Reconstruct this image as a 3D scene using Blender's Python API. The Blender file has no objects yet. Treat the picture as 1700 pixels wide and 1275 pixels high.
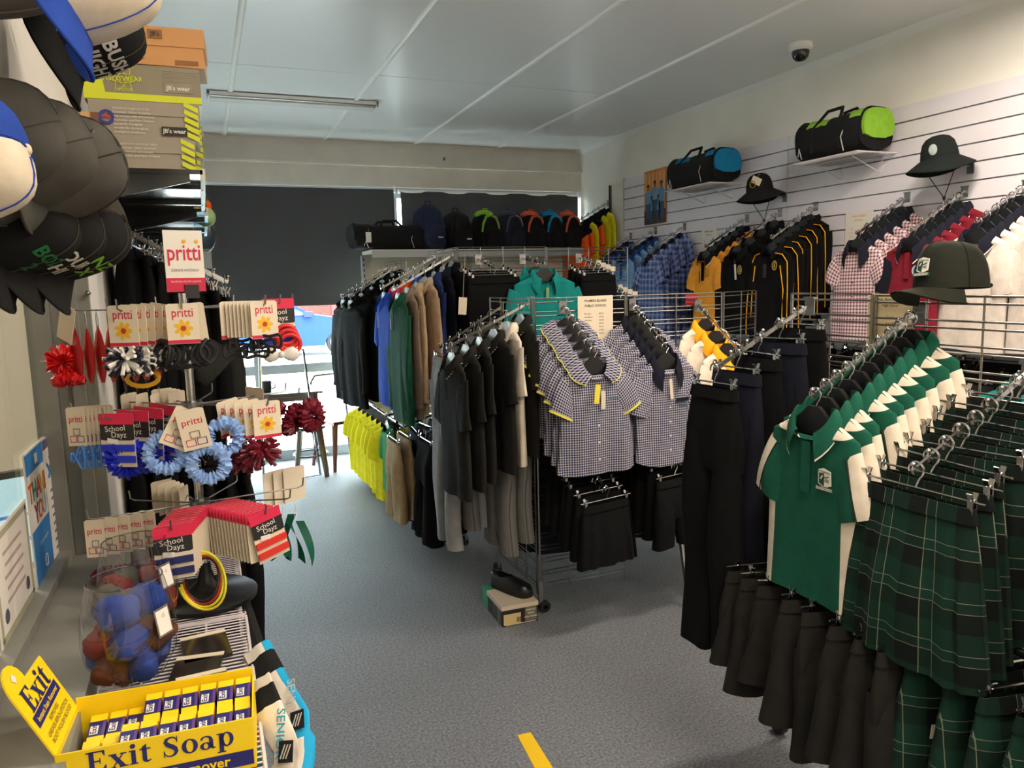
import bpy, math, random
from mathutils import Matrix, Vector
random.seed(7)
R3 = math.radians
PI = math.pi
# ---------------------------------------------------------------- camera
CAM_H = 1.70
F_PX = 1250.0
ROT = ((0.92608034, -0.07239122, 0.37031704), (-0.37654956, -0.11436222, 0.91931045), (-0.02419973, -0.99079806, -0.13316749))
scene = bpy.context.scene
C = scene.collection
cam_data = bpy.data.cameras.new('camera')
cam = bpy.data.objects.new('camera', cam_data)
C.objects.link(cam)
cam_data.sensor_width = 36.0
cam_data.lens = F_PX / 1700.0 * 36.0
cam_data.clip_start = 0.02
cam_data.clip_end = 200
cam.matrix_world = Matrix(((ROT[0][0], -ROT[0][1], -ROT[0][2], 0), (ROT[1][0], -ROT[1][1], -ROT[1][2], 0), (ROT[2][0], -ROT[2][1], -ROT[2][2], CAM_H), (0, 0, 0, 1)))
scene.camera = cam
# ---------------------------------------------------------------- world and exposure
world = bpy.data.worlds.new('sky')
scene.world = world
world.use_nodes = True
wn = world.node_tree.nodes['Background']
wn.inputs[0].default_value = (0.78, 0.91, 1.0, 1)
wn.inputs[1].default_value = 21.0
vs = scene.view_settings
vs.view_transform = 'Standard'
vs.look = 'None'
vs.exposure = 0.2
vs.gamma = 1.0
vs.use_curve_mapping = False
def area_light(name, loc, rot, sx, sy, watts, col):
    d = bpy.data.lights.new(name, 'AREA')
    d.shape = 'RECTANGLE'
    d.size = sx
    d.size_y = sy
    d.energy = watts
    d.color = col
    o = bpy.data.objects.new(name, d)
    C.objects.link(o)
    o.location = loc
    o.rotation_euler = rot
    return o
# sun from behind the building: the street beyond the awning shade is in full sun
sd = bpy.data.lights.new('sun', 'SUN'); sd.energy = 8.0; sd.angle = R3(0.6); sd.color = (1.0, 0.97, 0.9)
so_ = bpy.data.objects.new('sun', sd); C.objects.link(so_); so_.rotation_euler = (R3(42), 0, R3(-12))
# ceiling tube fittings of the shop (their casings are built with the ceiling)
TUBES = [(1.15, 0.8), (2.75, 2.25), (0.9, -1.0), (2.9, -0.3)]
TUBE_W = 38
TUBE_COL = (1.0, 0.87, 0.72)
for (tx, ty) in TUBES:
    area_light('tube_light', (tx, ty, 3.03), (0, 0, 0), 1.15, 0.16, TUBE_W * (1.3 if ty > 2 else 0.85), TUBE_COL)
area_light('office_light', (-1.3, 3.3, 2.7), (0, 0, 0), 0.8, 0.3, 45, (1.0, 0.9, 0.78))

# ---------------------------------------------------------------- pixel helpers: a photo pixel on a real plane
def _ray(px, py):
    d = (px - 850.0, py - 637.5, F_PX)
    return [sum(ROT[i][k] * d[k] for k in range(3)) for i in range(3)]
def AX(px, py, X):
    r = _ray(px, py); t = X / r[0]; return Vector((X, r[1] * t, CAM_H + r[2] * t))
def AY(px, py, Y):
    r = _ray(px, py); t = Y / r[1]; return Vector((r[0] * t, Y, CAM_H + r[2] * t))
def AZ(px, py, Z):
    r = _ray(px, py); t = (Z - CAM_H) / r[2]; return Vector((r[0] * t, r[1] * t, Z))
# ---------------------------------------------------------------- mesh builder
class MB:
    def __init__(self):
        self.v = []; self.f = []; self.m = []; self.t = []
    def add(self, verts, faces, mi=0, uvs=None):
        b = len(self.v)
        self.v += [tuple(p) for p in verts]
        if uvs is None:
            uvs = [(p[0], p[2]) for p in verts]
        self.t += uvs
        for i, f in enumerate(faces):
            self.f.append([b + k for k in f])
            self.m.append(mi[i] if isinstance(mi, list) else mi)
        return self
    def box(self, c, s, mi=0, M=None, taper=1.0):
        hx, hy, hz = s[0] / 2, s[1] / 2, s[2] / 2
        vs_ = []
        for z in (-1, 1):
            k = 1.0 if z < 0 else taper
            for (x, y) in ((-1, -1), (1, -1), (1, 1), (-1, 1)):
                p = Vector((x * hx * k, y * hy * k, z * hz))
                if M is not None: p = M @ p
                vs_.append((p[0] + c[0], p[1] + c[1], p[2] + c[2]))
        return self.add(vs_, [(3, 2, 1, 0), (4, 5, 6, 7), (0, 1, 5, 4), (1, 2, 6, 5), (2, 3, 7, 6), (3, 0, 4, 7)], mi)
    def bar(self, a, b, w, h, mi=0, up=(0, 0, 1)):
        a = Vector(a); b = Vector(b); d = b - a; L = d.length
        d.normalize(); u = Vector(up)
        if abs(d.dot(u)) > 0.98: u = Vector((1, 0, 0))
        s = d.cross(u).normalized(); u = s.cross(d)
        M = Matrix((s, d, u)).transposed()
        return self.box((a + b) / 2, (w, L, h), mi, M)
    def tube(self, pts, r, n=6, mi=0, closed=False, cap=True):
        P = [Vector(p) for p in pts]; k = len(P)
        rr = r if isinstance(r, (list, tuple)) else [r] * k
        rings = []; prev = None
        for i in range(k):
            if closed: d = P[(i + 1) % k] - P[i - 1]
            elif i == 0: d = P[1] - P[0]
            elif i == k - 1: d = P[-1] - P[-2]
            else: d = P[i + 1] - P[i - 1]
            if d.length < 1e-9: d = Vector((0, 0, 1))
            d.normalize()
            if prev is None:
                u = Vector((0, 0, 1)) if abs(d.z) < 0.9 else Vector((1, 0, 0))
            else: u = prev
            s = d.cross(u)
            if s.length < 1e-6: s = d.cross(Vector((0, 1, 0.1)))
            s.normalize(); u = s.cross(d); prev = u
            rings.append([P[i] + (s * math.cos(2 * PI * j / n) + u * math.sin(2 * PI * j / n)) * rr[i] for j in range(n)])
        vs_ = [p for ring in rings for p in ring]; fs = []
        for i in range(k if closed else k - 1):
            a = i * n; b = ((i + 1) % k) * n
            for j in range(n):
                j2 = (j + 1) % n
                fs.append((a + j2, a + j, b + j, b + j2))
        if cap and not closed:
            fs.append(tuple(range(n)))
            fs.append(tuple(reversed(range((k - 1) * n, k * n))))
        return self.add(vs_, fs, mi)
    def lathe(self, prof, n=24, c=(0, 0, 0), mi=0, sx=1, sy=1, a0=0, a1=2 * PI):
        full = abs(a1 - a0 - 2 * PI) < 1e-6
        cols = n if full else n + 1
        vs_ = []
        for (r, z) in prof:
            for j in range(cols):
                a = a0 + (a1 - a0) * j / n
                vs_.append((c[0] + r * math.cos(a) * sx, c[1] + r * math.sin(a) * sy, c[2] + z))
        fs = []
        for i in range(len(prof) - 1):
            for j in range(n):
                j2 = (j + 1) % cols
                fs.append((i * cols + j, i * cols + j2, (i + 1) * cols + j2, (i + 1) * cols + j))
        return self.add(vs_, fs, mi)
    def grid(self, rows, closed=False, mi=0, uvs=None, flip=False):
        n = len(rows[0]); vs_ = [p for r in rows for p in r]; fs = []; ms = []
        for i in range(len(rows) - 1):
            for j in range(n if closed else n - 1):
                j2 = (j + 1) % n
                q = (i * n + j, i * n + j2, (i + 1) * n + j2, (i + 1) * n + j)
                fs.append(q[::-1] if flip else q)
                ms.append(mi(i, j) if callable(mi) else mi)
        u = [p for r in uvs for p in r] if uvs else None
        return self.add(vs_, fs, ms, u)
    def prism(self, poly, y0, y1, mi=0, M=None, loc=(0, 0, 0)):
        n = len(poly); vs_ = [(x, y0, z) for (x, z) in poly] + [(x, y1, z) for (x, z) in poly]
        if M is not None: vs_ = [tuple(M @ Vector(p)) for p in vs_]
        vs_ = [(p[0] + loc[0], p[1] + loc[1], p[2] + loc[2]) for p in vs_]
        fs = [tuple(range(n)), tuple(range(2 * n - 1, n - 1, -1))]
        for i in range(n):
            j = (i + 1) % n
            fs.append((j, i, n + i, n + j))
        return self.add(vs_, fs, mi)
    def ball(self, c, rx, ry=None, rz=None, n=8, m=6, mi=0):
        ry = ry or rx; rz = rz or rx
        pr = [(max(1e-4, math.sin(PI * i / m)), -math.cos(PI * i / m)) for i in range(m + 1)]
        vs_ = []
        for (r, z) in pr:
            for j in range(n):
                a = 2 * PI * j / n
                vs_.append((c[0] + rx * r * math.cos(a), c[1] + ry * r * math.sin(a), c[2] + rz * z))
        fs = [(i * n + j, i * n + (j + 1) % n, (i + 1) * n + (j + 1) % n, (i + 1) * n + j) for i in range(m) for j in range(n)]
        return self.add(vs_, fs, mi)
    def mesh(self, name, mats, smooth=True, angle=38):
        me = bpy.data.meshes.new(name)
        me.from_pydata(self.v, [], self.f)
        if not isinstance(mats, (list, tuple)): mats = [mats]
        for k in mats: me.materials.append(k)
        nf = len(me.polygons)
        if nf == len(self.m): me.polygons.foreach_set('material_index', self.m)
        if smooth:
            me.polygons.foreach_set('use_smooth', [True] * nf)
        uvl = me.uv_layers.new(name='UVMap')
        buf = [0.0] * (2 * len(me.loops)); vi = [0] * len(me.loops)
        me.loops.foreach_get('vertex_index', vi)
        for i, k in enumerate(vi):
            buf[2 * i], buf[2 * i + 1] = self.t[k][0], self.t[k][1]
        uvl.data.foreach_set('uv', buf)
        me.update()
        if smooth:
            try: me.set_sharp_from_angle(angle=R3(angle))
            except Exception: pass
        return me
    def build(self, name, mats, parent=None, smooth=True, loc=None, M=None, angle=38):
        o = bpy.data.objects.new(name, self.mesh(name, mats, smooth, angle))
        C.objects.link(o)
        if parent is not None: setp(o, parent)
        if M is not None: o.matrix_basis = M
        elif loc is not None: o.location = loc
        return o
def tag(o, label=None, cat=None, group=None, kind=None):
    if label: o['label'] = label
    if cat: o['category'] = cat
    if group: o['group'] = group
    if kind: o['kind'] = kind
    return o
def thing(name, label, cat, loc=(0, 0, 0), rz=0, group=None):
    o = bpy.data.objects.new(name, None)
    C.objects.link(o)
    o.empty_display_size = 0.05
    o.location = loc
    o.rotation_euler = (0, 0, rz)
    return tag(o, label, cat, group)
def struct(name, mb, mats, parent=None, smooth=False):
    o = mb.build(name, mats, parent, smooth)
    if parent is None: o['kind'] = 'structure'
    return o
KIDS = {}
def setp(o, p):
    o.parent = p
    KIDS.setdefault(p.name, []).append(o)
def kids(o):
    return KIDS.get(o.name, [])
def copy_tree(o, parent=None):
    c = o.copy()
    C.objects.link(c)
    if parent is not None: setp(c, parent)
    else: c.parent = None
    for ch in kids(o): copy_tree(ch, c)
    return c
def delete_tree(o):
    for ch in kids(o): delete_tree(ch)
    KIDS.pop(o.name, None)
    bpy.data.objects.remove(o)
ORD = ['frontmost', 'second', 'third', 'fourth', 'fifth', 'sixth', 'seventh', 'eighth', 'ninth', 'tenth', 'eleventh', 'twelfth', 'thirteenth', 'fourteenth', 'fifteenth', 'sixteenth']
def nth(i, n, front='frontmost', back='rearmost', frm='from the front'):
    if i == 0: return front
    if i == n - 1: return back
    return ORD[i] + ' ' + frm
# ---------------------------------------------------------------- materials
def lin(c):
    return tuple(((x / 255.0) / 12.92 if x / 255.0 <= 0.04045 else ((x / 255.0 + 0.055) / 1.055) ** 2.4) for x in c[:3]) + (1.0,)
MATS = {}
def mat(name, col, rough=0.6, metal=0.0, spec=0.5, var=0.0, vscale=30, bump=0.0, bscale=200, alpha=1.0, emit=0.0, trans=0.0, coat=0.0):
    if name in MATS: return MATS[name]
    m = bpy.data.materials.new(name); m.use_nodes = True
    nt = m.node_tree; b = nt.nodes['Principled BSDF']
    b.inputs['Base Color'].default_value = lin(col)
    b.inputs['Roughness'].default_value = rough
    b.inputs['Metallic'].default_value = metal
    b.inputs['Specular IOR Level'].default_value = spec
    b.inputs['Alpha'].default_value = alpha
    b.inputs['Transmission Weight'].default_value = trans
    b.inputs['Coat Weight'].default_value = coat
    if emit:
        b.inputs['Emission Color'].default_value = lin(col); b.inputs['Emission Strength'].default_value = emit
    if var or bump:
        tc = nt.nodes.new('ShaderNodeTexCoord')
    if var:
        nz = nt.nodes.new('ShaderNodeTexNoise'); nz.inputs['Scale'].default_value = vscale; nz.inputs['Detail'].default_value = 4
        nt.links.new(tc.outputs['Object'], nz.inputs['Vector'])
        mx = nt.nodes.new('ShaderNodeMix'); mx.data_type = 'RGBA'
        l = lin(col)
        mx.inputs[6].default_value = tuple(min(1, x * (1 - var)) for x in l[:3]) + (1,)
        mx.inputs[7].default_value = tuple(min(1, x * (1 + var)) for x in l[:3]) + (1,)
        rp = nt.nodes.new('ShaderNodeMapRange'); rp.inputs[1].default_value = 0.3; rp.inputs[2].default_value = 0.7
        nt.links.new(nz.outputs['Fac'], rp.inputs[0]); nt.links.new(rp.outputs[0], mx.inputs[0])
        nt.links.new(mx.outputs[2], b.inputs['Base Color'])
    if bump:
        n2 = nt.nodes.new('ShaderNodeTexNoise'); n2.inputs['Scale'].default_value = bscale; n2.inputs['Detail'].default_value = 2
        nt.links.new(tc.outputs['Object'], n2.inputs['Vector'])
        bp = nt.nodes.new('ShaderNodeBump'); bp.inputs['Strength'].default_value = bump; bp.inputs['Distance'].default_value = 0.004
        nt.links.new(n2.outputs['Fac'], bp.inputs['Height']); nt.links.new(bp.outputs[0], b.inputs['Normal'])
    MATS[name] = m
    return m
def fab(name, col, rough=0.92):
    return mat(name, col, rough, 0, 0.25, var=0.10, vscale=22, bump=0.25, bscale=55)
class NT:
    """tiny node-math writer for the woven patterns"""
    def __init__(self, name, rough=0.9):
        self.m = bpy.data.materials.new(name); self.m.use_nodes = True
        self.nt = self.m.node_tree; self.b = self.nt.nodes['Principled BSDF']
        self.b.inputs['Roughness'].default_value = rough; self.b.inputs['Specular IOR Level'].default_value = 0.25
        uv = self.nt.nodes.new('ShaderNodeUVMap'); uv.uv_map = 'UVMap'
        sp = self.nt.nodes.new('ShaderNodeSeparateXYZ'); self.nt.links.new(uv.outputs[0], sp.inputs[0])
        self.u, self.v = sp.outputs[0], sp.outputs[1]
    def op(self, o, a, b=None):
        n = self.nt.nodes.new('ShaderNodeMath'); n.operation = o
        for i, x in enumerate((a, b)):
            if x is None: continue
            if isinstance(x, (int, float)): n.inputs[i].default_value = x
            else: self.nt.links.new(x, n.inputs[i])
        return n.outputs[0]
    def stripe(self, s, period, width, off=0.0):
        return self.op('LESS_THAN', self.op('FRACT', self.op('ADD', self.op('DIVIDE', s, period), 50.0 + off)), width)
    def mix(self, fac, a, b):
        n = self.nt.nodes.new('ShaderNodeMix'); n.data_type = 'RGBA'
        if isinstance(fac, (int, float)): n.inputs[0].default_value = fac
        else: self.nt.links.new(fac, n.inputs[0])
        for i, x in ((6, a), (7, b)):
            if isinstance(x, tuple): n.inputs[i].default_value = lin(x)
            else: self.nt.links.new(x, n.inputs[i])
        return n.outputs[2]
    def done(self, c):
        self.nt.links.new(c, self.b.inputs['Base Color']); MATS[self.m.name] = self.m; return self.m
def gingham(name, light, dark, period, duty=0.5, rot=0):
    g = NT(name)
    s = g.op('MULTIPLY', g.op('ADD', g.stripe(g.u, period, duty), g.stripe(g.v, period, duty)), 0.5)
    return g.done(g.mix(s, light, dark))
def plaid(name, base, dark, light, period):
    g = NT(name)
    c = g.mix(g.op('MULTIPLY', g.op('ADD', g.stripe(g.u, period, 0.45), g.stripe(g.v, period, 0.45)), 0.42), base, dark)
    l = g.op('MULTIPLY', g.op('MAXIMUM', g.stripe(g.u, period, 0.1, 0.3), g.stripe(g.v, period, 0.1, 0.3)), 0.75)
    l2 = g.op('MULTIPLY', g.op('MAXIMUM', g.stripe(g.u, period / 2, 0.12, 0.1), g.stripe(g.v, period / 2, 0.12, 0.1)), 0.35)
    return g.done(g.mix(g.op('MAXIMUM', l, l2), c, light))
def tartan(name, base, dark, line, period):
    g = NT(name)
    s = g.op('MULTIPLY', g.op('ADD', g.stripe(g.u, period, 0.4), g.stripe(g.v, period, 0.4)), 0.48)
    c = g.mix(s, base, dark)
    l = g.op('MAXIMUM', g.stripe(g.u, period, 0.014, 0.62), g.stripe(g.v, period, 0.014, 0.62))
    l2 = g.op('MAXIMUM', g.stripe(g.u, period, 0.014, 0.42), g.stripe(g.v, period, 0.014, 0.42))
    return g.done(g.mix(g.op('MULTIPLY', g.op('MAXIMUM', l, l2), 0.4), c, line))
def stripes(name, a, b, period, duty, horiz=True):
    g = NT(name)
    return g.done(g.mix(g.stripe(g.v if horiz else g.u, period, duty), a, b))
# shared materials
CHROME = mat('chrome', (190, 190, 190), 0.18, 1.0)
STEEL = mat('brushed_steel', (150, 150, 150), 0.35, 1.0)
WIRE = mat('grid_wire', (150, 148, 145), 0.3, 1.0)
BLACKP = mat('black_plastic', (22, 22, 23), 0.4)
HANGB = mat('black_hanger', (20, 20, 22), 0.35)
HANGW = mat('pale_hanger', (170, 185, 190), 0.35)
WHITEP = mat('white_paint', (225, 224, 220), 0.6, var=0.03, vscale=3)
PAPER = mat('paper', (228, 212, 188), 0.8)
WPAPER = mat('white_paper', (232, 226, 216), 0.8)
INK = mat('ink', (40, 38, 40), 0.8)
INKG = mat('grey_ink', (110, 105, 100), 0.8)
TAGM = mat('swing_tag', (222, 208, 185), 0.8)
# ---------------------------------------------------------------- flat lettering as mesh
TXT = {}
def text(s, size, m, parent, org, right, up, name='lettering', bold=0.0, align='CENTER', squash=1.0, spacing=1.0):
    key = (s, bold, align, spacing)
    if key not in TXT:
        cu = bpy.data.curves.new('lettering', 'FONT'); cu.body = s; cu.size = 1.0
        cu.align_x = align; cu.align_y = 'CENTER'; cu.offset = bold; cu.resolution_u = 2; cu.space_character = spacing
        tmp = bpy.data.objects.new('tmp', cu)
        me = bpy.data.meshes.new_from_object(tmp)
        bpy.data.objects.remove(tmp); bpy.data.curves.remove(cu)
        TXT[key] = me
    me = TXT[key].copy(); me.materials.clear(); me.materials.append(m)
    o = bpy.data.objects.new(name, me); C.objects.link(o); setp(o, parent)
    r = Vector(right).normalized(); u = Vector(up).normalized(); nn = r.cross(u).normalized(); u = nn.cross(r)
    o.matrix_basis = Matrix(((r.x * size * squash, u.x * size, nn.x, org[0]), (r.y * size * squash, u.y * size, nn.y, org[1]), (r.z * size * squash, u.z * size, nn.z, org[2]), (0, 0, 0, 1)))
    return o
def frame_M(org, x, z):
    """matrix whose local X and Z point along x and z"""
    x = Vector(x).normalized(); z = Vector(z); z = (z - x * z.dot(x)).normalized(); y = z.cross(x)
    return Matrix(((x.x, y.x, z.x, org[0]), (x.y, y.y, z.y, org[1]), (x.z, y.z, z.z, org[2]), (0, 0, 0, 1)))
# ================================================================ the room
XL, XR, YF, YB, ZC = -0.30, 3.96, 7.69, -1.8, 3.13
def carpet():
    m = bpy.data.materials.new('carpet'); m.use_nodes = True; nt = m.node_tree; b = nt.nodes['Principled BSDF']
    b.inputs['Roughness'].default_value = 0.62; b.inputs['Specular IOR Level'].default_value = 0.35; b.inputs['Sheen Weight'].default_value = 0.2; b.inputs['Sheen Roughness'].default_value = 0.4
    tc = nt.nodes.new('ShaderNodeTexCoord')
    n1 = nt.nodes.new('ShaderNodeTexNoise'); n1.inputs['Scale'].default_value = 95; n1.inputs['Detail'].default_value = 3
    n2 = nt.nodes.new('ShaderNodeTexNoise'); n2.inputs['Scale'].default_value = 1.6; n2.inputs['Detail'].default_value = 3
    r = nt.nodes.new('ShaderNodeValToRGB')
    r.color_ramp.elements[0].position = 0.32; r.color_ramp.elements[0].color = lin((92, 96, 104))
    r.color_ramp.elements[1].position = 0.7; r.color_ramp.elements[1].color = lin((146, 148, 152))
    mx = nt.nodes.new('ShaderNodeMix'); mx.data_type = 'RGBA'; mx.blend_type = 'MULTIPLY'; mx.inputs[0].default_value = 0.35
    for n in (n1, n2): nt.links.new(tc.outputs['Object'], n.inputs['Vector'])
    nt.links.new(n1.outputs['Fac'], r.inputs[0]); nt.links.new(r.outputs[0], mx.inputs[6]); nt.links.new(n2.outputs['Fac'], mx.inputs[7])
    nt.links.new(mx.outputs[2], b.inputs['Base Color'])
    bp = nt.nodes.new('ShaderNodeBump'); bp.inputs['Strength'].default_value = 0.5; bp.inputs['Distance'].default_value = 0.003
    nt.links.new(n1.outputs['Fac'], bp.inputs['Height']); nt.links.new(bp.outputs[0], b.inputs['Normal'])
    return m
struct('floor', MB().box((1.83, 2.945, -0.05), (4.6, 9.7, 0.1)), carpet())
CEILM = mat('ceiling_paint', (240, 242, 242), 0.32, 0, 0.5)
DARKGAP = mat('joint_grey', (120, 120, 118), 0.9)  # plain grey of the slab seen in the sheet joints, also the cable clip
WALLM = mat('wall_plaster', (240, 236, 227), 0.7, var=0.03, vscale=4)
ceil = struct('ceiling', MB().box((1.83, 2.945, ZC + 0.06), (4.6, 9.8, 0.1)), DARKGAP)
xs = [-0.31, 0.285, 1.195, 2.105, 3.006, 3.97]; ys = [-1.85, 0.52, 2.92, 5.32, 7.72]
for i in range(5):
    for j in range(4):
        w = xs[i + 1] - xs[i] - 0.006; d = ys[j + 1] - ys[j] - 0.008
        MB().box(((xs[i] + xs[i + 1]) / 2, (ys[j] + ys[j + 1]) / 2, ZC + 0.004), (w, d, 0.012)).build('ceiling_sheet', CEILM, ceil, False)
BATM = mat('batten_white', (248, 248, 246), 0.4)
for x in xs[1:5]:
    for j in range(4):
        MB().prism([(0.019 * math.cos(q), -0.016 * math.sin(q)) for q in [i * PI / 6 for i in range(7)]], ys[j] + 0.002, ys[j + 1] - 0.002, loc=(x, 0, ZC - 0.002)).build('batten', BATM, ceil)
# walls
wl = MB()
wl.box((-0.375, 0.325, 2.5), (0.15, 4.25, 1.28)).box((-0.375, 0.325, 0.465), (0.15, 4.25, 0.93)).box((-0.375, 5.12, 1.565), (0.15, 5.34, 3.13))
struct('wall_left', wl, WALLM)
struct('wall_right', MB().box((XR + 0.07, 2.945, 1.565), (0.14, 9.7, 3.13)), WALLM)
struct('wall_back', MB().box((1.83, YB - 0.06, 1.565), (4.6, 0.12, 3.13)), WALLM)
struct('trim_1', MB().prism([(0, 0), (-0.045, 0), (-0.035, -0.012), (-0.012, -0.035), (0, -0.045)], YB, YF, loc=(XR, 0, ZC)), BATM)
# far wall: header beams over the shop window
BEAM = mat('beam_paint', (222, 214, 202), 0.65, var=0.05, vscale=5)
wf = MB()
wf.box((1.83, 7.76, 3.0), (4.6, 0.14, 0.26), 0).box((1.83, 7.735, 2.78), (4.6, 0.19, 0.2), 0).box((1.83, 7.71, 2.886), (4.6, 0.24, 0.016), 0)
wf.box((1.83, 7.78, 2.67), (4.6, 0.1, 0.05), 0)
far = struct('wall_far', wf, BEAM)
MB().box((1.97, 7.685, 2.935), (0.03, 0.01, 0.07)).build('patch_plate', BEAM, far, False)
MB().tube([(2.4, 7.688, 3.05), (2.4, 7.688, 2.9)], 0.003, 5).build('cable', BEAM, far)
MB().box((2.4, 7.685, 2.985), (0.022, 0.016, 0.03)).build('cable_clip', DARKGAP, far, False)
ALU = mat('window_aluminium', (168, 176, 182), 0.4, 0.3)
wfr = MB()
wfr.box((1.83, 7.72, 0.05), (4.3, 0.07, 0.1)).box((1.83, 7.72, 0.91), (4.3, 0.07, 0.09)).box((1.83, 7.72, 2.62), (4.3, 0.07, 0.08))
VX = [-0.27, 0.43, 1.855, 3.1, 3.93]
for x in VX: wfr.box((x, 7.72, 1.35), (0.055, 0.068, 2.6))
win = struct('window_1', wfr, ALU)
def glassm(name, tint=(0.95, 0.98, 0.97), rough=0.0, fac=0.035):
    m = bpy.data.materials.new(name); m.use_nodes = True; nt = m.node_tree
    nt.nodes.remove(nt.nodes['Principled BSDF'])
    t = nt.nodes.new('ShaderNodeBsdfTransparent'); t.inputs[0].default_value = tint + (1,)
    g = nt.nodes.new('ShaderNodeBsdfGlossy'); g.inputs['Roughness'].default_value = rough
    lw = nt.nodes.new('ShaderNodeLayerWeight'); lw.inputs[0].default_value = 0.5
    pw = nt.nodes.new('ShaderNodeMath'); pw.operation = 'POWER'; nt.links.new(lw.outputs['Facing'], pw.inputs[0]); pw.inputs[1].default_value = 5.0
    fr = nt.nodes.new('ShaderNodeMath'); fr.operation = 'MULTIPLY_ADD'; nt.links.new(pw.outputs[0], fr.inputs[0]); fr.inputs[1].default_value = 0.75; fr.inputs[2].default_value = fac
    mx = nt.nodes.new('ShaderNodeMixShader')
    nt.links.new(fr.outputs[0], mx.inputs[0]); nt.links.new(t.outputs[0], mx.inputs[1]); nt.links.new(g.outputs[0], mx.inputs[2])
    nt.links.new(mx.outputs[0], nt.nodes['Material Output'].inputs[0]); MATS[name] = m
    return m
PANE = glassm('window_glass')
for a, b in zip(VX[:-1], VX[1:]):
    for z0, z1 in ((0.1, 0.865), (0.955, 2.58)):
        MB().box(((a + b) / 2, 7.725, (z0 + z1) / 2), (b - a - 0.05, 0.006, z1 - z0)).build('pane', PANE, win, False)
# roller blinds
BLIND = mat('blind_fabric', (66, 66, 68), 0.85, var=0.06, vscale=2.5)
def blind(x0, x1, z0, z1, y, label, tube_vis):
    t = thing('roller_blind', label, 'blind', ((x0 + x1) / 2, y, z1), 0, 'shop window blinds')
    w = (x1 - x0) / 2; rows = []; n = 30
    for i in range(13):
        z = -(z1 - z0) * i / 12; k = i / 12.0
        rows.append([(-w + 2 * w * j / n, 0.012 * k * math.sin(j * 0.55 + k * 2.2) * math.sin(k * 2 + 0.4) + 0.006 * math.sin(j * 0.9 - 3 * k), z) for j in range(n + 1)])
    MB().grid(rows).grid([[(p[0], p[1] + 0.004, p[2]) for p in r] for r in rows]).build('blind_sheet', BLIND, t)
    MB().box((0, 0.002, -(z1 - z0) - 0.008), (2 * w, 0.014, 0.02)).build('bottom_bar', BLIND, t, False)
    if tube_vis:
        MB().tube([(-w - 0.02, 0.02, 0.0), (w + 0.02, 0.02, 0.0)], 0.022, 10).build('roller_tube', BATM, t)
    else:
        MB().box((0, 0.0, 0.006), (2 * w, 0.03, 0.008)).build('head_rail', ALU, t, False)
    MB().box((w + 0.012, 0.02, 0.0), (0.016, 0.05, 0.06)).build('end_bracket', BATM, t, False)
    return t
blind(-0.26, 1.835, 1.545, 2.655, 7.60, 'wide dark grey roller blind pulled half down over the left window', False)
blind(1.905, 3.90, 1.30, 2.64, 7.60, 'dark grey roller blind with white tube behind the row of backpacks', True)
# reveal strip of wall at the right end of the window
struct('trim_2', MB().box((3.945, 7.64, 1.35), (0.03, 0.1, 2.66)), BATM)
# ---------------------------------------------------------------- slatwall
SLAT = mat('slat_board', (230, 225, 233), 0.42, var=0.015, vscale=3)
GROOVE = mat('slat_groove', (150, 150, 152), 0.3, 0.85)
sw_ = struct('wall_slatboard', MB().box((3.953, 3.13, 1.4), (0.012, 7.06, 2.57)), GROOVE)
sw_['kind'] = 'structure'
for (y1, y0) in ((6.66, 4.38), (4.377, 1.985), (1.982, -0.4)):
    me = MB().box((0, 0, 0), (0.018, y1 - y0 - 0.002, 0.091)).mesh('slat', SLAT, False)
    for k in range(19):
        o = bpy.data.objects.new('slat', me); C.objects.link(o); o.parent = sw_
        o.location = (3.938, (y0 + y1) / 2, 2.64 - k * 0.0997)
struct('trim_3', MB().box((3.937, 6.665, 1.78), (0.024, 0.008, 1.83)), mat('slat_edge', (190, 190, 200), 0.5))
# ---------------------------------------------------------------- service window in the left wall
JAMB = mat('grey_joinery', (136, 136, 128), 0.5, var=0.04, vscale=6)
wj = MB()
wj.box((-0.375, 2.437, 1.405), (0.15, 0.022, 0.91))
wj.box((-0.425, 2.405, 1.405), (0.055, 0.045, 0.91)).box((-0.345, 2.42, 1.405), (0.03, 0.03, 0.91))
wj.box((-0.38, 0.325, 0.94), (0.2, 4.25, 0.025)).box((-0.27, 0.325, 0.925), (0.02, 4.25, 0.06)).box((-0.425, 0.325, 0.965), (0.05, 4.2, 0.03))
wj.box((-0.375, 0.325, 1.85), (0.15, 4.25, 0.03))
w2 = struct('window_2', wj, JAMB)
MB().box((-0.44, 0.3, 1.4), (0.006, 4.2, 0.87)).build('pane', PANE, w2, False)
struct('trim_4', MB().box((-0.297, 2.465, 1.56), (0.03, 0.04, 3.1)), BATM)
tag(MB().tube([(-0.30, 2.445, 1.70), (-0.30, 2.41, 1.70)], 0.004, 6).ball((-0.30, 2.408, 1.70), 0.007).build('wall_screw', STEEL), 'small steel screw sticking out of the white post', 'screw')
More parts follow.
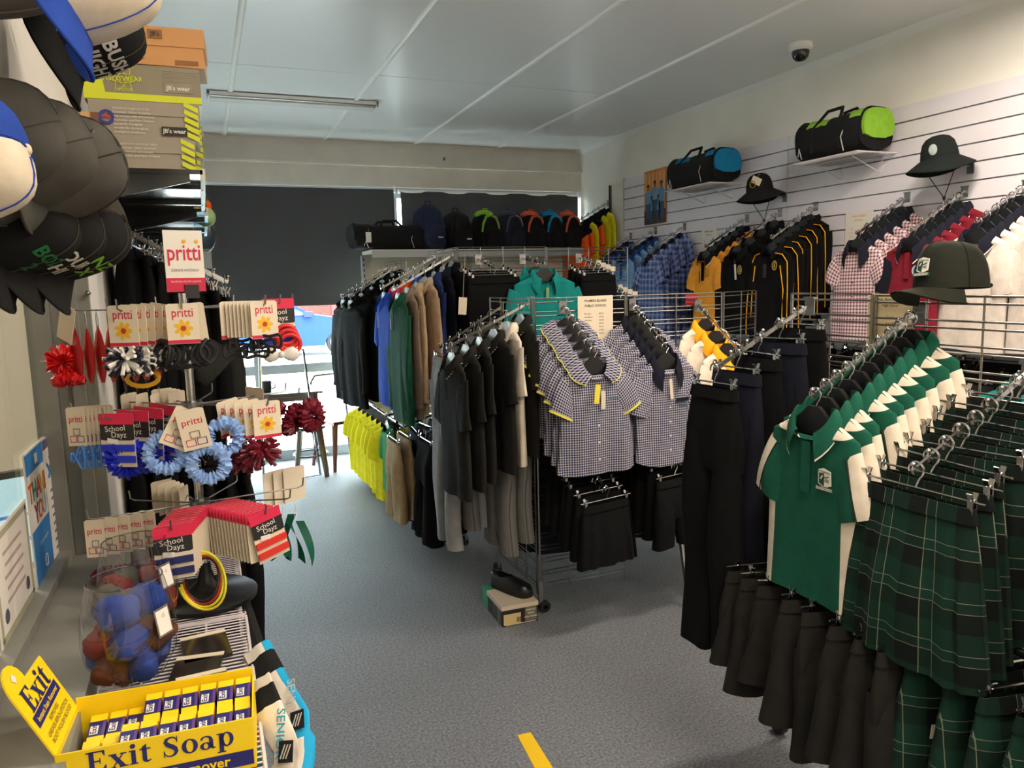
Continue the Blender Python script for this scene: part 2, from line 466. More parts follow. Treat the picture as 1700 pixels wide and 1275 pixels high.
# office behind the service window
OFF = mat('office_paint', (214, 206, 190), 0.7)
struct('wall_office_side', MB().box((-2.6, 1.6, 1.5), (0.1, 7.0, 3.1)), OFF)
struct('wall_office_far', MB().box((-1.5, 5.1, 1.5), (2.1, 0.1, 3.1)), OFF)
struct('wall_office_near', MB().box((-1.5, -1.9, 1.5), (2.1, 0.1, 3.1)), OFF)
struct('ceiling_office', MB().box((-1.5, 1.6, 3.0), (2.1, 7.0, 0.1)), OFF)
struct('floor_office', MB().box((-1.5, 1.6, -0.05), (2.1, 7.0, 0.1)), OFF)
p = AX(12, 870, -0.62)
t = thing('monitor', 'black computer monitor with bright page seen through the service window', 'monitor', (p.x, p.y, 0), R3(25))
MB().box((0, 0.02, p.z), (0.5, 0.03, 0.32)).build('casing', BLACKP, t, False)
MB().box((0, 0.002, p.z), (0.46, 0.004, 0.28)).build('screen', mat('screen_glow', (190, 225, 235), 0.4, emit=0.9), t, False)
MB().box((-0.02, -0.0015, p.z + 0.02), (0.4, 0.002, 0.01)).box((0.0, -0.0015, p.z - 0.06), (0.3, 0.002, 0.012)).build('screen_text_bar', mat('screen_blue', (60, 120, 220), 0.4, emit=0.5), t, False)
MB().box((0, 0.05, p.z - 0.24), (0.06, 0.03, 0.2)).box((0, 0.05, p.z - 0.34), (0.22, 0.16, 0.012)).build('foot', BLACKP, t, False)
tag(MB().box((-0.85, p.y + 0.05, p.z - 0.37), (0.7, 0.9, 0.04)).box((-0.85, p.y + 0.05, (p.z - 0.39) / 2), (0.6, 0.04, p.z - 0.39)).build('office_desk', mat('desk_top', (150, 140, 125), 0.5), None, False), 'beige office desk under the computer monitor behind glass', 'desk')
# ---------------------------------------------------------------- ceiling fittings
DIFF = mat('tube_diffuser', (226, 226, 222), 0.35)
def fitting(x, y, label, lit):
    t = thing('ceiling_light', label, 'light', (x, y, ZC), 0, 'ceiling tube fittings')
    MB().box((0, 0, -0.02), (1.24, 0.2, 0.025)).prism([(-0.62, 0), (-0.62, -0.05), (-0.605, -0.05), (-0.605, 0)], -0.1, 0.1).prism([(0.605, 0), (0.605, -0.05), (0.62, -0.05), (0.62, 0)], -0.1, 0.1).build('casing', BATM, t, False)
    MB().prism([(-0.075, -0.02), (0.075, -0.02), (0.06, -0.05), (-0.06, -0.05)], -0.6, 0.6, 0, Matrix.Rotation(R3(90), 3, 'Z')).build('diffuser', DIFF if not lit else mat('lit_diffuser', (255, 236, 205), 0.4, emit=2.0), t, False)
    for s in (-1, 1):
        MB().tube([(-0.6, s * 0.088, -0.033), (0.6, s * 0.088, -0.033)], 0.009, 8).build('side_reflector', STEEL, t)
fitting(0.745, 6.13, 'long white unlit tube light fitting on the ceiling near the window', False)
for i, (tx, ty) in enumerate(TUBES):
    fitting(tx, ty, ['lit ceiling tube light above the aisle', 'lit ceiling tube light above the green polo rack', 'lit ceiling tube light behind the viewer on the left', 'lit ceiling tube light behind the viewer on the right'][i], True)
t = thing('dome_camera', 'white security dome camera with dark glass bubble on the ceiling', 'camera', (3.55, 3.87, ZC))
MB().lathe([(0.001, 0), (0.07, 0), (0.072, -0.03), (0.062, -0.042), (0.05, -0.045)], 24).build('housing', BATM, t)
MB().lathe([(0.053, -0.042), (0.053, -0.06), (0.045, -0.085), (0.028, -0.102), (0.001, -0.108)], 24).build('bubble', mat('dark_bubble', (18, 20, 20), 0.05, 0, 0.8), t)
# ---------------------------------------------------------------- the street outside
struct('floor_street', MB().box((4, 20.0, -0.06), (60, 24.4, 0.1)), mat('street_concrete', (205, 203, 196), 0.9, var=0.06, vscale=0.8))
struct('trim_5', MB().box((4, 15.5, 0.02), (60, 0.3, 0.16)), mat('kerb', (196, 178, 130), 0.9))
BRICK = mat('red_brick', (92, 36, 28), 0.85, var=0.15, vscale=3)
bw = struct('wall_brick', MB().box((2.2, 27.1, 1.5), (4.6, 0.3, 3.2)), mat('mortar', (110, 100, 92), 0.9))
bme = MB().box((0, 0, 0), (0.5, 0.06, 0.19)).mesh('brick', BRICK, False)
for r in range(12):
    for k in range(9):
        o = bpy.data.objects.new('brick', bme); C.objects.link(o); o.parent = bw
        o.location = (0.2 + k * 0.53 + (r % 2) * 0.26 - 0.1, 26.93, 0.25 + r * 0.225)
tag(MB().box((4.02, 25.5, 1.4), (0.3, 0.3, 2.9)).box((4.02, 25.5, 2.9), (0.36, 0.36, 0.1)).build('red_post', mat('red_paint', (104, 20, 18), 0.5), None, False), 'square red post across the street beside the brick wall', 'post')
t = thing('street_fence', 'dark metal railing fence across the street right of the red post', 'fence', (4.3, 25.8, -0.135))
MB().box((1.5, 0, 0.25), (3.0, 0.04, 0.05)).build('rail', mat('fence_green', (60, 84, 74), 0.6), t, False)
MB().box((1.5, 0, 1.9), (3.0, 0.04, 0.05)).build('rail', mat('fence_green', (60, 84, 74), 0.6), t, False)
fme = MB().box((0, 0, 0), (0.035, 0.035, 1.85)).mesh('picket', MATS['fence_green'], False)
for k in range(18):
    o = bpy.data.objects.new('picket', fme); C.objects.link(o); o.parent = t; o.location = (0.1 + k * 0.165, 0, 1.05)
# car
CARB = mat('car_blue', (4, 40, 104), 0.35, 0, 0.25)
t = thing('parked_car', 'bright blue hatchback parked across the street outside the window', 'car', (3.1, 19.3, 0))
def carshell():
    prof = [(-3.9, 0.35), (-3.95, 0.8), (-3.7, 1.05), (-3.1, 1.42), (-2.3, 1.47), (-1.35, 1.42), (-0.55, 1.02), (0.45, 0.86), (0.72, 0.72), (0.78, 0.4), (0.7, 0.25), (0.36, 0.25)]
    for cx_ in (0.0, ):
        prof += [(cx_ + 0.36 * math.cos(a), 0.25 + 0.36 * math.sin(a)) for a in [i * PI / 8 for i in range(1, 8)]]
    prof += [(-0.36, 0.25), (-2.34, 0.25)] + [(-2.7 + 0.36 * math.cos(a), 0.25 + 0.36 * math.sin(a)) for a in [i * PI / 8 for i in range(1, 8)]] + [(-3.06, 0.25), (-3.8, 0.25)]
    m = MB(); L = []
    for (y, k, dz) in ((0.0, 1, 0), (0.06, 1, 0), (1.65, 1, 0), (1.7, 1, 0)):
        L.append([(x, y + (0.12 if zz > 1.0 and y < 0.5 else (-0.12 if zz > 1.0 else 0)), zz) for (x, zz) in prof])
    m.grid(L, closed=True)
    b = len(prof); m.f.append(list(range(b))); m.m.append(0); m.f.append(list(range(4 * b - 1, 3 * b - 1, -1))); m.m.append(0)
    return m
carshell().build('body', CARB, t, angle=30)
CG = mat('car_glass', (70, 84, 92), 0.1, 0, 0.7)
MB().prism([(-1.95, 1.0), (-1.95, 1.38), (-1.4, 1.35), (-0.72, 1.03)], 0.02, 0.1).build('side_window', CG, t, False)
MB().prism([(-3.4, 1.0), (-3.0, 1.34), (-2.05, 1.39), (-2.05, 1.0)], 0.02, 0.1).build('side_window', CG, t, False)
MB().box((-0.75, -0.06, 1.05), (0.2, 0.16, 0.13)).build('wing_mirror', mat('mirror_shell', (4, 24, 70), 0.3), t, False)
for cx_ in (0.0, -2.7):
    MB().lathe([(0.2, -0.1), (0.31, -0.09), (0.33, 0.0), (0.31, 0.09), (0.2, 0.1)], 24).build('tyre', mat('tyre', (12, 12, 13), 0.8), t, M=Matrix.Translation((cx_, 0.1, 0.33)) @ Matrix.Rotation(R3(90), 4, 'X'))
    w = MB().lathe([(0.001, -0.0), (0.06, -0.01)], 12)
    for k in range(8):
        a = k * PI / 4; w.bar((0, 0, 0), (0.21 * math.cos(a), 0.21 * math.sin(a), 0), 0.05, 0.03, 0)
    w.tube([(0.215 * math.cos(a), 0.215 * math.sin(a), 0) for a in [i * PI / 12 for i in range(24)]], 0.02, 6, closed=True)
    w.build('rim', mat('alloy', (110, 114, 118), 0.4, 0.3), t, M=Matrix.Translation((cx_, 0.0, 0.33)) @ Matrix.Rotation(R3(90), 4, 'X'))
# ================================================================ garment makers
# local frame of a hanging garment: origin = where its hook rests on the rail, width along X, front towards -Y
def sgn(x): return -1.0 if x < 0 else 1.0
def hook_pts(r=0.02, stem=-0.055):
    pts = [(r * math.cos(R3(a)), 0, r * math.sin(R3(a)) - r + 0.004) for a in range(195, -61, -25)]
    return pts + [(0.006, 0, -0.043), (0, 0, stem)]
def hanger(parent, sw, zt, zs, m, metal_hook=True):
    h = MB()
    w = sw - 0.02
    h.prism([(-w, zs - 0.016), (-w, zs + 0.004), (-0.05, zt + 0.004), (-0.018, zt + 0.032), (0.018, zt + 0.032), (0.05, zt + 0.004), (w, zs + 0.004), (w, zs - 0.016), (0.045, zt - 0.045), (-0.045, zt - 0.045)], -0.006, 0.006)
    o = h.build('hanger', m, parent, False)
    MB().tube(hook_pts(0.02, zt + 0.02), 0.0026, 6).build('hook', CHROME if metal_hook else m, o)
    return o
def clip_hanger(parent, w, z=-0.06):
    h = MB().tube([(-w, 0, z), (w, 0, z)], 0.0028, 6).build('hanger_bar', CHROME, parent)
    MB().tube(hook_pts(0.02, z), 0.0026, 6).build('hook', CHROME, h)
    for s in (-1, 1):
        c = MB()
        x = s * w * 0.82
        c.box((x, -0.006, z - 0.012), (0.013, 0.003, 0.032)).box((x, 0.006, z - 0.012), (0.013, 0.003, 0.032))
        c.box((x, -0.008, z + 0.012), (0.012, 0.003, 0.016), 0, Matrix.Rotation(R3(25), 3, 'X')).box((x, 0.008, z + 0.012), (0.012, 0.003, 0.016), 0, Matrix.Rotation(R3(-25), 3, 'X')).ball((x, 0, z + 0.002), 0.006, 0.008, 0.006, 8, 5)
        c.build('clip', CHROME, h, False)
    return h
def shirt_body(sw, L, cw, hw, T, zt, slope, nw, nd, amp, seed, zone=None, N=36, curve=0.0):
    rnd = random.Random(seed)
    ph = [rnd.uniform(0, 6.28) for _ in range(6)]; f1 = rnd.uniform(22, 32); f2 = rnd.uniform(45, 60)
    zs = zt - slope; za = zs - 0.17 * (sw / 0.2) - 0.02; zh = zt - L
    zz = [zh + (za - zh) * k / 8.0 for k in range(9)] + [za + (zs - za) * k / 4.0 for k in range(1, 5)] + [zs + slope * k / 4.0 for k in range(1, 5)]
    rows = []; uvs = []
    for z in zz:
        if z <= za + 1e-6:
            q = (z - zh) / (za - zh); w = hw + (cw - hw) * q; th = T * (1.05 - 0.1 * q)
        elif z <= zs + 1e-6:
            q = (z - za) / (zs - za); w = cw + (sw - cw) * q; th = T * 0.95 + (0.018 - T * 0.95) * q
        else:
            q = (z - zs) / slope; w = sw + (nw - sw) * q; th = 0.018 + (T - 0.012) * q
        k = max(0.0, min(1.0, (zs - z) / (zs - zh)))
        r = []; u = []
        for i in range(N):
            a = 2 * PI * i / N; c = math.cos(a); s = math.sin(a)
            x = w * sgn(c) * abs(c) ** 0.72; y = -th * sgn(s) * abs(s) ** 0.8
            fo = amp * k * (math.sin(x * f1 + ph[0] + z * 3) + 0.6 * math.sin(x * f2 + ph[1] - z * 2)) + amp * 0.7 * k * math.sin(z * 9 + ph[2] + x * 4)
            y += fo * (1.0 if s > 0 else 0.7)
            x += amp * 0.5 * k * math.sin(z * 8 + ph[3])
            zo = z
            if z > zs:
                q = (z - zs) / slope
                if s > 0: zo -= nd * s * q
                else: zo -= 0.012 * (-s) * q
            if curve and z < za:
                zo += curve * (1 - (z - zh) / (za - zh)) ** 2 * abs(c) ** 2
            zo += (amp * 0.5 * math.sin(x * 18 + ph[4]) if z == zh else 0)
            r.append((x, y, zo)); u.append((x + (0.5 if s < 0 else 0), zo))
        rows.append(r); uvs.append(u)
    m = MB()
    def mi(i, j):
        if zone is None: return 0
        a = 2 * PI * (j + 0.5) / N; c = math.cos(a)
        return zone(sgn(c) * abs(c) ** 0.72, (zz[i] + zz[i + 1]) / 2, math.sin(a) > 0, zs, za)
    m.grid(rows, True, mi, uvs, flip=True)
    return m, zs, za
def sleeve(side, sw, zs, L, th, ra, rb, seed, zone=None, bend=0.0, N=16):
    rnd = random.Random(seed + side); ph = rnd.uniform(0, 6.28)
    rows = []; uvs = []; K = 6
    c0 = Vector((side * (sw - 0.048), 0, zs - 0.052))
    for k in range(K + 1):
        q = k / K
        tt = th * (1 - bend * q)
        d = Vector((side * math.sin(tt), 0, -math.cos(tt))); e1 = Vector((side * math.cos(tt), 0, math.sin(tt)))
        cc = c0 + d * L * q + Vector((0, -0.012 * math.sin(q * 2.2) + (0.006 * math.sin(ph + 7 * q) if L > 0.3 else 0), 0))
        a_ = ra[0] + (ra[1] - ra[0]) * q; b_ = rb[0] + (rb[1] - rb[0]) * q
        r = []; u = []
        for i in range(N):
            a = 2 * PI * i / N
            p = cc + e1 * a_ * math.cos(a) + Vector((0, 1, 0)) * b_ * math.sin(a) * (1 + 0.2 * math.sin(ph + 3 * a + 4 * q))
            r.append(tuple(p)); u.append((a_ * math.cos(a) + (0.3 if math.sin(a) > 0 else 0), -L * q))
        rows.append(r); uvs.append(u)
    m = MB()
    m.grid(rows, True, (lambda i, j: zone(i / K, math.cos(2 * PI * (j + 0.5) / N))) if zone else 0, uvs, flip=(side > 0))
    return m
def sleeve_line(side, sw, zs, L, th, ra, rb, c, bend=0.35):
    pts = []
    for k in range(7):
        q = k / 6; tt = th * (1 - bend * q)
        d = Vector((side * math.sin(tt), 0, -math.cos(tt))); e1 = Vector((side * math.cos(tt), 0, math.sin(tt)))
        cc = Vector((side * (sw - 0.048), 0, zs - 0.052)) + d * L * q + Vector((0, -0.012 * math.sin(q * 2.2), 0))
        a_ = ra[0] + (ra[1] - ra[0]) * q; b_ = rb[0] + (rb[1] - rb[0]) * q
        pts.append(cc + e1 * a_ * c - Vector((0, 1, 0)) * (b_ * 1.12 * math.sqrt(1 - c * c) + 0.001))
    return pts
def collar(zt, nw, ny, nd, fall, tip, stand=0.028, gap=28, pipe=False, round_=False):
    rows = [[] for _ in range(5 if not pipe else 6)]; uv = [[] for _ in rows]
    n = 22
    for i in range(n + 1):
        b = R3(-180 + gap + (360 - 2 * gap) * i / n)
        px, py = nw * math.sin(b), ny * math.cos(b)
        f = max(0.0, -math.cos(b)); zb = zt - nd * f + 0.0
        o = Vector((math.sin(b), math.cos(b), 0)).normalized()
        endk = abs(i / n * 2 - 1) ** 3
        if round_: endk = -0.55 * abs(i / n * 2 - 1) ** 6
        fl = fall + tip * endk + (0.02 * f if round_ else 0)
        out = 0.012 + fl * (0.34 if not round_ else 0.95)
        dz = fl * (0.98 if not round_ else 0.5)
        P = [(px, py, zb - 0.01), (px * 1.02, py * 1.02, zb + stand * (1 - 0.5 * f)), (px + o.x * 0.008, py + o.y * 0.008, zb + stand * (1 - 0.5 * f) - 0.001)]
        e0 = Vector(P[2]); e1 = Vector((px + o.x * out * 1.0, py + o.y * (min(out, 0.010) if o.y > 0 else min(out, 0.014)), zb + stand * (1 - 0.5 * f) - dz - 0.006))
        ks = (0.5, 1.0) if not pipe else (0.5, 0.93, 1.0)
        for k in ks:
            q = e0.lerp(e1, k); q += Vector((o.x, o.y, 0)) * 0.006 * math.sin(k * PI)
            P.append(tuple(q))
        for r, u, pt in zip(rows, uv, P):
            r.append(pt); u.append((b * 0.08, pt[2]))
    m = MB()
    last = len(rows) - 2
    m.grid(rows, False, (lambda i, j: 1 if (pipe and i == last) else 0), uv)
    return m
def swing_tag(parent, x, y, z, w=0.03, h=0.06, m=None, rot=0.1):
    return MB().box((0, 0, -h / 2), (w, 0.001, h)).tube([(0, 0, 0), (0.002, 0, 0.03)], 0.0008, 4).build('swing_tag', m or TAGM, parent, False, M=Matrix.Translation((x, y, z)) @ Matrix.Rotation(rot, 4, 'Y'))
def crest(parent, kind, x, y, z, s=0.045):
    if kind == 'shield':
        W_ = mat('crest_white', (225, 222, 210), 0.8); G_ = mat('crest_green', (20, 70, 50), 0.8)
        o = MB().prism([(-0.5 * s, 0.5 * s), (-0.1 * s, 0.62 * s), (0.5 * s, 0.48 * s), (0.55 * s, -0.4 * s), (0, -0.62 * s), (-0.5 * s, -0.4 * s)], -0.0015, 0).box((0, -0.001, -0.68 * s), (1.45 * s, 0.003, 0.26 * s), 1).box((0, -0.0014, -0.68 * s), (1.3 * s, 0.003, 0.17 * s), 0).build('crest', [W_, G_], parent, False, loc=(x, y, z))
        MB().prism([(-0.42 * s, 0.3 * s), (-0.02 * s, 0.3 * s), (-0.02 * s, -0.52 * s), (-0.42 * s, -0.34 * s)], -0.0022, -0.0015).prism([(-0.45 * s, 0.46 * s), (0.42 * s, 0.42 * s), (0.42 * s, 0.31 * s), (-0.45 * s, 0.34 * s)], -0.0022, -0.0015).build('crest_field', G_, o, False)
        text('MACLEAN', 0.17 * s, W_, o, (0, -0.0025, 0.375 * s), (1, 0, 0), (0, 0, 1), bold=0.02)
        text('HIS', 0.26 * s, INK, o, (0.22 * s, -0.0025, -0.15 * s), (1, 0, 0), (0, 0, 1), bold=0.02)
        text('SHOULD WIN YEARS', 0.15 * s, G_, o, (0, -0.0033, -0.68 * s), (1, 0, 0), (0, 0, 1), bold=0.02)
        MB().tube([(-0.3 * s, -0.003, 0.1 * s), (-0.1 * s, -0.003, 0.2 * s), (0.1 * s, -0.003, 0.05 * s), (0.38 * s, -0.003, 0.16 * s)], 0.035 * s, 5, 1).tube([(-0.1 * s, -0.003, 0.18 * s), (-0.25 * s, -0.003, -0.05 * s)], 0.05 * s, 5, 0).build('crest_bird', [W_, G_], o)
    elif kind == 'round':
        o = MB().lathe([(0.001, 0), (s * 0.62, 0), (s * 0.62, 0.002)], 20).build('crest', mat('crest_rim', (205, 215, 225), 0.8), parent, False, M=Matrix.Translation((x, y, z)) @ Matrix.Rotation(R3(90), 4, 'X'))
        MB().lathe([(0.001, 0.0026), (s * 0.48, 0.0026)], 18).build('crest_field', mat('crest_sky', (70, 140, 185), 0.8), o, False)
        MB().prism([(-0.3 * s, -0.22 * s), (0.0, 0.32 * s), (0.3 * s, -0.22 * s)], -0.0005, 0.0005, 0, Matrix.Rotation(R3(90), 3, 'X'), (0, 0, 0.0032)).build('crest_sail', mat('crest_navy', (25, 35, 80), 0.8), o, False)
    elif kind == 'gold':
        o = MB().lathe([(s * 0.36, 0.001), (s * 0.52, 0.002), (s * 0.55, 0.0)], 18, sy=1.35).build('crest', mat('crest_gold', (170, 140, 50), 0.7), parent, False, M=Matrix.Translation((x, y, z)) @ Matrix.Rotation(R3(90), 4, 'X'))
        MB().prism([(-0.2 * s, -0.3 * s), (0.2 * s, -0.3 * s), (0.1 * s, 0.35 * s), (-0.1 * s, 0.35 * s)], -0.001, 0.0005).build('crest_figure', MATS['crest_gold'], o, False, M=Matrix.Rotation(R3(-90), 4, 'X'))
    elif kind == 'word':
        o = MB().box((0, 0, 0), (s * 1.2, 0.001, s * 0.08)).build('embroidery', mat('teal_thread', (50, 110, 130), 0.8), parent, False, loc=(x, y, z))
    return o
def buttons(parent, zs, y, m, x=0.0):
    for z in zs:
        MB().lathe([(0.001, 0.002), (0.0045, 0.002), (0.005, 0)], 8).build('button', m, parent, True, M=Matrix.Translation((x, y, z)) @ Matrix.Rotation(R3(90), 4, 'X'))
PIPEY_ = mat('yellow_piping', (225, 215, 80), 0.8)
def make_shirt(name, m_body, sw=0.19, L=0.62, cw=None, hw=None, T=0.03, slm=None, sl=0.2, sth=24, long=False, col=None, col_pipe=None, fall=0.04, tip=0.02, round_=False, zone=None, zmats=None, szone=None, cuff=None, placket=None, amp=0.006, seed=1, hang=None, nd=0.05, cr=None, tagm=None, label_neck=None, curve=0.0, btn=None, pocket=None, hood=False, btn_z=None):
    t = thing(name, '', 'shirt')
    cw = cw or sw * 1.06; hw = hw or sw * 1.08
    zt = -0.078; slope = sw * 0.3; nw = 0.062 if sw < 0.17 else 0.07
    bm, zs, za = shirt_body(sw, L, cw, hw, T, zt, slope, nw, nd, amp, seed, zone, curve=curve)
    bm.build('body', [m_body] + (zmats or []), t, angle=70)
    k = sw / 0.2
    if long: ra = (0.082 * k, 0.045); rb = (0.02, 0.022); th_ = R3(10); ln = 0.55 * k
    else: ra = (0.086 * k, 0.078 * k); rb = (0.016, 0.022); th_ = R3(sth); ln = sl
    for s in (-1, 1):
        so = sleeve(s, sw, zs, ln, th_, ra, rb, seed, szone, bend=0.35 if not long else 0.5).build('sleeve', [slm or m_body] + (zmats or []), t, angle=70)
        if cuff is not None:
            tt = th_ * (1 - (0.35 if not long else 0.5))
            so2 = MB(); d = Vector((s * math.sin(tt), 0, -math.cos(tt))); e1 = Vector((s * math.cos(tt), 0, math.sin(tt)))
            c0 = Vector((s * (sw - 0.048), 0, zs - 0.052)) + d * ln + Vector((0, -0.012 * math.sin(2.2), 0))
            rows = []
            for q in (-0.022 * (1.0 if cuff is not PIPEY_ else 0.35), 0.003):
                rows.append([tuple(c0 + d * q + e1 * (ra[1] + 0.003) * math.cos(2 * PI * i / 16) + Vector((0, 1, 0)) * (rb[1] + 0.005) * math.sin(2 * PI * i / 16)) for i in range(16)])
            so2.grid(rows, True, flip=(s > 0)).build('cuff', cuff, so)
    if col is not None:
        collar(zt, nw, T + 0.008, nd, fall, tip, pipe=col_pipe is not None, round_=round_).build('collar', [col, col_pipe or col], t, angle=60)
    if hood:
        MB().tube([(-nw, -0.03, zt - 0.02), (-nw * 0.9, 0.045, zt + 0.02), (0, 0.075, zt + 0.028), (nw * 0.9, 0.045, zt + 0.02), (nw, -0.03, zt - 0.02)], [0.018, 0.032, 0.04, 0.032, 0.018], 10).build('hood', m_body, t)
    yb = -T * 1.0 - 0.001
    if placket is not None:
        MB().box((0, 0, -0.07), (0.03, 0.004, 0.14)).build('placket', placket, t, False, M=Matrix.Translation((0, -T - 0.002, zt - nd - 0.005)) @ Matrix.Rotation(R3(-1.5), 4, 'X'))
    if btn is not None:
        buttons(t, btn_z or [zt - nd - 0.04, zt - nd - 0.10], -T * 1.05 - 0.006, btn)
    if label_neck is not None:
        o = MB().box((0, T * 0.5, zt - 0.03), (0.036, 0.002, 0.034)).build('neck_label', label_neck, t, False)
        text('PIPS', 0.012, WPAPER, o, (0, T * 0.5 - 0.0015, zt - 0.03), (1, 0, 0), (0, 0, 1))
    if pocket is not None:
        MB().box((sw * 0.45, -T * 1.08 - 0.002, zt - 0.2), (0.075, 0.003, 0.018)).build('pocket_trim', pocket, t, False)
    if cr is not None:
        crest(t, cr[0], cr[1], -T * 1.1 - 0.004, cr[2], cr[3])
    if tagm is not None:
        swing_tag(t, tagm[0], -T * 1.12 - 0.007, tagm[1], tagm[2], tagm[3], tagm[4], tagm[5])
    if hang is not None: hanger(t, sw, zt, zs, hang)
    return t
def make_bottom(name, kind, m, w=0.17, L=0.45, T=0.04, amp=0.006, seed=1, rise=0.24, band=None, tagm=None, pleats=0, flare=1.25, z0=-0.075, hang=True, bar_w=None, pinch=0.0, cat='shorts'):
    """kind: 'legs' (trousers and shorts) or 'skirt'"""
    t = thing(name, '', cat)
    rnd = random.Random(seed); ph = [rnd.uniform(0, 6.28) for _ in range(5)]
    N = 44 if kind == 'skirt' else 32
    rows = []; uvs = []
    zend = -L if kind == 'skirt' else -min(rise, L * 0.75)
    K = 10 if kind == 'skirt' else 6
    for k in range(K + 1):
        q = k / K; z = z0 + zend * q
        ww = w * (1 + ((flare - 1) * q ** 0.8 if kind == 'skirt' else 0.12 * min(1, q * 1.8)))
        if kind != 'skirt' and k == K: ww *= 0.97
        th = (0.010 + (T - 0.010) * min(1, q * 2.2)) * (0.8 if k == K else 1.0) if kind != 'skirt' else (0.010 + (T * 1.2 - 0.010) * min(1, q * 1.6))
        r = []; u = []
        for i in range(N):
            a = 2 * PI * i / N; c = math.cos(a); s = math.sin(a)
            x = ww * sgn(c) * abs(c) ** 0.75; y = -th * sgn(s) * abs(s) ** 0.8
            if pleats:
                zz = (x / ww * pleats + ph[0]) % 1.0
                y += (zz - 0.5) * 0.02 * min(1, q * 2) * (1 if s > 0 else -1)
            y += amp * min(1, q * 1.6) * (math.sin(x * 34 + ph[1] + 2.2 * q) + 0.5 * math.sin(x * 61 + ph[2]))
            zo = z + (amp * math.sin(x * 15 + ph[3]) if (k == K and kind == 'skirt') else 0)
            r.append((x, y, zo)); u.append((x * (1 if not pleats else w / ww * 1.1) + (0.4 if s < 0 else 0), zo))
        rows.append(r); uvs.append(u)
    b = MB(); b.grid(rows, True, 0, uvs)
    b.build('skirt_panel' if kind == 'skirt' else 'seat_panel', m, t, angle=65)
    if kind == 'legs':
        for sd in (-1, 1):
            rr = []; uu = []
            za = z0 + zend * 0.5; ze = z0 - L
            wt = w * 1.1
            for k in range(9):
                q = k / 8; z = za + (ze - za) * q
                lw = wt * 0.5 * (0.96 + 0.05 * min(1, q * 3) - pinch * q); cx_ = sd * (wt * 0.5 + 0.006 * q + 0.012 * q * q)
                r = []; u = []
                for i in range(18):
                    a = 2 * PI * i / 18; c = math.cos(a); s = math.sin(a)
                    x = cx_ + lw * sgn(c) * abs(c) ** 0.8; y = -T * (0.80 + 0.32 * min(1, q * 3)) * sgn(s) * abs(s) ** 0.85
                    y += amp * (math.sin(x * 37 + ph[1] + q * 3) + 0.8 * math.sin(z * 11 + ph[4] + sd))
                    x += amp * 0.8 * math.sin(z * 7 + ph[2])
                    r.append((x, y, z)); u.append((x + (0.4 if s < 0 else 0), z))
                rr.append(r); uu.append(u)
            g = MB(); g.grid(rr, True, 0, uu); g.build('leg', m, t, angle=65)
    wb = MB()
    wb.grid([[(x * 1.015, y * 1.25 + (0.0015 if y > 0 else -0.0015) + 0.0012 * math.sin(i * 2.1), z0 - dz) for i, (x, y, _) in enumerate(rows[0 if dz < 0.02 else 1])] for dz in (-0.004, 0.032)], True)
    wb.build('waistband', band or m, t, angle=65)
    if hang: clip_hanger(t, bar_w or w * 1.02, z0 + 0.018)
    if tagm is not None: swing_tag(t, tagm[0], -T - 0.012, tagm[1], tagm[2], tagm[3], tagm[4] if len(tagm) > 4 else None, 0.08)
    return t
def face_rot(dx, dy):
    """z rotation that turns a garment's front (-Y) towards (dx, dy)"""
    return math.atan2(dx, -dy)
def hang_row(protos, base, end, n, labels, cat, group, t0=0.1, t1=0.96, jit=5, turn=0.0, seed=3, dz=0.006, face=None, front_first=True):
    """copies of the given garments along a rail from its base to its outer end; index 0 = outermost"""
    rnd = random.Random(seed)
    base = Vector(base); end = Vector(end); d = end - base
    fr = face if face is not None else (d.x, d.y)
    out = []
    for i in range(n):
        q = t1 - (t1 - t0) * (i / max(1, n - 1)) if n > 1 else t1
        p = base + d * q
        src = protos[i] if i < len(protos) and isinstance(protos, list) and len(protos) >= n else protos[i % len(protos)]
        o = copy_tree(src)
        o.location = (p.x, p.y, p.z + dz)
        o.rotation_euler = (0, R3(rnd.uniform(-1.5, 1.5)), face_rot(*fr) + turn + R3(rnd.uniform(-jit, jit)))
        lab = labels[i] if isinstance(labels, list) else labels(i, n)
        tag(o, lab, cat, group)
        out.append(o)
    return out
PROTOS = []
def proto(o):
    PROTOS.append(o); return o
# ---------------------------------------------------------------- display arms and grids
def arm(base, end, label, n_knob=5, group='sloping display arms', bracket='plate', bar_w=0.012):
    base = Vector(base); end = Vector(end); d = end - base; rz = face_rot(d.x, d.y); L = math.hypot(d.x, d.y)
    t = thing('display_arm', label, 'display arm', base, rz, group)
    e = (0, -L, d.z)
    MB().bar((0, 0.0, -0.008), (e[0], e[1], e[2] - 0.008), 0.008, bar_w).build('bar', CHROME, t, False)
    for k in range(n_knob):
        q = (k + 1) / n_knob
        MB().tube([(0, -L * q, d.z * q - 0.002), (0, -L * q, d.z * q + 0.010)], 0.0028, 6).ball((0, -L * q, d.z * q + 0.012), 0.006, n=8, m=5).build('stop_knob', CHROME, t)
    MB().box((0, 0.004, -0.012), (0.042, 0.004, 0.06)).box((0, 0.006, 0.016), (0.046, 0.02, 0.006)).build('bracket', STEEL, t, False)
    return t
def rail_bar(a, b, label, r=0.011, name='hanging_rail'):
    a = Vector(a); b = Vector(b)
    t = thing(name, label, 'rail', a)
    MB().tube([(0, 0, -r), tuple(b - a - Vector((0, 0, r)))], r, 10).build('tube', CHROME, t)
    return t
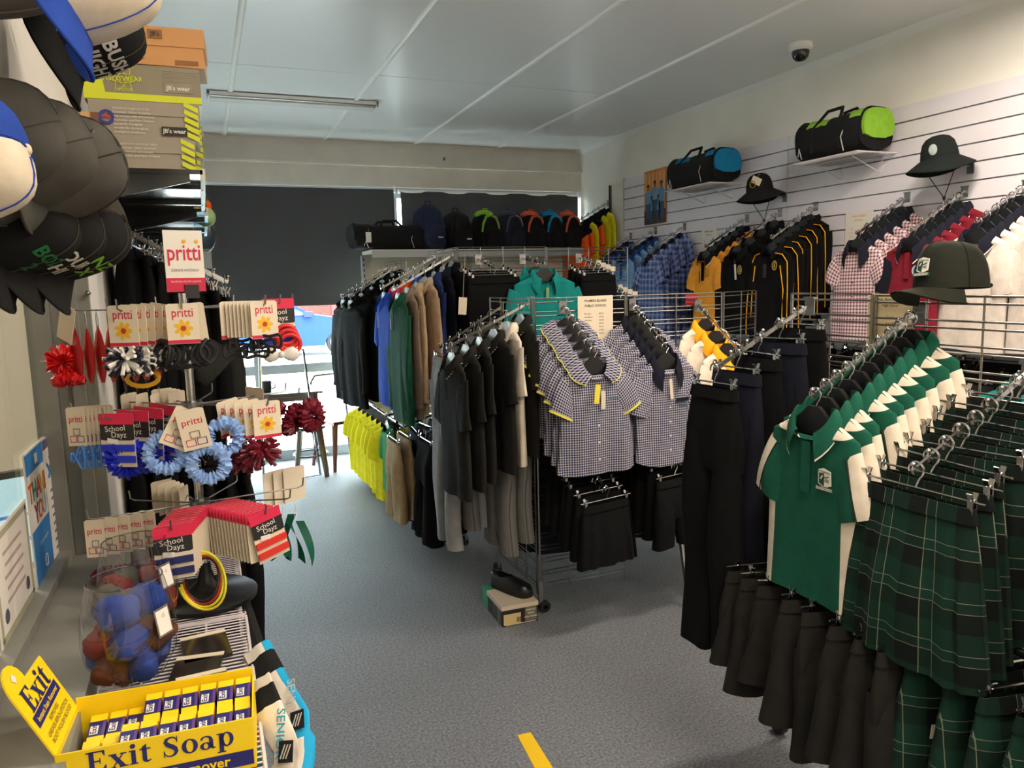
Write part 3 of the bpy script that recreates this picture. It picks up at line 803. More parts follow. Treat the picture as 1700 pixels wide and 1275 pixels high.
def grid_panel(a, b, z0, z1, label, pitch=0.075, nv=3, name='grid_panel', feet=None):
    a = Vector((a[0], a[1], 0)); b = Vector((b[0], b[1], 0)); d = b - a; L = d.length; rz = math.atan2(d.y, d.x)
    t = thing(name, label, 'display grid', a, rz, 'chrome display grids')
    fr = MB(); r = 0.0042
    for x in (0, L):
        fr.tube([(x, 0, z0), (x, 0, z1)], r + 0.001, 6)
    fr.build('upright', WIRE, t)
    w = MB()
    for k in range(1, nv):
        w.tube([(L * k / nv, -0.006, z0 + 0.02), (L * k / nv, -0.006, z1)], r * 0.75, 5)
    z = z1
    while z > z0 + 0.03:
        w.tube([(0, 0.003, z), (L, 0.003, z)], r * 0.75, 5)
        w.tube([(0, 0.003, z - 0.02), (L, 0.003, z - 0.02)], r * 0.75, 5)
        z -= pitch
    o = w.build('wires', WIRE, t); o['kind'] = 'stuff'
    if feet:
        for x in feet:
            f = MB().box((x, 0, z0 * 0.5 + 0.045), (0.022, 0.012, z0 + 0.05)).build('foot', STEEL, t, False)
            MB().lathe([(0.012, -0.018), (0.03, -0.016), (0.034, 0), (0.03, 0.016), (0.012, 0.018)], 16).build('castor', BLACKP, f, M=Matrix.Translation((x + 0.02, 0, 0.034)) @ Matrix.Rotation(R3(90), 4, 'X'))
    return t
# ================================================================ fabrics
CREAM = fab('cream_knit', (226, 214, 196)); GREEN = fab('bottle_green', (20, 84, 66)); NAVY = fab('navy_cloth', (21, 23, 37)); BLACK = mat('black_cloth', (19, 19, 20), 0.95, 0, 0.12, var=0.1, vscale=22, bump=0.25, bscale=55)
BLACK2 = mat('washed_black', (36, 35, 33), 0.95, 0, 0.15, var=0.1, vscale=22, bump=0.25, bscale=55); ROYAL = fab('royal_blue', (30, 80, 190)); BEIGE = fab('beige_drill', (188, 160, 130)); TAUPE = fab('taupe_drill', (140, 120, 104))
KHAKI = fab('khaki_drill', (170, 145, 108)); YEL = fab('bright_yellow', (250, 232, 30)); GREYT = fab('grey_marl', (150, 150, 150)); TEAL = fab('teal_polo', (20, 132, 128))
GOLD = fab('gold_polo', (236, 158, 52)); MAROON = fab('maroon_polo', (122, 26, 42)); ORANGE = fab('hivis_orange', (255, 98, 32)); HIYEL = fab('hivis_yellow', (225, 220, 30))
LBLUE = fab('light_blue_polo', (120, 165, 215)); DBLUE = fab('dark_blue_collar', (35, 72, 140)); PINK = fab('hot_pink', (238, 50, 105)); KELLY = fab('kelly_green', (30, 130, 70))
ROYAL2 = fab('deep_royal', (28, 38, 140)); AMBER = fab('amber_trim', (248, 170, 30)); WPINK = fab('white_polo', (218, 206, 196)); CHAR = fab('charcoal_cloth', (66, 64, 64))
DKGREEN = fab('dark_green_shirt', (26, 82, 62)); LIMEP = fab('lime_trim', (160, 205, 40))
GING = gingham('navy_gingham', (196, 193, 204), (30, 30, 62), 0.0115, 0.62)
MARG = gingham('maroon_gingham', (222, 205, 208), (112, 38, 58), 0.02, 0.45)
PLD = plaid('blue_plaid', (92, 112, 170), (44, 60, 122), (176, 196, 228), 0.05)
TART = tartan('green_tartan', (16, 52, 40), (8, 14, 13), (170, 172, 150), 0.115)
PINST = stripes('grey_pinstripe', (120, 118, 114), (92, 90, 88), 0.008, 0.3, False)
PIPEW = mat('white_piping', (236, 230, 218), 0.8); PIPEB = mat('black_piping', (22, 24, 24), 0.8); PIPEY = mat('yellow_piping', (225, 215, 80), 0.8)
BTNW = mat('white_button', (230, 228, 220), 0.35)
BRAID = stripes('braided_trim', (20, 20, 20), (220, 215, 205), 0.012, 0.5)
# ---------------------------------------------------------------- prototypes
def polo_green_zone(u, z, front, zs, za):
    if z > zs + 0.008 and abs(u) > 0.35: return 1
    if abs(u) > 0.74 and z < za + 0.02: return 1
    return 0
gp = proto(make_shirt('polo_shirt', GREEN, sw=0.152, L=0.50, cw=0.165, hw=0.172, T=0.026, sl=0.155, sth=30, col=GREEN, col_pipe=PIPEW, fall=0.042, tip=0.028, zone=polo_green_zone, zmats=[CREAM, PIPEB], szone=lambda q, c: 1 if c > 0.35 else 0, placket=GREEN, amp=0.005, seed=11, hang=HANGB, nd=0.055, cr=('shield', 0.072, -0.225, 0.042), label_neck=mat('dark_label', (44, 36, 36), 0.8)))
for s in (-1, 1):
    MB().tube(sleeve_line(s, 0.152, -0.078 - 0.0456, 0.155, R3(30), (0.0654, 0.0593), (0.016, 0.022), 0.35), 0.0018, 5).build('piping', PIPEB, gp)
wp2 = proto(make_shirt('polo_shirt', WPINK, sw=0.155, L=0.52, cw=0.168, hw=0.176, T=0.03, sl=0.16, sth=28, col=GREEN, col_pipe=PIPEW, zone=lambda u, z, f, zs, za: 1 if (abs(u) > 0.74 and z < za + 0.02) else 0, zmats=[GREEN], placket=WPINK, amp=0.005, seed=12, hang=HANGB))
tsk = proto(make_bottom('tartan_skirt', 'skirt', TART, w=0.145, L=0.40, T=0.035, amp=0.003, seed=21, pleats=5, flare=1.35, cat='skirt', bar_w=0.17))
tsh = [proto(make_bottom('tartan_shorts', 'legs', TART, w=0.15, L=0.34, T=0.03, pinch=-0.1, amp=0.005, seed=22 + k, rise=0.2, tagm=((-0.1, -0.22, 0.022, 0.035, WPAPER) if k == 1 else None))) for k in range(2)]
bsh = [proto(make_bottom('school_shorts', 'legs', BLACK2, w=0.185, L=l, T=0.034, amp=0.008, seed=31 + k, rise=0.2, pinch=-0.12, tagm=(tg if tg else None))) for k, (l, tg) in enumerate(((0.30, (-0.12, -0.12, 0.02, 0.03, WPAPER)), (0.36, None), (0.42, (0.05, -0.2, 0.028, 0.036, WPAPER))))]
bpn = [proto(make_bottom('long_trousers', 'legs', m_, w=0.112, L=0.88 + 0.04 * k, T=0.034, amp=0.009, seed=41 + k, rise=0.26, pinch=-0.14, cat='trousers')) for k, m_ in enumerate((BLACK, NAVY))]
bpt = proto(make_bottom('long_trousers', 'legs', BLACK, w=0.112, L=0.9, T=0.034, amp=0.009, seed=43, rise=0.26, pinch=-0.14, cat='trousers', tagm=(0.05, -0.1, 0.022, 0.13, mat('care_tag', (215, 200, 205), 0.8))))
gpp = proto(make_bottom('long_trousers', 'legs', GREYT, w=0.15, L=1.02, T=0.04, amp=0.008, seed=44, rise=0.26, pinch=0.15, cat='trousers'))
gps = proto(make_bottom('long_trousers', 'legs', PINST, w=0.16, L=0.97, T=0.04, amp=0.006, seed=45, rise=0.26, pinch=0.05, cat='trousers'))
g1 = proto(make_shirt('gingham_blouse', GING, sw=0.165, L=0.52, cw=0.178, hw=0.205, T=0.03, sl=0.14, sth=42, col=GING, col_pipe=PIPEY, fall=0.07, tip=0.02, round_=True, cuff=PIPEY, amp=0.008, seed=51, hang=HANGB, nd=0.07, cr=('word', 0.085, -0.24, 0.05), btn=BTNW, btn_z=[-0.36, -0.44, -0.52], tagm=(0.025, -0.2, 0.022, 0.085, TAGM, 0.05), curve=0.02))
MB().box((0, 0, -0.045), (0.026, 0.003, 0.09)).build('ribbon_tie', mat('yellow_ribbon', (238, 220, 60), 0.6), g1, False, M=Matrix.Translation((-0.012, -0.058, -0.165)) @ Matrix.Rotation(0.12, 4, 'Y'))
g2 = proto(make_shirt('gingham_shirt', GING, sw=0.165, L=0.52, cw=0.175, hw=0.185, T=0.03, sl=0.17, sth=28, col=NAVY, fall=0.055, tip=0.05, amp=0.007, seed=52, hang=HANGB, nd=0.07, cr=('word', 0.075, -0.31, 0.045), btn=BTNW, btn_z=[-0.24, -0.31, -0.38, -0.45, -0.52], pocket=NAVY, tagm=(0.0, -0.17, 0.018, 0.1, TAGM, -0.08), curve=0.03))
g3 = proto(make_shirt('sports_polo', CREAM, sw=0.155, L=0.56, cw=0.165, hw=0.17, T=0.03, sl=0.16, sth=30, col=AMBER, fall=0.06, tip=0.03, cuff=AMBER, zone=lambda u, z, f, zs, za: 1 if z < za - 0.03 else 0, zmats=[ROYAL2], amp=0.006, seed=53, hang=HANGB, placket=AMBER))
bsk = proto(make_bottom('black_skirt', 'skirt', BLACK, w=0.135, L=0.30, T=0.035, amp=0.004, seed=61, pleats=3, flare=1.28, cat='skirt', bar_w=0.15))
bks = [proto(make_bottom('black_shorts', 'legs', BLACK, w=0.12, L=0.34, T=0.036, amp=0.006, seed=62 + k, rise=0.2, tagm=((0.08, -0.02, 0.035, 0.03, TAGM) if k == 0 else None))) for k in range(2)]
bp = proto(make_shirt('black_polo', BLACK2, sw=0.19, L=0.66, T=0.03, sl=0.22, sth=20, col=BLACK2, col_pipe=BRAID, fall=0.04, tip=0.02, amp=0.008, seed=71, hang=HANGW, placket=BLACK))
wpo = proto(make_shirt('cream_polo', CREAM, sw=0.19, L=0.66, T=0.03, sl=0.22, sth=20, col=CREAM, col_pipe=BRAID, amp=0.007, seed=72, hang=HANGW))
def longs(nm, m_, seed, tg=None, **k):
    return proto(make_shirt(nm, m_, sw=0.21, L=0.76, T=0.032, long=True, col=m_, fall=0.04, tip=0.025, amp=0.008, seed=seed, hang=HANGW, placket=m_, tagm=tg, cuff=m_, **k))
lg = longs('work_shirt', DKGREEN, 81, (-0.04, -0.2, 0.03, 0.07, mat('dark_tag', (30, 30, 32), 0.6), 0.05)); lt = longs('work_shirt', TAUPE, 82); lb = longs('work_shirt', BEIGE, 83); ln = longs('work_shirt', fab('mid_navy', (36, 50, 100)), 84); lnv = longs('work_shirt', NAVY, 85); lbk = longs('work_shirt', BLACK, 86)
rb = proto(make_shirt('polo_shirt', ROYAL, sw=0.19, L=0.72, T=0.03, sl=0.22, sth=22, col=ROYAL, fall=0.04, tip=0.03, amp=0.008, seed=87, hang=HANGW, tagm=(-0.03, -0.2, 0.012, 0.08, TAGM, 0.0)))
pk = proto(make_shirt('polo_shirt', PINK, sw=0.19, L=0.6, sl=0.2, col=PINK, seed=88, hang=HANGW)); orr = proto(make_shirt('polo_shirt', ORANGE, sw=0.19, L=0.6, sl=0.2, col=ORANGE, seed=89, hang=HANGW)); sk = proto(make_shirt('polo_shirt', fab('sky_blue', (50, 140, 205)), sw=0.19, L=0.6, sl=0.2, col=ROYAL, seed=90, hang=HANGW))
hd = proto(make_shirt('hooded_jumper', BLACK, sw=0.22, L=0.84, T=0.036, long=True, hood=True, amp=0.01, seed=91, hang=HANGW, cuff=BLACK))
yt = proto(make_shirt('tee_shirt', YEL, sw=0.19, L=0.58, T=0.03, sl=0.17, sth=28, amp=0.008, seed=92, hang=HANGB)); kt = proto(make_shirt('tee_shirt', KELLY, sw=0.17, L=0.5, T=0.03, sl=0.17, sth=28, amp=0.008, seed=93, hang=HANGB))
khs = proto(make_bottom('cargo_shorts', 'legs', KHAKI, w=0.16, L=0.52, T=0.03, amp=0.009, seed=94, rise=0.25)); nvt = proto(make_bottom('work_trousers', 'legs', NAVY, w=0.16, L=0.62, T=0.05, amp=0.009, seed=95, rise=0.26, cat='trousers')); bkt = proto(make_bottom('work_trousers', 'legs', BLACK, w=0.16, L=0.62, T=0.05, amp=0.009, seed=96, rise=0.26, cat='trousers'))
tl = proto(make_shirt('teal_polo', TEAL, sw=0.2, L=0.6, T=0.03, sl=0.2, sth=22, col=TEAL, fall=0.045, tip=0.05, amp=0.006, seed=97, hang=HANGB, label_neck=MATS['dark_label'], tagm=(0.0, -0.16, 0.018, 0.06, mat('green_tag', (130, 165, 110), 0.7), 0.05)))
ho = proto(make_shirt('hivis_shirt', ORANGE, sw=0.19, L=0.68, sl=0.2, col=NAVY, zone=lambda u, z, f, zs, za: 1 if z > zs - 0.06 else 0, zmats=[NAVY], seed=101, hang=HANGB)); hy = proto(make_shirt('hivis_shirt', HIYEL, sw=0.19, L=0.68, sl=0.2, col=NAVY, seed=102, hang=HANGB, long=True))
lb1 = proto(make_shirt('light_blue_polo', LBLUE, sw=0.17, L=0.55, sl=0.18, col=DBLUE, seed=103, hang=HANGB, placket=DBLUE))
pd = proto(make_shirt('plaid_dress', PLD, sw=0.16, L=0.78, cw=0.165, hw=0.24, sl=0.14, sth=36, col=PLD, fall=0.05, tip=0.03, seed=104, hang=HANGB, amp=0.01, btn=BTNW, btn_z=[-0.22, -0.3]))
def gold_zone(u, z, f, zs, za): return 1 if (abs(u) > 0.7 and z < za + 0.06) else 0
gpo = proto(make_shirt('gold_polo', GOLD, sw=0.155, L=0.56, sl=0.17, sth=26, col=BLACK, col_pipe=PIPEW, zone=gold_zone, zmats=[BLACK], seed=105, hang=HANGB, placket=BLACK, tagm=(-0.03, -0.2, 0.012, 0.09, mat('brown_tag', (90, 60, 30), 0.7), 0), cr=('gold', 0.06, -0.21, 0.04)))
bpo = proto(make_shirt('black_polo', BLACK, sw=0.17, L=0.6, sl=0.2, sth=20, col=BLACK, seed=106, hang=HANGB, cr=('gold', 0.07, -0.22, 0.045), tagm=(0.02, -0.18, 0.02, 0.11, WPAPER, -0.1), placket=BLACK))
jk = proto(make_shirt('track_jacket', BLACK, sw=0.18, L=0.64, long=True, col=BLACK, fall=0.03, seed=107, hang=HANGB, cr=('gold', 0.07, -0.2, 0.045), tagm=(-0.02, -0.19, 0.034, 0.09, MATS['dark_tag'], 0), szone=lambda q, c: 0))
for s in (-1, 1):
    MB().tube([(s * 0.075, -0.038, -0.118), (s * 0.13, -0.028, -0.128)] + [tuple(p) for p in sleeve_line(s, 0.18, -0.132, 0.495, R3(10), (0.0738, 0.045), (0.02, 0.022), 0.5, 0.5)], 0.0034, 6).build('piping', AMBER, jk)
    MB().tube([(s * 0.12, -0.036, -0.2), (s * 0.15, -0.03, -0.36), (s * 0.152, -0.034, -0.6)], 0.0034, 6).build('piping', AMBER, jk)
md = proto(make_shirt('gingham_dress', MARG, sw=0.16, L=0.56, cw=0.165, hw=0.19, sl=0.14, sth=36, col=NAVY, fall=0.06, tip=0.05, seed=108, hang=HANGB, btn=mat('dark_button', (50, 24, 34), 0.4), btn_z=[-0.22, -0.3, -0.38]))
mp = proto(make_shirt('maroon_polo', MAROON, sw=0.165, L=0.6, sl=0.18, sth=24, slm=NAVY, col=NAVY, col_pipe=PIPEW, fall=0.045, tip=0.04, seed=109, hang=HANGB, cr=('round', 0.07, -0.23, 0.05), placket=MAROON, label_neck=MATS['dark_label'], zone=lambda u, z, f, zs, za: 0))
wpp = proto(make_shirt('white_polo', WPINK, sw=0.17, L=0.58, sl=0.2, sth=22, col=NAVY, col_pipe=PIPEW, fall=0.05, tip=0.04, seed=110, hang=HANGB, cr=('round', 0.07, -0.23, 0.05), label_neck=MATS['dark_label']))
# ================================================================ right-hand rack
grid_panel((1.88, 1.72), (1.88, 2.06), 0.12, 1.64, 'narrow chrome grid panel at the far end of the green polo rack', 0.0665 * 1.0, 2, feet=[0.33])
grid_panel((1.88, 0.35), (1.88, 1.705), 0.12, 1.635, 'wide chrome grid panel behind the green polo shirts', 0.0665, 8, feet=[0.02, 1.0])
A = lambda y, z0, z1, x0=1.87, x1=1.49: ((x0, y, z0), (x1, y, z1))
b, e = A(1.55, 1.60, 1.385)
arm(b, e, 'sloping arm carrying the green and white polo shirts', 10)
hang_row([gp], b, e, 10, lambda i, n: 'green and cream school polo shirt, %s on its sloping arm' % nth(i, n), 'polo shirt', 'green polo shirts on the right rack', 0.08, 0.97, 4)
b, e = A(1.23, 1.46, 1.25)
arm(b, e, 'sloping arm carrying the green tartan skirts', 8)
hang_row([tsk], b, e, 8, lambda i, n: 'dark green tartan pleated skirt on chrome clips, %s on its arm' % nth(i, n), 'skirt', 'tartan skirts on the right rack', 0.1, 0.97, 5)
b, e = A(0.74, 1.60, 1.40)
arm(b, e, 'sloping arm carrying white polos at the right edge', 5)
hang_row([wp2], b, e, 4, lambda i, n: 'white and green polo at right edge, %s on its arm' % nth(i, n), 'polo shirt', 'white and green polos', 0.2, 0.97, 4)
b, e = A(1.97, 1.61, 1.42)
arm(b, e, 'sloping arm carrying the long dark trousers beside the grid', 6)
hang_row([bpn[0], bpn[1], bpn[0], bpn[1], bpt], b, e, 5, lambda i, n: 'long dark school trousers beside green polos, %s on the sloping arm%s' % (nth(i, n), ', white tag' if i == 4 else ''), 'trousers', 'long dark trousers on the right rack', 0.1, 1.0, 4)
rail_bar((1.63, 0.45, 0.865), (1.63, 2.02, 0.865), 'low chrome rail carrying the shorts on the right rack')
hang_row([bsh[2], bsh[1], bsh[1], bsh[2], bsh[1], bsh[0], bsh[1], bsh[0]], (1.63, 1.80, 0.86), (1.63, 1.24, 0.86), 8, lambda i, n: 'faded black school shorts on the low rail, %s beside the tartan shorts' % ('nearest' if i == 0 else ORD[i]) if i < n - 1 else 'faded black school shorts at the far end of the low rail', 'shorts', 'black shorts on the low rail', 0.0, 1.0, 9, face=(0, -1), turn=R3(-12), seed=5)
hang_row([tsh[0], tsh[1], tsh[0], tsh[1], tsh[0], tsh[0], tsh[1]], (1.63, 1.17, 0.86), (1.63, 0.68, 0.86), 7, lambda i, n: 'green tartan shorts on the low rail, %s' % (['nearest to the viewer', 'second nearest to the viewer', 'third nearest to the viewer', 'middle one of seven', 'third from the black shorts', 'second from the black shorts', 'right beside the black shorts'][i]), 'shorts', 'tartan shorts on the low rail', 0.0, 1.0, 10, face=(0, -1), turn=R3(-15), seed=6)
# ================================================================ centre unit
grid_panel((1.50, 3.40), (2.01, 3.40), 0.1, 1.62, 'chrome grid panel behind the gingham blouses with yellow piping', 0.0665, 3, feet=[0.0])
pc = grid_panel((2.02, 3.40), (2.60, 3.38), 0.3, 1.62, 'chrome grid panel behind the navy collared gingham shirts', 0.0665, 2)
grid_panel((2.62, 3.39), (3.03, 3.62), 0.3, 1.62, 'short angled chrome grid panel beside the long dark trousers', 0.0665, 2)
grid_panel((1.49, 3.42), (1.49, 4.0), 0.1, 1.62, 'chrome side grid panel carrying black polos and grey trousers', 0.0665, 4, feet=[0.56])
tp = AY(1115, 785, 3.37); fp = AZ(1145, 1013, 0.0)
lg_ = thing('brace_leg', 'slanting grey steel leg propping the centre display grid', 'leg', (fp.x, fp.y, 0))
MB().bar((0, 0, 0.0), tuple(tp - fp), 0.024, 0.012, 0, (1, 0, 0)).build('leg_tube', STEEL, lg_, False)
MB().box((0, 0.0, 0.006), (0.03, 0.03, 0.012)).build('foot_cap', BLACKP, lg_, False)
b, e = (1.65, 3.39, 1.585), (1.65, 3.07, 1.385)
arm(b, e, 'sloping arm carrying gingham blouses with rounded collars', 6)
hang_row([g1], b, e, 6, lambda i, n: 'navy gingham blouse with round yellow-piped collar, %s on its arm' % nth(i, n), 'blouse', 'gingham blouses with round collars', 0.12, 0.98, 3)
b, e = (2.05, 3.39, 1.585), (2.06, 3.10, 1.38)
arm(b, e, 'sloping arm carrying gingham shirts with navy collars', 6)
hang_row([g2], b, e, 6, lambda i, n: 'navy gingham shirt with plain navy pointed collar, %s on its arm' % nth(i, n), 'shirt', 'gingham shirts with navy collars', 0.12, 0.98, 3)
b, e = (2.44, 3.37, 1.565), (2.46, 3.00, 1.31)
arm(b, e, 'sloping arm carrying cream and royal blue sports polos', 5)
hang_row([g3], b, e, 4, lambda i, n: 'cream and royal blue sports polo with amber collar, %s on its arm' % nth(i, n), 'polo shirt', 'cream and royal blue polos', 0.15, 0.85, 4)
b, e = (1.66, 3.38, 0.88), (1.71, 3.08, 0.715)
arm(b, e, 'low sloping arm carrying short black skirts', 5)
hang_row([bsk], b, e, 6, lambda i, n: 'short black pleated skirt on clip hanger, %s on the low arm' % nth(i, n), 'skirt', 'black skirts under the gingham blouses', 0.1, 1.0, 5)
b, e = (2.06, 3.38, 0.93), (2.11, 3.10, 0.78)
arm(b, e, 'low sloping arm carrying small black shorts', 5)
hang_row([bks[0], bks[1]], b, e, 5, lambda i, n: 'small black shorts on clip hanger under gingham shirts, %s' % nth(i, n), 'shorts', 'black shorts under the gingham shirts', 0.1, 1.0, 6)
for xx, q in ((1.72, 'behind the short black skirts'), (2.1, 'behind the small black shorts'), (2.42, 'behind the slanting leg')):
    b, e = (xx, 3.42, 1.0), (xx, 3.78, 0.9)
    arm(b, e, 'low arm carrying black trousers ' + q, 4)
    hang_row([bkt, nvt], b, e, 4, (lambda i, n, q=q: 'black trousers %s, %s' % (q, nth(i, n, 'rearmost', 'nearest the grid', 'from the rear'))), 'trousers', 'black trousers ' + q, 0.15, 0.98, 5)
b, e = (1.50, 3.46, 1.61), (1.06, 3.46, 1.405)
arm(b, e, 'sloping arm carrying black polos and one cream polo', 7)
hang_row([bp, bp, bp, bp, wpo, bp], b, e, 6, lambda i, n: 'cream polo shirt with dark braided collar edge among black polos' if i == 4 else 'black polo shirt with braided white collar edge, %s on its arm' % nth(i, n), 'polo shirt', 'polos on pale hangers', 0.12, 0.95, 5)
b, e = (1.50, 3.85, 1.58), (1.14, 3.85, 1.375)
arm(b, e, 'sloping arm carrying grey trousers behind the black polos', 6)
hang_row([gpp, gps, gpp, gps], b, e, 4, lambda i, n: 'long grey school trousers on clip hanger, %s on its arm' % nth(i, n), 'trousers', 'grey trousers on the centre unit', 0.2, 0.96, 6)
hang_row([gps], (1.46, 3.60, 1.42), (1.36, 3.60, 1.36), 2, lambda i, n: ['grey pinstripe trousers hanging lowest beside the black shoe', 'grey pinstripe trousers hanging against the side grid'][i], 'trousers', 'grey pinstripe trousers', 0.1, 1.0, 3, face=(-1, 0))
arm((1.50, 3.60, 1.44), (1.33, 3.60, 1.345), 'short sloping arm carrying grey pinstripe trousers', 3)
# ================================================================ rear unit
grid_panel((1.47, 4.50), (2.07, 4.50), 0.1, 1.925, 'tall chrome grid panel facing front behind the black polos', 0.0665, 4)
grid_panel((2.08, 4.50), (2.68, 4.50), 0.1, 1.92, 'tall chrome grid panel beside the light blue polos', 0.0665, 4)
grid_panel((1.47, 4.52), (1.47, 5.12), 0.12, 1.925, 'tall chrome side grid carrying the green and beige work shirts', 0.0665, 4, feet=[0.0])
grid_panel((1.50, 5.9), (1.50, 6.68), 0.12, 1.9, 'tall chrome side grid carrying the black hooded jumpers', 0.0665, 4)
b, e = (1.47, 4.57, 1.895), (1.08, 4.57, 1.685)
arm(b, e, 'sloping arm carrying green, beige and navy work shirts', 6)
nm = ['dark green work shirt with black swing tag, frontmost on its arm', 'taupe work shirt hanging behind the dark green shirt', 'beige long sleeved work shirt, nearer of the two beige', 'beige long sleeved work shirt, farther of the two beige', 'mid navy work shirt hanging behind the beige shirts', 'dark navy work shirt, second from the rear of its arm', 'black work shirt at the rear of the beige shirt arm']
hang_row([lg, lt, lb, lb, ln, lnv, lbk], b, e, 7, nm, 'work shirt', 'work shirts on the rear unit', 0.05, 0.95, 5)
b, e = (1.47, 4.96, 1.90), (1.08, 4.96, 1.69)
arm(b, e, 'sloping arm carrying blue, pink and orange polos', 6)
nm = ['royal blue polo shirt hanging left of the dark green shirt', 'hot pink polo shirt peeping between blue and green shirts', 'orange polo shirt behind the hot pink polo', 'sky blue polo shirt behind the beige shirts', 'dark navy work shirt at the back of the coloured polos', 'black work shirt at the back of the coloured polos']
hang_row([rb, pk, orr, sk, lnv, lbk], b, e, 6, nm, 'polo shirt', 'coloured polos on the rear unit', 0.05, 0.95, 5)
for yy, lab in ((6.58, 'sloping arm carrying black jumpers nearest the window'), (6.22, 'sloping arm carrying black jumpers beside the royal blue polo')):
    b, e = (1.50, yy, 1.865), (1.09, yy, 1.625)
    arm(b, e, lab, 6)
    hang_row([hd], b, e, 5, (lambda i, n, q=('window-side' if yy > 6.4 else 'nearer'): 'black hooded jumper on the %s arm, %s' % (q, nth(i, n))), 'jumper', 'black hooded jumpers', 0.1, 0.97, 5, face=(-1, -0.22))
rail_bar((1.24, 6.7, 0.72), (1.24, 5.35, 0.72), 'low rail carrying the yellow tee shirts')
hang_row([yt], (1.24, 6.55, 0.72), (1.24, 5.45, 0.74), 7, lambda i, n: 'bright yellow tee shirt on the low rail, %s' % (['nearest', 'second nearest', 'third nearest', 'middle one of seven', 'third from the window', 'second from the window', 'nearest the window'][i]), 'tee shirt', 'yellow tee shirts', 0, 1, 5, face=(-1, -0.75), seed=8)
b, e = (1.47, 5.28, 0.86), (1.14, 5.28, 0.78)
arm(b, e, 'low arm carrying green tee shirts behind the khaki shorts', 3)
hang_row([kt], b, e, 2, lambda i, n: ['kelly green tee shirt between yellow tees and khaki shorts', 'kelly green tee shirt behind the front green tee'][i], 'tee shirt', 'green tee shirts', 0.3, 0.95, 4)
b, e = (1.47, 4.82, 0.88), (1.08, 4.82, 0.75)
arm(b, e, 'low arm carrying khaki shorts and dark trousers', 5)
nm = ['khaki cargo shorts on the low arm, frontmost', 'khaki cargo shorts on the low arm, second', 'dark navy work trousers behind the khaki shorts', 'black work trousers behind the khaki shorts', 'dark navy work trousers near the side grid', 'black work trousers nearest the side grid']
hang_row([khs, khs, nvt, bkt, nvt, bkt], b, e, 6, nm, 'trousers', 'low work trousers on the rear unit', 0.05, 0.98, 6)
b, e = (1.47, 4.45, 0.90), (1.20, 4.45, 0.80)
arm(b, e, 'low arm carrying black trousers behind the grey trousers', 4)
hang_row([bkt, nvt], b, e, 4, lambda i, n: 'dark trousers on the low arm behind grey trousers, %s' % nth(i, n), 'trousers', 'dark trousers behind the grey trousers', 0.05, 0.98, 6)
# front of the rear unit
b, e = (1.90, 4.48, 1.86), (1.90, 4.15, 1.82)
arm(b, e, 'straight arm carrying the teal polos above the centre unit', 3)
hang_row([tl], b, e, 2, lambda i, n: ['teal polo shirt facing front above the black and cream polos', 'teal polo shirt hanging behind the front teal polo'][i], 'polo shirt', 'teal polos on the rear unit', 0.6, 0.98, 3)
for xx, zz, lab in ((1.60, 1.86, 'black work trousers hanging left of the teal polo'), (1.72, 1.66, 'black work trousers hanging low beside the teal polo'), (2.30, 1.86, 'black shorts with swing tag right of the teal polo'), (2.46, 1.70, 'black shorts hanging beside light blue polos')):
    b, e = (xx, 4.48, zz), (xx, 4.22, zz - 0.06)
    arm(b, e, 'arm holding ' + lab, 3)
    pr = [bkt] if xx < 2 else [bks[0]]
    hang_row(pr, b, e, 4, (lambda i, n, l=lab: '%s, %s' % (l, nth(i, n, 'front one', 'back one'))), 'trousers', lab + 's', 0.3, 1.0, 6)
# ================================================================ garments on the slatwall
def wall_arm(y, z0, z1, x1, desc, ps, n, cat, grp, jit=5, t0=0.12):
    b, e = (3.925, y, z0), (x1, y, z1)
    arm(b, e, 'wall arm carrying ' + grp, 5, 'arms on the slatwall')
    hang_row(ps, b, e, n, (desc if isinstance(desc, list) else (lambda i, n_: desc % nth(i, n_))), cat, grp, t0, 0.97, jit, seed=int(y * 100))
wall_arm(6.98, 2.50, 2.30, 3.55, ['orange hi-vis shirt with navy shoulders, frontmost by the backpacks', 'orange hi-vis shirt with navy shoulders, second by the backpacks', 'yellow hi-vis shirt between the orange hi-vis shirts', 'orange hi-vis shirt between the yellow hi-vis shirts', 'yellow hi-vis shirt, second from the wall', 'yellow hi-vis shirt nearest the wall'], [ho, ho, hy, ho, hy, hy], 6, 'work shirt', 'hi-vis shirts in the corner')
wall_arm(6.53, 2.14, 1.94, 3.60, 'light blue polo with dark blue collar near corner, %s', [lb1], 5, 'polo shirt', 'light blue polos nearest the corner')
wall_arm(6.09, 2.16, 1.97, 3.58, 'light blue polo with dark blue collar beside plaid dresses, %s', [lb1], 5, 'polo shirt', 'light blue polos beside the plaid dresses')
wall_arm(5.63, 2.16, 1.95, 3.56, 'blue plaid school dress on the slatwall, %s', [pd], 5, 'dress', 'blue plaid dresses')
wall_arm(4.81, 2.16, 1.94, 3.54, 'gold and black polo shirt on the slatwall, %s', [gpo], 6, 'polo shirt', 'gold and black polos')
wall_arm(4.45, 2.17, 1.96, 3.55, 'black crested polo between gold polos and jackets, %s', [bpo], 4, 'polo shirt', 'black crested polos')
wall_arm(4.10, 2.18, 1.96, 3.55, 'black track jacket with amber piping, %s', [jk], 6, 'jacket', 'black jackets with amber piping')
wall_arm(3.37, 2.16, 1.94, 3.54, 'maroon gingham dress with navy collar, %s', [md], 6, 'dress', 'maroon gingham dresses')
wall_arm(3.00, 2.15, 1.93, 3.54, 'maroon polo shirt with navy collar and round badge, %s', [mp], 6, 'polo shirt', 'maroon polos')
wall_arm(2.66, 2.14, 1.95, 3.58, 'white polo shirt with navy collar and round badge, %s', [wpp], 6, 'polo shirt', 'white polos with navy collars')
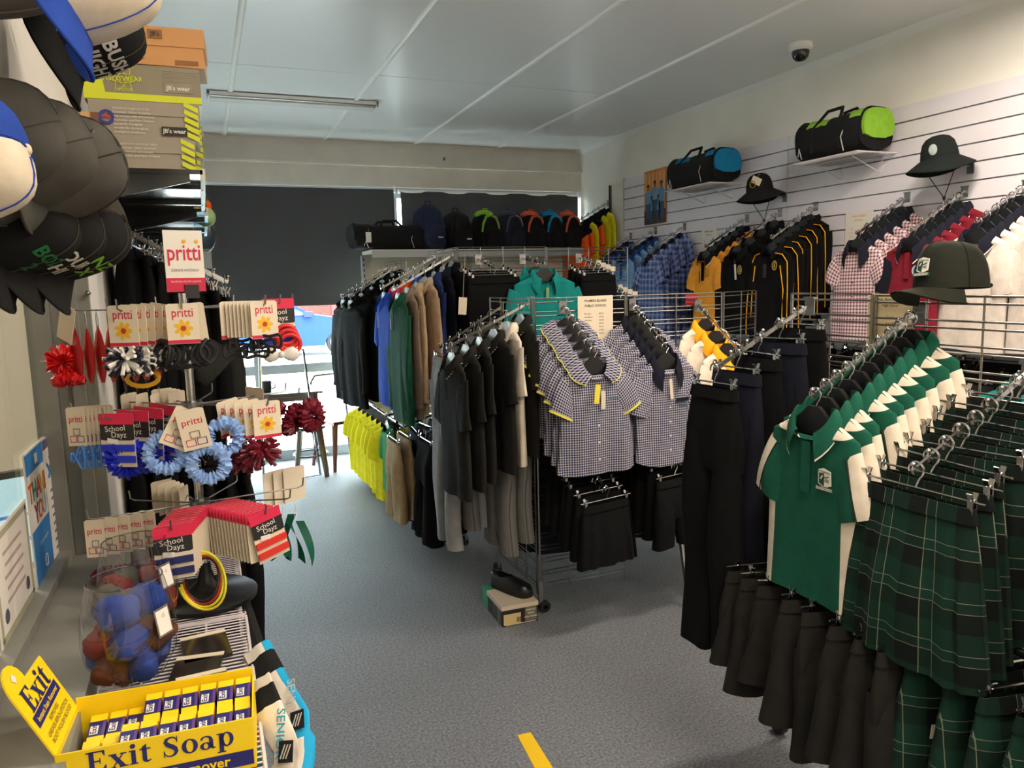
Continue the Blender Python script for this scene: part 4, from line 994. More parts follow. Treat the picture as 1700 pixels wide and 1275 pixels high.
wall_arm(2.30, 2.14, 1.95, 3.58, 'white polo shirt with navy collar at right frame edge, %s', [wpp], 4, 'polo shirt', 'white polos at the right edge')
# lower row on the slatwall
for y, ps, lab, grp, cat in ((2.35, [tl], 'teal polo on the lower wall arm behind the grid, %s', 'teal polos on the lower wall', 'polo shirt'), (2.75, [bsh[1]], 'black shorts on the lower wall arm below white polos, %s', 'lower black shorts below the white polos', 'shorts'), (3.15, [bsh[2]], 'black shorts on the lower wall arm below maroon polos, %s', 'lower black shorts below the maroon polos', 'shorts'), (3.6, [bsh[1]], 'black shorts on the lower wall arm below maroon dresses, %s', 'lower black shorts below the maroon dresses', 'shorts'), (4.0, [bkt], 'black trousers on the lower wall arm below track jackets, %s', 'lower black trousers below the jackets', 'trousers'), (4.5, [nvt], 'navy trousers on the lower wall arm below black polos, %s', 'lower navy trousers below the polos', 'trousers'), (5.0, [bkt], 'black trousers on the lower wall arm below gold polos, %s', 'lower black trousers below the gold polos', 'trousers')):
    wall_arm(y, 1.30 if y > 2.4 else 1.36, 1.14 if y > 2.4 else 1.22, 3.5, lab, ps, 4, cat, grp)
# ================================================================ caps on the left wall
def make_cap(label, loc, up, front, m_front, m_back=None, m_brim=None, txt=None, txt_m=None, txt2=None, group='caps on the left wall', name='baseball_cap', sc=1.0, peg=False):
    t = thing(name, label, 'cap', group=group)
    up = Vector(up).normalized(); fr = Vector(front); fr = (fr - up * fr.dot(up)).normalized(); y = -fr; x = y.cross(up)
    t.matrix_basis = Matrix(((x.x * sc, y.x * sc, up.x * sc, loc[0]), (x.y * sc, y.y * sc, up.y * sc, loc[1]), (x.z * sc, y.z * sc, up.z * sc, loc[2]), (0, 0, 0, 1)))
    m_back = m_back or m_front; m_brim = m_brim or m_front
    rx, ry, h = 0.083, 0.098, 0.125
    def pt(a, q):
        # q 0 rim .. 1 top ; front is -Y
        c = math.cos(q * PI / 2) ** 0.62; s = math.sin(q * PI / 2) ** 0.95
        fx = 1.0
        f = max(0, -math.sin(a))
        return (rx * c * math.cos(a) * (1 + 0.02 * math.cos(6 * a) * (1 - q)), ry * c * math.sin(a) * (1 - 0.04 * f), h * (s + 0.10 * f * math.sin(q * PI)))
    n, K = 36, 9
    rows = [[pt(2 * PI * j / n, k / K * 0.995) for j in range(n)] for k in range(K + 1)]
    ff = MB(); bb = MB(); vf = []; fb = []; ffr = []
    allv = [p for r in rows for p in r]
    for k in range(K):
        for j in range(n):
            a = 2 * PI * (j + 0.5) / n; q = (k * n + j, k * n + (j + 1) % n, (k + 1) * n + (j + 1) % n, (k + 1) * n + j)
            s = math.sin(a)
            if s < -0.12: ffr.append(q)
            elif s > 0.93 and k < 4 and k > 0: continue
            else: fb.append(q)
    ff.add(allv, ffr); bb.add(allv, fb)
    cr_ = ff.build('front_panel', m_front, t, angle=60)
    bb.build('back_panel', m_back, t, angle=60)
    MB().ball((0, 0, h * 1.0), 0.008, 0.008, 0.005).build('top_button', m_front, t)
    # seams
    for a in (R3(-90), R3(-7), R3(187)):
        MB().tube([tuple(Vector(pt(a, k / 8 * 0.98)) * 1.006) for k in range(9)], 0.0014, 4).build('seam', m_back, t)
    # brim
    top = []; L = 0.068
    for k in range(5):
        q = k / 4; r = []
        for j in range(17):
            a = R3(-165 + 150 * j / 16); w = math.sin((j / 16) * PI) ** 0.55
            bx, by = rx * math.cos(a) * (1 + 0.12 * q), ry * 0.96 * math.sin(a) - L * q * w
            r.append((bx, by, 0.006 - 0.30 * (bx ** 2) / rx * (0.4 + 0.6 * q) * 1.2 - 0.012 * q))
        top.append(r)
    b = MB(); b.grid(top, flip=True); b.grid([[(p[0], p[1], p[2] - 0.004) for p in r] for r in top])
    b.build('brim', m_brim, t, angle=60)
    MB().tube(top[-1], 0.0028, 5).build('brim_edge', m_brim, t)
    MB().tube([tuple(Vector(pt(R3(60 + 60 * k / 6), 0.03)) * 1.01) for k in range(7)], 0.006, 6).build('strap', m_back, t)
    if txt:
        def wrap(s, size, zc, xoff=0.0):
            o = text(s, size, txt_m, cr_, (0, 0, 0), (1, 0, 0), (0, 0, 1), bold=0.03)
            me = o.data
            for v in me.vertices:
                xx, zz = v.co.x * size + xoff, v.co.y * size + zc
                q = min(0.9, max(0.02, zz / (h * 1.05))); q = math.asin(min(0.99, q)) / (PI / 2)
                a = -PI / 2 + xx / (rx * max(0.3, math.cos(q * PI / 2) ** 0.62))
                p = Vector(pt(a, q)) * 1.012
                v.co = p
            o.matrix_basis = Matrix.Identity(4)
        wrap(txt, 0.032, 0.062)
        if txt2: wrap(txt2, 0.03, 0.032)
    return t
CAPG = fab('charcoal_cap', (78, 76, 70)); CAPB = fab('black_cap', (24, 24, 24)); CAPW = fab('cream_cap', (214, 200, 178)); CAPBL = fab('blue_cap', (36, 66, 150)); CAPMESH = fab('cap_mesh', (58, 52, 44)); LET_G = mat('green_thread', (20, 110, 60), 0.8); LET_W = mat('pale_thread', (200, 195, 185), 0.8); LET_L = mat('lime_thread', (110, 170, 40), 0.8); CAPGR = fab('grey_cap', (120, 116, 108))
UP = (1, -0.05, 0.12)
make_cap('grey cap cut off by the top left corner', AY(-30, -20, 1.45) + Vector((0.0, 0, 0.05)), UP, (0, -0.2, -1), CAPGR, CAPGR, CAPGR)
make_cap('cream fronted cap with blue brim, above the charcoal caps', AY(116, 46, 1.36) + Vector((0, 0, 0.065)), (1, -0.1, 0.3), (-0.1, -0.45, -1), CAPW, CAPBL, CAPBL)
make_cap('black cap with pale lettering below the cream cap', AY(115, 100, 1.62) + Vector((0, 0, 0.055)), (1, -0.12, 0.2), (-0.05, -0.5, -1), CAPB, CAPMESH, CAPB, 'BUSH', LET_W, 'NIGHT')
make_cap('cream and blue cap at the left picture edge', AY(-135, 262, 1.22), UP, (0, -0.35, -1), CAPW, CAPBL, CAPBL)
for k, lab in enumerate(('charcoal cap closest to the wall in its nest', 'charcoal cap in the middle of its nest', 'charcoal cap with mesh back, outermost in its nest')):
    make_cap(lab, AY(-45, 240, 1.42) + Vector((0.036 * k, 0.06 * k, -0.012 * k)), (1, -0.16, 0.30), (-0.25, -1, -0.25), CAPG, CAPMESH if k == 2 else CAPG, CAPG, sc=1.05)
for k, (lab, a, b_, m_) in enumerate((('black cap with green lettering, closest to the wall', 'BOZ', '2', LET_G), ('black cap with white lettering between two black caps', 'OUR', 'HI', LET_W), ('black cap with lime lettering, outermost of three', 'NZ', 'X', LET_L))):
    make_cap(lab, AY(-2, 372, 1.56) + Vector((0.034 * k, 0.05 * k, -0.004 * k)), (1, -0.22, 0.22), (-0.05, -0.42, -1), CAPB, CAPMESH, CAPB, a, m_, b_, sc=1.0)
for k, (px_, py_, yy, lab) in enumerate(((118, 30, 1.42, 'thin steel wall peg behind the cream and blue cap'), (30, 300, 1.46, 'thin steel wall peg carrying the charcoal caps'), (70, 400, 1.60, 'thin steel wall peg carrying the lettered black caps'))):
    p = AY(px_, py_, yy)
    tag(MB().tube([(-0.31, p.y, p.z + 0.05), (-0.16, p.y, p.z + 0.07), (-0.15, p.y, p.z + 0.085)], 0.0035, 6).box((-0.297, p.y, p.z + 0.05), (0.006, 0.03, 0.05)).build('cap_peg', STEEL), lab, 'peg', 'cap pegs')
# ================================================================ shelves and shoe boxes
SHELFM = mat('shelf_steel', (70, 72, 72), 0.16, 0.75); SHELFE = mat('shelf_edge', (205, 200, 188), 0.4)
def shelf(y0, y1, z, label, x1=0.0):
    t = thing('wall_shelf', label, 'shelf', (-0.30, (y0 + y1) / 2, z), 0, 'metal shelves on the left wall')
    w = x1 + 0.30; L = y1 - y0
    MB().box((w / 2, 0, -0.006), (w, L, 0.012)).build('deck', SHELFM, t, False)
    MB().box((w, 0, -0.012), (0.012, L, 0.03)).build('front_edge', SHELFE, t, False)
    for q in (-0.25, 0.25):
        MB().box((w / 2, q * L, -0.02), (w, 0.03, 0.014)).build('stiffener', SHELFM, t, False)
    for q in (-1, 1):
        MB().prism([(0, 0), (w * 0.9, 0), (w * 0.9, -0.02), (0, -0.09)], q * (L / 2 - 0.004) - 0.002, q * (L / 2 - 0.004) + 0.002, loc=(0, 0, -0.012)).build('shelf_bracket', SHELFM, t, False)
    return t
shelf(2.2, 3.05, 2.015, 'dark reflective metal shelf under the shoe boxes', 0.02)
shelf(3.07, 4.2, 2.0, 'farther dark reflective metal shelf beyond the shoe boxes', 0.03)
BOXO = mat('orange_carton', (214, 156, 98), 0.6); BOXG = mat('grey_carton', (158, 148, 132), 0.45); BOXGS = mat('silver_carton', (142, 134, 112), 0.35, 0.3); LIME = mat('lime_print', (214, 222, 40), 0.5); BLK = mat('black_print', (40, 36, 34), 0.6); WPR = mat('white_print', (226, 220, 208), 0.6); BRP = mat('brown_print', (150, 104, 62), 0.6)
def shoebox(label, x0, x1, z0, z1, y, d, m, lid=None, rz=0.0):
    t = thing('shoe_box', label, 'box', ((x0 + x1) / 2, y + d / 2, z0), rz, 'shoe boxes on the shelf')
    w = x1 - x0; h = z1 - z0
    MB().box((0, 0, h * 0.5), (w, d, h)).build('carton', m, t, False)
    lh = h * 0.36 if lid is None else lid
    MB().box((0, 0, h - lh / 2 + 0.001), (w + 0.008, d + 0.008, lh)).build('lid', m, t, False)
    return t, w, h, -d / 2 - 0.0055
R_, U_ = (1, 0, 0), (0, 0, 1)
zb = [2.018, 2.122, 2.222, 2.322, 2.425]
t, w, h, yf = shoebox('grey shoe box with lime stripes at the bottom of its stack', -0.25, 0.005, zb[0], zb[1], 2.4, 0.17, BOXG)
def lime_stripes(t, w, h, yf, lh=0.62):
    for k in range(5):
        z = h * (0.02 + 0.2 * k)
        MB().prism([(w * 0.36, z + 0.012), (w * 0.5, z - 0.006), (w * 0.5, z + 0.008), (w * 0.37, z + 0.024)], yf - 0.0012, yf - 0.0002).build('printed_stripe', LIME, t, False)
def jb(t, w, h, yf, x, z, s=0.016):
    MB().box((x, yf - 0.0008, z), (0.066, 0.0012, 0.024)).build('brand_plate', BLK, t, False)
    text("JB's wear", s, WPR, t, (x, yf - 0.0018, z), R_, U_, bold=0.02)
def para(t, yf, x, z, lines, m=WPR, size=0.0088, lead=0.0105):
    for k, l in enumerate(lines):
        text(l, size, m, t, (x, yf - 0.0012, z - k * lead), R_, U_, align='LEFT')
lime_stripes(t, w, h, yf); jb(t, w, h, yf, w * 0.3, h * 0.1)
para(t, yf, -w * 0.26, h * 0.86, ['tested and exceeding Safety', 'Footwear. Safety footwear', 'that comply and exceed', 'Australian and New Zealand'])
t, w, h, yf = shoebox('grey shoe box with lime stripes and brand plate, second from bottom', -0.25, 0.022, zb[1], zb[2], 2.4, 0.17, BOXG)
lime_stripes(t, w, h, yf); jb(t, w, h, yf, w * 0.26, h * 0.24)
para(t, yf, -w * 0.3, h * 0.80, ['tested and engineered for', 'Footwear. Safety footwear', 'that comply with and exceed', 'Australian and New Zealand', 'standards. Designed', 'durably for the toughest', 'workplace conditions.'])
for tt_, xx in ((t, -0.36),):
    MB().lathe([(0.012, 0.0), (0.019, 0.001), (0.02, 0.0)], 16).build('round_logo', mat('logo_blue', (60, 60, 150), 0.6), t, False, M=Matrix.Translation((w * xx, yf - 0.0006, h * 0.55)) @ Matrix.Rotation(R3(90), 4, 'X'))
    MB().prism([(-0.012, 0.0), (0.012, -0.002), (0.0, 0.01)], -0.001, 0.0).build('logo_flash', mat('logo_red', (200, 60, 60), 0.6), t, False, loc=(w * xx, yf - 0.001, h * 0.55))
t, w, h, yf = shoebox('silver and lime footwear box, second from top', -0.262, 0.034, zb[2], zb[3], 2.4, 0.17, BOXGS, lid=0.0)
MB().box((0, yf + 0.0045, 0.012), (w, 0.0015, 0.018)).prism([(-w / 2, 0.018), (-w * 0.32, 0.018), (-w * 0.36, h * 0.98), (-w / 2, h * 0.98)], yf + 0.0037, yf + 0.005).build('lime_band', LIME, t, False)
text('TECHNICALLY', 0.011, LIME, t, (-0.055, yf + 0.003, h * 0.9), R_, U_); text('FOOTWEAR', 0.018, LIME, t, (-0.05, yf + 0.003, h * 0.58), (1, 0, 0.03), U_, bold=0.01); text('SUPERIOR', 0.011, LIME, t, (-0.05, yf + 0.003, h * 0.3), R_, U_)
for k in range(3):
    a = k * PI / 3
    MB().tube([(-0.05 + 0.034 * math.cos(q) * math.cos(a) - 0.012 * math.sin(q) * math.sin(a), yf + 0.0025, h * 0.6 + 0.034 * math.cos(q) * math.sin(a) + 0.012 * math.sin(q) * math.cos(a)) for q in [i * PI / 10 for i in range(20)]], 0.0008, 4, closed=True).build('atom_ring', LIME, t)
for k in range(14):
    MB().box((w * 0.33, yf + 0.0046, h * 0.26 + k * 0.0048), (w * 0.32, 0.0012, 0.0018)).build('printed_line', BOXG, t, False)
MB().box((w * 0.3, yf + 0.0035, h * 0.42), (0.072, 0.0012, 0.024)).build('brand_plate', BOXGS, t, False); text("JB's wear", 0.0165, WPR, t, (w * 0.3, yf + 0.0022, h * 0.42), R_, U_, bold=0.02)
t, w, h, yf = shoebox('orange shoe box on top of its stack', -0.17, 0.052, zb[3], zb[4], 2.4, 0.17, BOXO, lid=0.05, rz=R3(-3))
MB().box((-0.01, yf - 0.0008, h - 0.02), (0.036, 0.0012, 0.024)).build('brand_plate', BRP, t, False); text("JB's", 0.016, BLK, t, (-0.01, yf - 0.0018, h - 0.02), R_, U_, bold=0.02)
MB().box((w * 0.3, yf + 0.0035, h * 0.12), (0.06, 0.0012, 0.012)).build('printed_label', BRP, t, False)
for k in range(7):
    a = R3(-20 + 35 * k)
    MB().prism([(-0.09 + 0.02 * math.cos(a) - 0.008, 0.026 + 0.016 * math.sin(a)), (-0.09 + 0.045 * math.cos(a) - 0.006, 0.026 + 0.032 * math.sin(a) - 0.004), (-0.09 + 0.045 * math.cos(a) + 0.008, 0.026 + 0.032 * math.sin(a) + 0.004), (-0.09 + 0.02 * math.cos(a) + 0.008, 0.026 + 0.016 * math.sin(a) + 0.004)], yf + 0.0032, yf + 0.0045).build('printed_leaf', BRP, t, False)
for k, (y, z, lab) in enumerate(((2.66, 2.018, 'lime striped shoe box farther along the shelf, lower'), (2.66, 2.118, 'lime striped shoe box farther along the shelf, upper'), (2.95, 2.018, 'grey shoe box near the far end of the near shelf'), (3.3, 2.003, 'lime striped shoe box on the farther shelf'))):
    t, w, h, yf = shoebox(lab, -0.24, 0.02 + 0.01 * (k % 2), z, z + 0.098, y, 0.17, BOXG)
    lime_stripes(t, w, h, yf)
    for q in range(3):
        MB().prism([(-0.07, 0.01 + q * 0.03), (0.07, 0.022 + q * 0.03), (0.07, 0.034 + q * 0.03), (-0.07, 0.022 + q * 0.03)], -0.0005, 0.0005, 0, Matrix.Rotation(R3(90), 3, 'Z'), (w / 2 + 0.0052, 0, 0)).build('end_stripe', LIME, t, False)
tag(MB().box((-0.262, 2.36, 2.09), (0.03, 0.008, 0.18), 0, Matrix.Rotation(R3(4), 3, 'Y')).box((-0.238, 2.368, 2.09), (0.016, 0.03, 0.178), 1).build('cardboard_sheet', [mat('cardboard', (206, 164, 112), 0.8), mat('cardboard_edge', (120, 84, 60), 0.8)], None, False), 'folded tan cardboard standing left of the grey shoe boxes', 'cardboard')
tag(MB().box((-0.14, 2.385, 2.022), (0.24, 0.03, 0.02), 0, Matrix.Rotation(R3(3), 3, 'Y')).build('shelf_ticket_strip', SHELFE, None, False), 'cream ticket strip along the shelf under the boxes', 'ticket strip')
# header sign under the farther shelf
CLEAR = glassm('clear_plastic', (0.86, 0.88, 0.88), 0.08)
t = thing('hanging_sign', 'grey see-through brand sign seen from behind under the shelf', 'sign', (-0.12, 4.2, 1.86))
MB().box((0, 0, 0), (0.34, 0.006, 0.10)).build('panel', mat('sign_grey', (150, 156, 158), 0.3), t, False)
text('Clarks', 0.085, mat('sign_ink', (46, 48, 50), 0.6), t, (0.02, -0.005, 0.0), (-1, 0, 0), (0, 0, 1), bold=0.0)
tag(MB().ball((0.02, 3.42, 1.93), 0.045, 0.05, 0.075, 12, 8).ball((0.03, 3.42, 2.0), 0.04, 0.045, 0.04, 12, 8, 1).build('plastic_bag', [glassm('bag_film', (0.72, 0.84, 0.9), 0.25), mat('bag_green', (150, 180, 120), 0.4)]), 'clear plastic bag of pale green and blue goods on shelf end', 'bag')
tag(MB().prism([(-0.012, 0), (0.014, 0.0), (0.01, 0.045), (-0.004, 0.06)], -0.01, 0.01, loc=(0.045, 3.5, 2.02)).build('orange_tab', ORANGE, None, False), 'small bright orange tab above the plastic bag', 'tab')
# ================================================================ black trousers on the left wall
nb = [proto(make_bottom('black_trousers', 'legs', BLACK, w=0.16, L=l, T=0.03, amp=0.008, seed=120 + k, rise=0.24, cat='trousers')) for k, l in enumerate((0.62, 0.5, 0.75))]
nsk = proto(make_bottom('black_trousers', 'skirt', BLACK2, w=0.15, L=0.42, T=0.035, amp=0.006, seed=125, flare=1.2, cat='trousers'))
for y, z0, z1, lab, grp, n in ((2.95, 1.945, 1.735, 'black trousers behind the hair-tie stand, %s on the upper arm', 'upper black trousers on the left', 9), (3.45, 1.95, 1.74, 'black trousers on the second upper arm, %s', 'second upper black trousers on the left', 6)):
    b, e = (-0.275, y, z0), (0.085, y, z1)
    arm(b, e, 'sloping wall arm on the left at %s' % ('the hair-tie stand' if y < 3 else 'the farther end'), 8, 'arms on the left wall')
    hang_row([nsk, nb[1], nb[0], nb[1], nb[2], nb[0], nb[2], nb[0], nb[2]], b, e, n, (lambda i, n_, l=lab: l % nth(i, n_)), 'trousers', grp, 0.08, 0.97, 6)
for y, lab, grp, n in ((2.9, 'black trousers on the lower arm behind the stand, %s', 'lower black trousers on the left', 7), (3.4, 'black trousers on the second lower arm, %s', 'second lower black trousers on the left', 5)):
    b, e = (-0.275, y, 1.24), (0.10, y, 1.12)
    arm(b, e, 'lower sloping wall arm on the left at %s' % ('the hair-tie stand' if y < 3 else 'the farther end'), 6, 'arms on the left wall')
    hang_row([nb[2], nb[0]], b, e, n, (lambda i, n_, l=lab: l % nth(i, n_)), 'trousers', grp, 0.08, 0.97, 6)
# ================================================================ white wire table
TZ = 0.87
WWIRE = mat('white_wire', (226, 218, 222), 0.4)
tb = thing('wire_table', 'white wire shelf table under the hair-tie stand', 'table', (-0.115, 1.75, 0))
def wire_deck(y0, y1, z, name):
    m = MB(); x0, x1 = -0.155, 0.155
    m.tube([(x0, y0, z), (x1, y0, z), (x1, y1, z), (x0, y1, z)], 0.004, 6, closed=True)
    m.tube([(x1, y0, z - 0.03), (x1, y1, z - 0.03)], 0.003, 6)
    n = int((y1 - y0) / 0.0165)
    for k in range(1, n):
        y = y0 + (y1 - y0) * k / n
        m.tube([(x0, y, z), (x1, y, z), (x1 + 0.001, y, z - 0.03)], 0.0019, 5)
    for x in (-0.07, 0.06): m.tube([(x, y0, z - 0.004), (x, y1, z - 0.004)], 0.0025, 5)
    o = m.build(name, WWIRE, tb); o['kind'] = 'stuff'
    return o
wire_deck(0.225, 0.72, TZ, 'wire_deck'); wire_deck(-0.75, 0.215, TZ, 'wire_deck'); MB().box((0, -0.015, 0.597), (0.31, 1.47, 0.006)).build('lower_tray', mat('tray_grey', (70, 70, 74), 0.6), tb, False)
for x in (-0.15, 0.15):
    for y in (-0.74, 0.215, 0.71):
        MB().tube([(x, y, 0.0), (x, y, TZ)], 0.007, 8).build('leg', WWIRE, tb)
# coloured packets on the lower shelf
rnd = random.Random(4)
PK = [mat('packet_%d' % i, c, 0.4) for i, c in enumerate(((40, 44, 60), (70, 110, 150), (190, 60, 50), (170, 170, 172), (60, 60, 64), (50, 130, 150)))]
PKN = ['dark navy', 'steel blue', 'red', 'pale grey', 'charcoal', 'teal']
PKX = ['by the aisle edge', 'in the middle', 'by the wall']
for r in range(8):
    for c in range(3):
        i = (r * 2 + c * 3 + (r // 3)) % 6
        y = 1.12 + r * 0.105; x = 0.0 - c * 0.1
        o = MB().box((0, 0, 0.045), (0.085, 0.03, 0.09)).box((0, -0.0155, 0.06), (0.06, 0.001, 0.035), 1).build('sock_packet', [PK[i], PK[(i + 3) % 6]], None, False, M=Matrix.Translation((x, y, 0.605)) @ Matrix.Rotation(R3(rnd.uniform(-15, 15)), 4, 'Z'))
        tag(o, '%s sock packet under the wire table %s, row %s from front' % (PKN[i], PKX[c], ['first', 'second', 'third', 'fourth', 'fifth', 'sixth', 'seventh', 'eighth'][r]), 'packet', 'sock packets on the lower wire shelf')
# flat black stocking packs on the table
PACKF = mat('pack_film', (38, 36, 34), 0.15, 0, 0.6)
for (x, y, z, rz, lab) in ((-0.055, 1.80, 0.876, 6, 'flat black stocking pack with pale header on wire table'), (-0.075, 1.69, 0.876, -8, 'flat black stocking pack tucked under the glass bowl'), (-0.06, 1.60, 0.876, 4, 'flat black stocking pack nearest the soap box')):
    t = thing('stocking_pack', lab, 'packet', (x, y, z), R3(rz), 'black stocking packs')
    MB().box((0, 0, 0.004), (0.10, 0.13, 0.009)).build('sleeve', PACKF, t, False)
    MB().box((0, 0.062, 0.009), (0.1, 0.016, 0.002)).build('header', TAGM, t, False)
# ================================================================ hair-tie stand
SX, SY = -0.05, 2.12
T1, T2, T3 = 1.655, 1.405, 1.14
st = thing('hair_tie_stand', 'chrome revolving hair accessory stand on a black round base', 'display stand', (SX, SY, TZ + 0.004))
MB().lathe([(0.001, 0.0), (0.128, 0.0), (0.13, 0.012), (0.12, 0.02), (0.05, 0.03), (0.025, 0.05), (0.015, 0.08), (0.014, 0.1)], 32).build('base', mat('stand_base', (26, 26, 27), 0.45), st)
MB().tube([(0, 0, 0.05), (0, 0, 0.82)], 0.011, 12).build('pole', CHROME, st)
z0 = TZ + 0.004
HOOKS = {1: [(180, .27), (238, .25), (270, .2), (322, .24), (345, .24), (2, .27), (55, .22), (110, .22), (148, .22)], 2: [(186, .27), (222, .25), (270, .22), (318, .24), (350, .27), (20, .26), (75, .2), (115, .2), (145, .2)], 3: [(192, .26), (256, .25), (306, .26), (338, .24), (5, .27), (60, .2), (110, .22), (150, .2)]}
def hdir(a): return Vector((math.cos(R3(a)), math.sin(R3(a)), 0))
for tr, z in ((1, T1), (2, T2), (3, T3)):
    MB().lathe([(0.011, -0.01), (0.026, -0.008), (0.026, 0.008), (0.011, 0.01)], 16, (0, 0, z - z0)).build('hub', STEEL, st)
    for (a, L) in HOOKS[tr]:
        d = hdir(a)
        MB().tube([tuple(d * 0.02 + Vector((0, 0, z - z0))), tuple(d * (L - 0.012) + Vector((0, 0, z - z0 + 0.004))), tuple(d * L + Vector((0, 0, z - z0 + 0.008))), tuple(d * (L + 0.003) + Vector((0, 0, z - z0 + 0.03)))], 0.0022, 6).build('hook', STEEL, st)
# top sign
PRED = mat('berry_print', (206, 36, 74), 0.7)
sg = thing('stand_sign', 'white topper sign with red pritti lettering on the stand', 'sign', (SX + 0.01, SY, T1 + 0.025), R3(14))
MB().box((0.0, 0, 0.095), (0.094, 0.002, 0.155)).build('card', WPAPER, sg, False)
MB().box((0.0, -0.0014, 0.035), (0.094, 0.0012, 0.035)).build('red_band', PRED, sg, False)
text('pritti', 0.058, PRED, sg, (0, -0.0022, 0.115), R_, U_, bold=0.01, squash=0.72)
text('DESIGNS AUSTRALIA', 0.009, INKG, sg, (0, -0.0022, 0.072), R_, U_, squash=0.8)
text('Australia best school hair accessories', 0.0078, WPR, sg, (0, -0.0028, 0.044), R_, U_, squash=0.62)
for x in (0.002, 0.032): MB().lathe([(0.001, 0.001), (0.005, 0.0)], 8).build('flower_dot', mat('flower_yellow', (235, 180, 30), 0.7), sg, False, M=Matrix.Translation((x, -0.003, 0.145)) @ Matrix.Rotation(R3(90), 4, 'X'))
MB().box((0.012, -0.003, 0.018), (0.034, 0.008, 0.035)).tube([(0.0, 0.0, -0.02), (0.0, 0.0, 0.03)], 0.003, 6).build('clip', BLACKP, sg, False)
# ---------------------------------------------------------------- cards: origin at the punched hole, hanging down, face -Y
FLY = MATS['flower_yellow']; CARDM = mat('card_stock', (226, 212, 188), 0.75); DAYP = mat('dayz_pink', (222, 36, 78), 0.6); DAYK = mat('dayz_black', (34, 32, 32), 0.6); BLOGO = mat('logo_blue_line', (60, 60, 140), 0.7)
def card(kind, name='hair_tie_card', detail=True):
    t = thing(name, '', 'card')
    if kind in ('daisy', 'eight', 'plain'):
        w, h = {'daisy': (0.07, 0.094), 'eight': (0.046, 0.096), 'plain': (0.06, 0.09)}[kind]
        MB().prism([(-w / 2, 0.012), (-w / 2 + 0.006, 0.016), (w / 2 - 0.006, 0.016), (w / 2, 0.012), (w / 2, -h + 0.016), (-w / 2, -h + 0.016)], -0.0006, 0.0006).build('card', CARDM, t, False)
        if kind == 'plain' or not detail: return t
        text('pritti', 0.03 if kind == 'daisy' else 0.022, PRED, t, (0, -0.001, -0.006 if kind == 'daisy' else -0.014), R_, U_, bold=0.008, squash=0.8)
        if kind == 'daisy':
            MB().box((0, -0.0009, -h + 0.021), (w, 0.0006, 0.008)).build('red_edge', PRED, t, False)
            f = MB()
            for k in range(7):
                a = 2 * PI * k / 7; c = (0.013 * math.cos(a), -0.042 + 0.013 * math.sin(a))
                f.prism([(c[0] + 0.0085 * math.cos(a) * math.cos(q) - 0.005 * math.sin(a) * math.sin(q), c[1] + 0.0085 * math.sin(a) * math.cos(q) + 0.005 * math.cos(a) * math.sin(q)) for q in [i * PI / 4 for i in range(8)]], -0.0012, -0.0008)
            f.build('daisy_petals', FLY, t, False)
            MB().prism([(0.0065 * math.cos(q), -0.042 + 0.0065 * math.sin(q)) for q in [i * PI / 4 for i in range(8)]], -0.0018, -0.0012).build('daisy_centre', mat('daisy_red', (190, 60, 30), 0.7), t, False)
        else:
            for (cx_, cz, m_) in ((-0.009, -0.063, PRED), (0.009, -0.063, BLOGO), (0.0, -0.045, INKG)):
                r = 0.0075
                MB().tube([(cx_ - r, -0.001, cz - r), (cx_ + r, -0.001, cz - r), (cx_ + r, -0.001, cz + r), (cx_ - r, -0.001, cz + r)], 0.0011, 4, closed=True).build('logo_square', m_, t)
    else:
        w, h = 0.084, 0.128
        MB().box((0, 0, -h / 2 + 0.014), (w, 0.0014, h)).build('card', CARDM, t, False)
        MB().box((0, -0.0004, 0.0), (w, 0.0016, 0.028)).build('pink_header', DAYP, t, False)
        if not detail: return t
        MB().prism([(-w / 2, -0.012), (w / 2, -0.012), (w / 2, -0.048), (w / 2 - 0.008, -0.05), (-w / 2 + 0.008, -0.05), (-w / 2, -0.048)], -0.0016, -0.0004).build('black_panel', DAYK, t, False)
        text('School', 0.019, WPR, t, (-0.004, -0.0022, -0.022), (1, 0, 0.08), U_, bold=0.005); text('Dayz', 0.019, WPR, t, (0.004, -0.0022, -0.037), R_, U_, bold=0.005)
        MB().box((-0.012, -0.003, -0.052), (0.026, 0.001, 0.012), 0, Matrix.Rotation(R3(8), 3, 'Y')).build('price_sticker', WPAPER, t, False)
        bm_ = {'navy': mat('navy_band', (38, 40, 96), 0.85), 'red': mat('red_band_cloth', (214, 52, 40), 0.85), 'royal': mat('royal_band', (30, 50, 190), 0.8)}[kind]
        for z in (-0.068, -0.095):
            MB().box((0, -0.003, z), (w * 0.98, 0.007, 0.016)).build('elastic_band', bm_, t, False)
    return t
cD, cE, cP = card('daisy'), card('eight'), card('plain')
cN, cR, cRo = card('navy'), card('red'), card('royal')
cNp, cRp = card('navy', detail=False), card('red', detail=False)
for k in (cD, cE, cP, cN, cR, cRo, cNp, cRp): proto(k)
def on_hook(src, tier, a, r, label, cat, group=None, rot=0.0, dz=0.0, tilt=0.0):
    o = copy_tree(src) if src is not None else None
    z = {1: T1, 2: T2, 3: T3}[tier]; d = hdir(a)
    p = Vector((SX, SY, z)) + d * r
    o.location = (p.x, p.y, p.z + dz); o.rotation_euler = (0, tilt, face_rot(d.x, d.y) + rot)
    tag(o, label, cat, group)
    return o
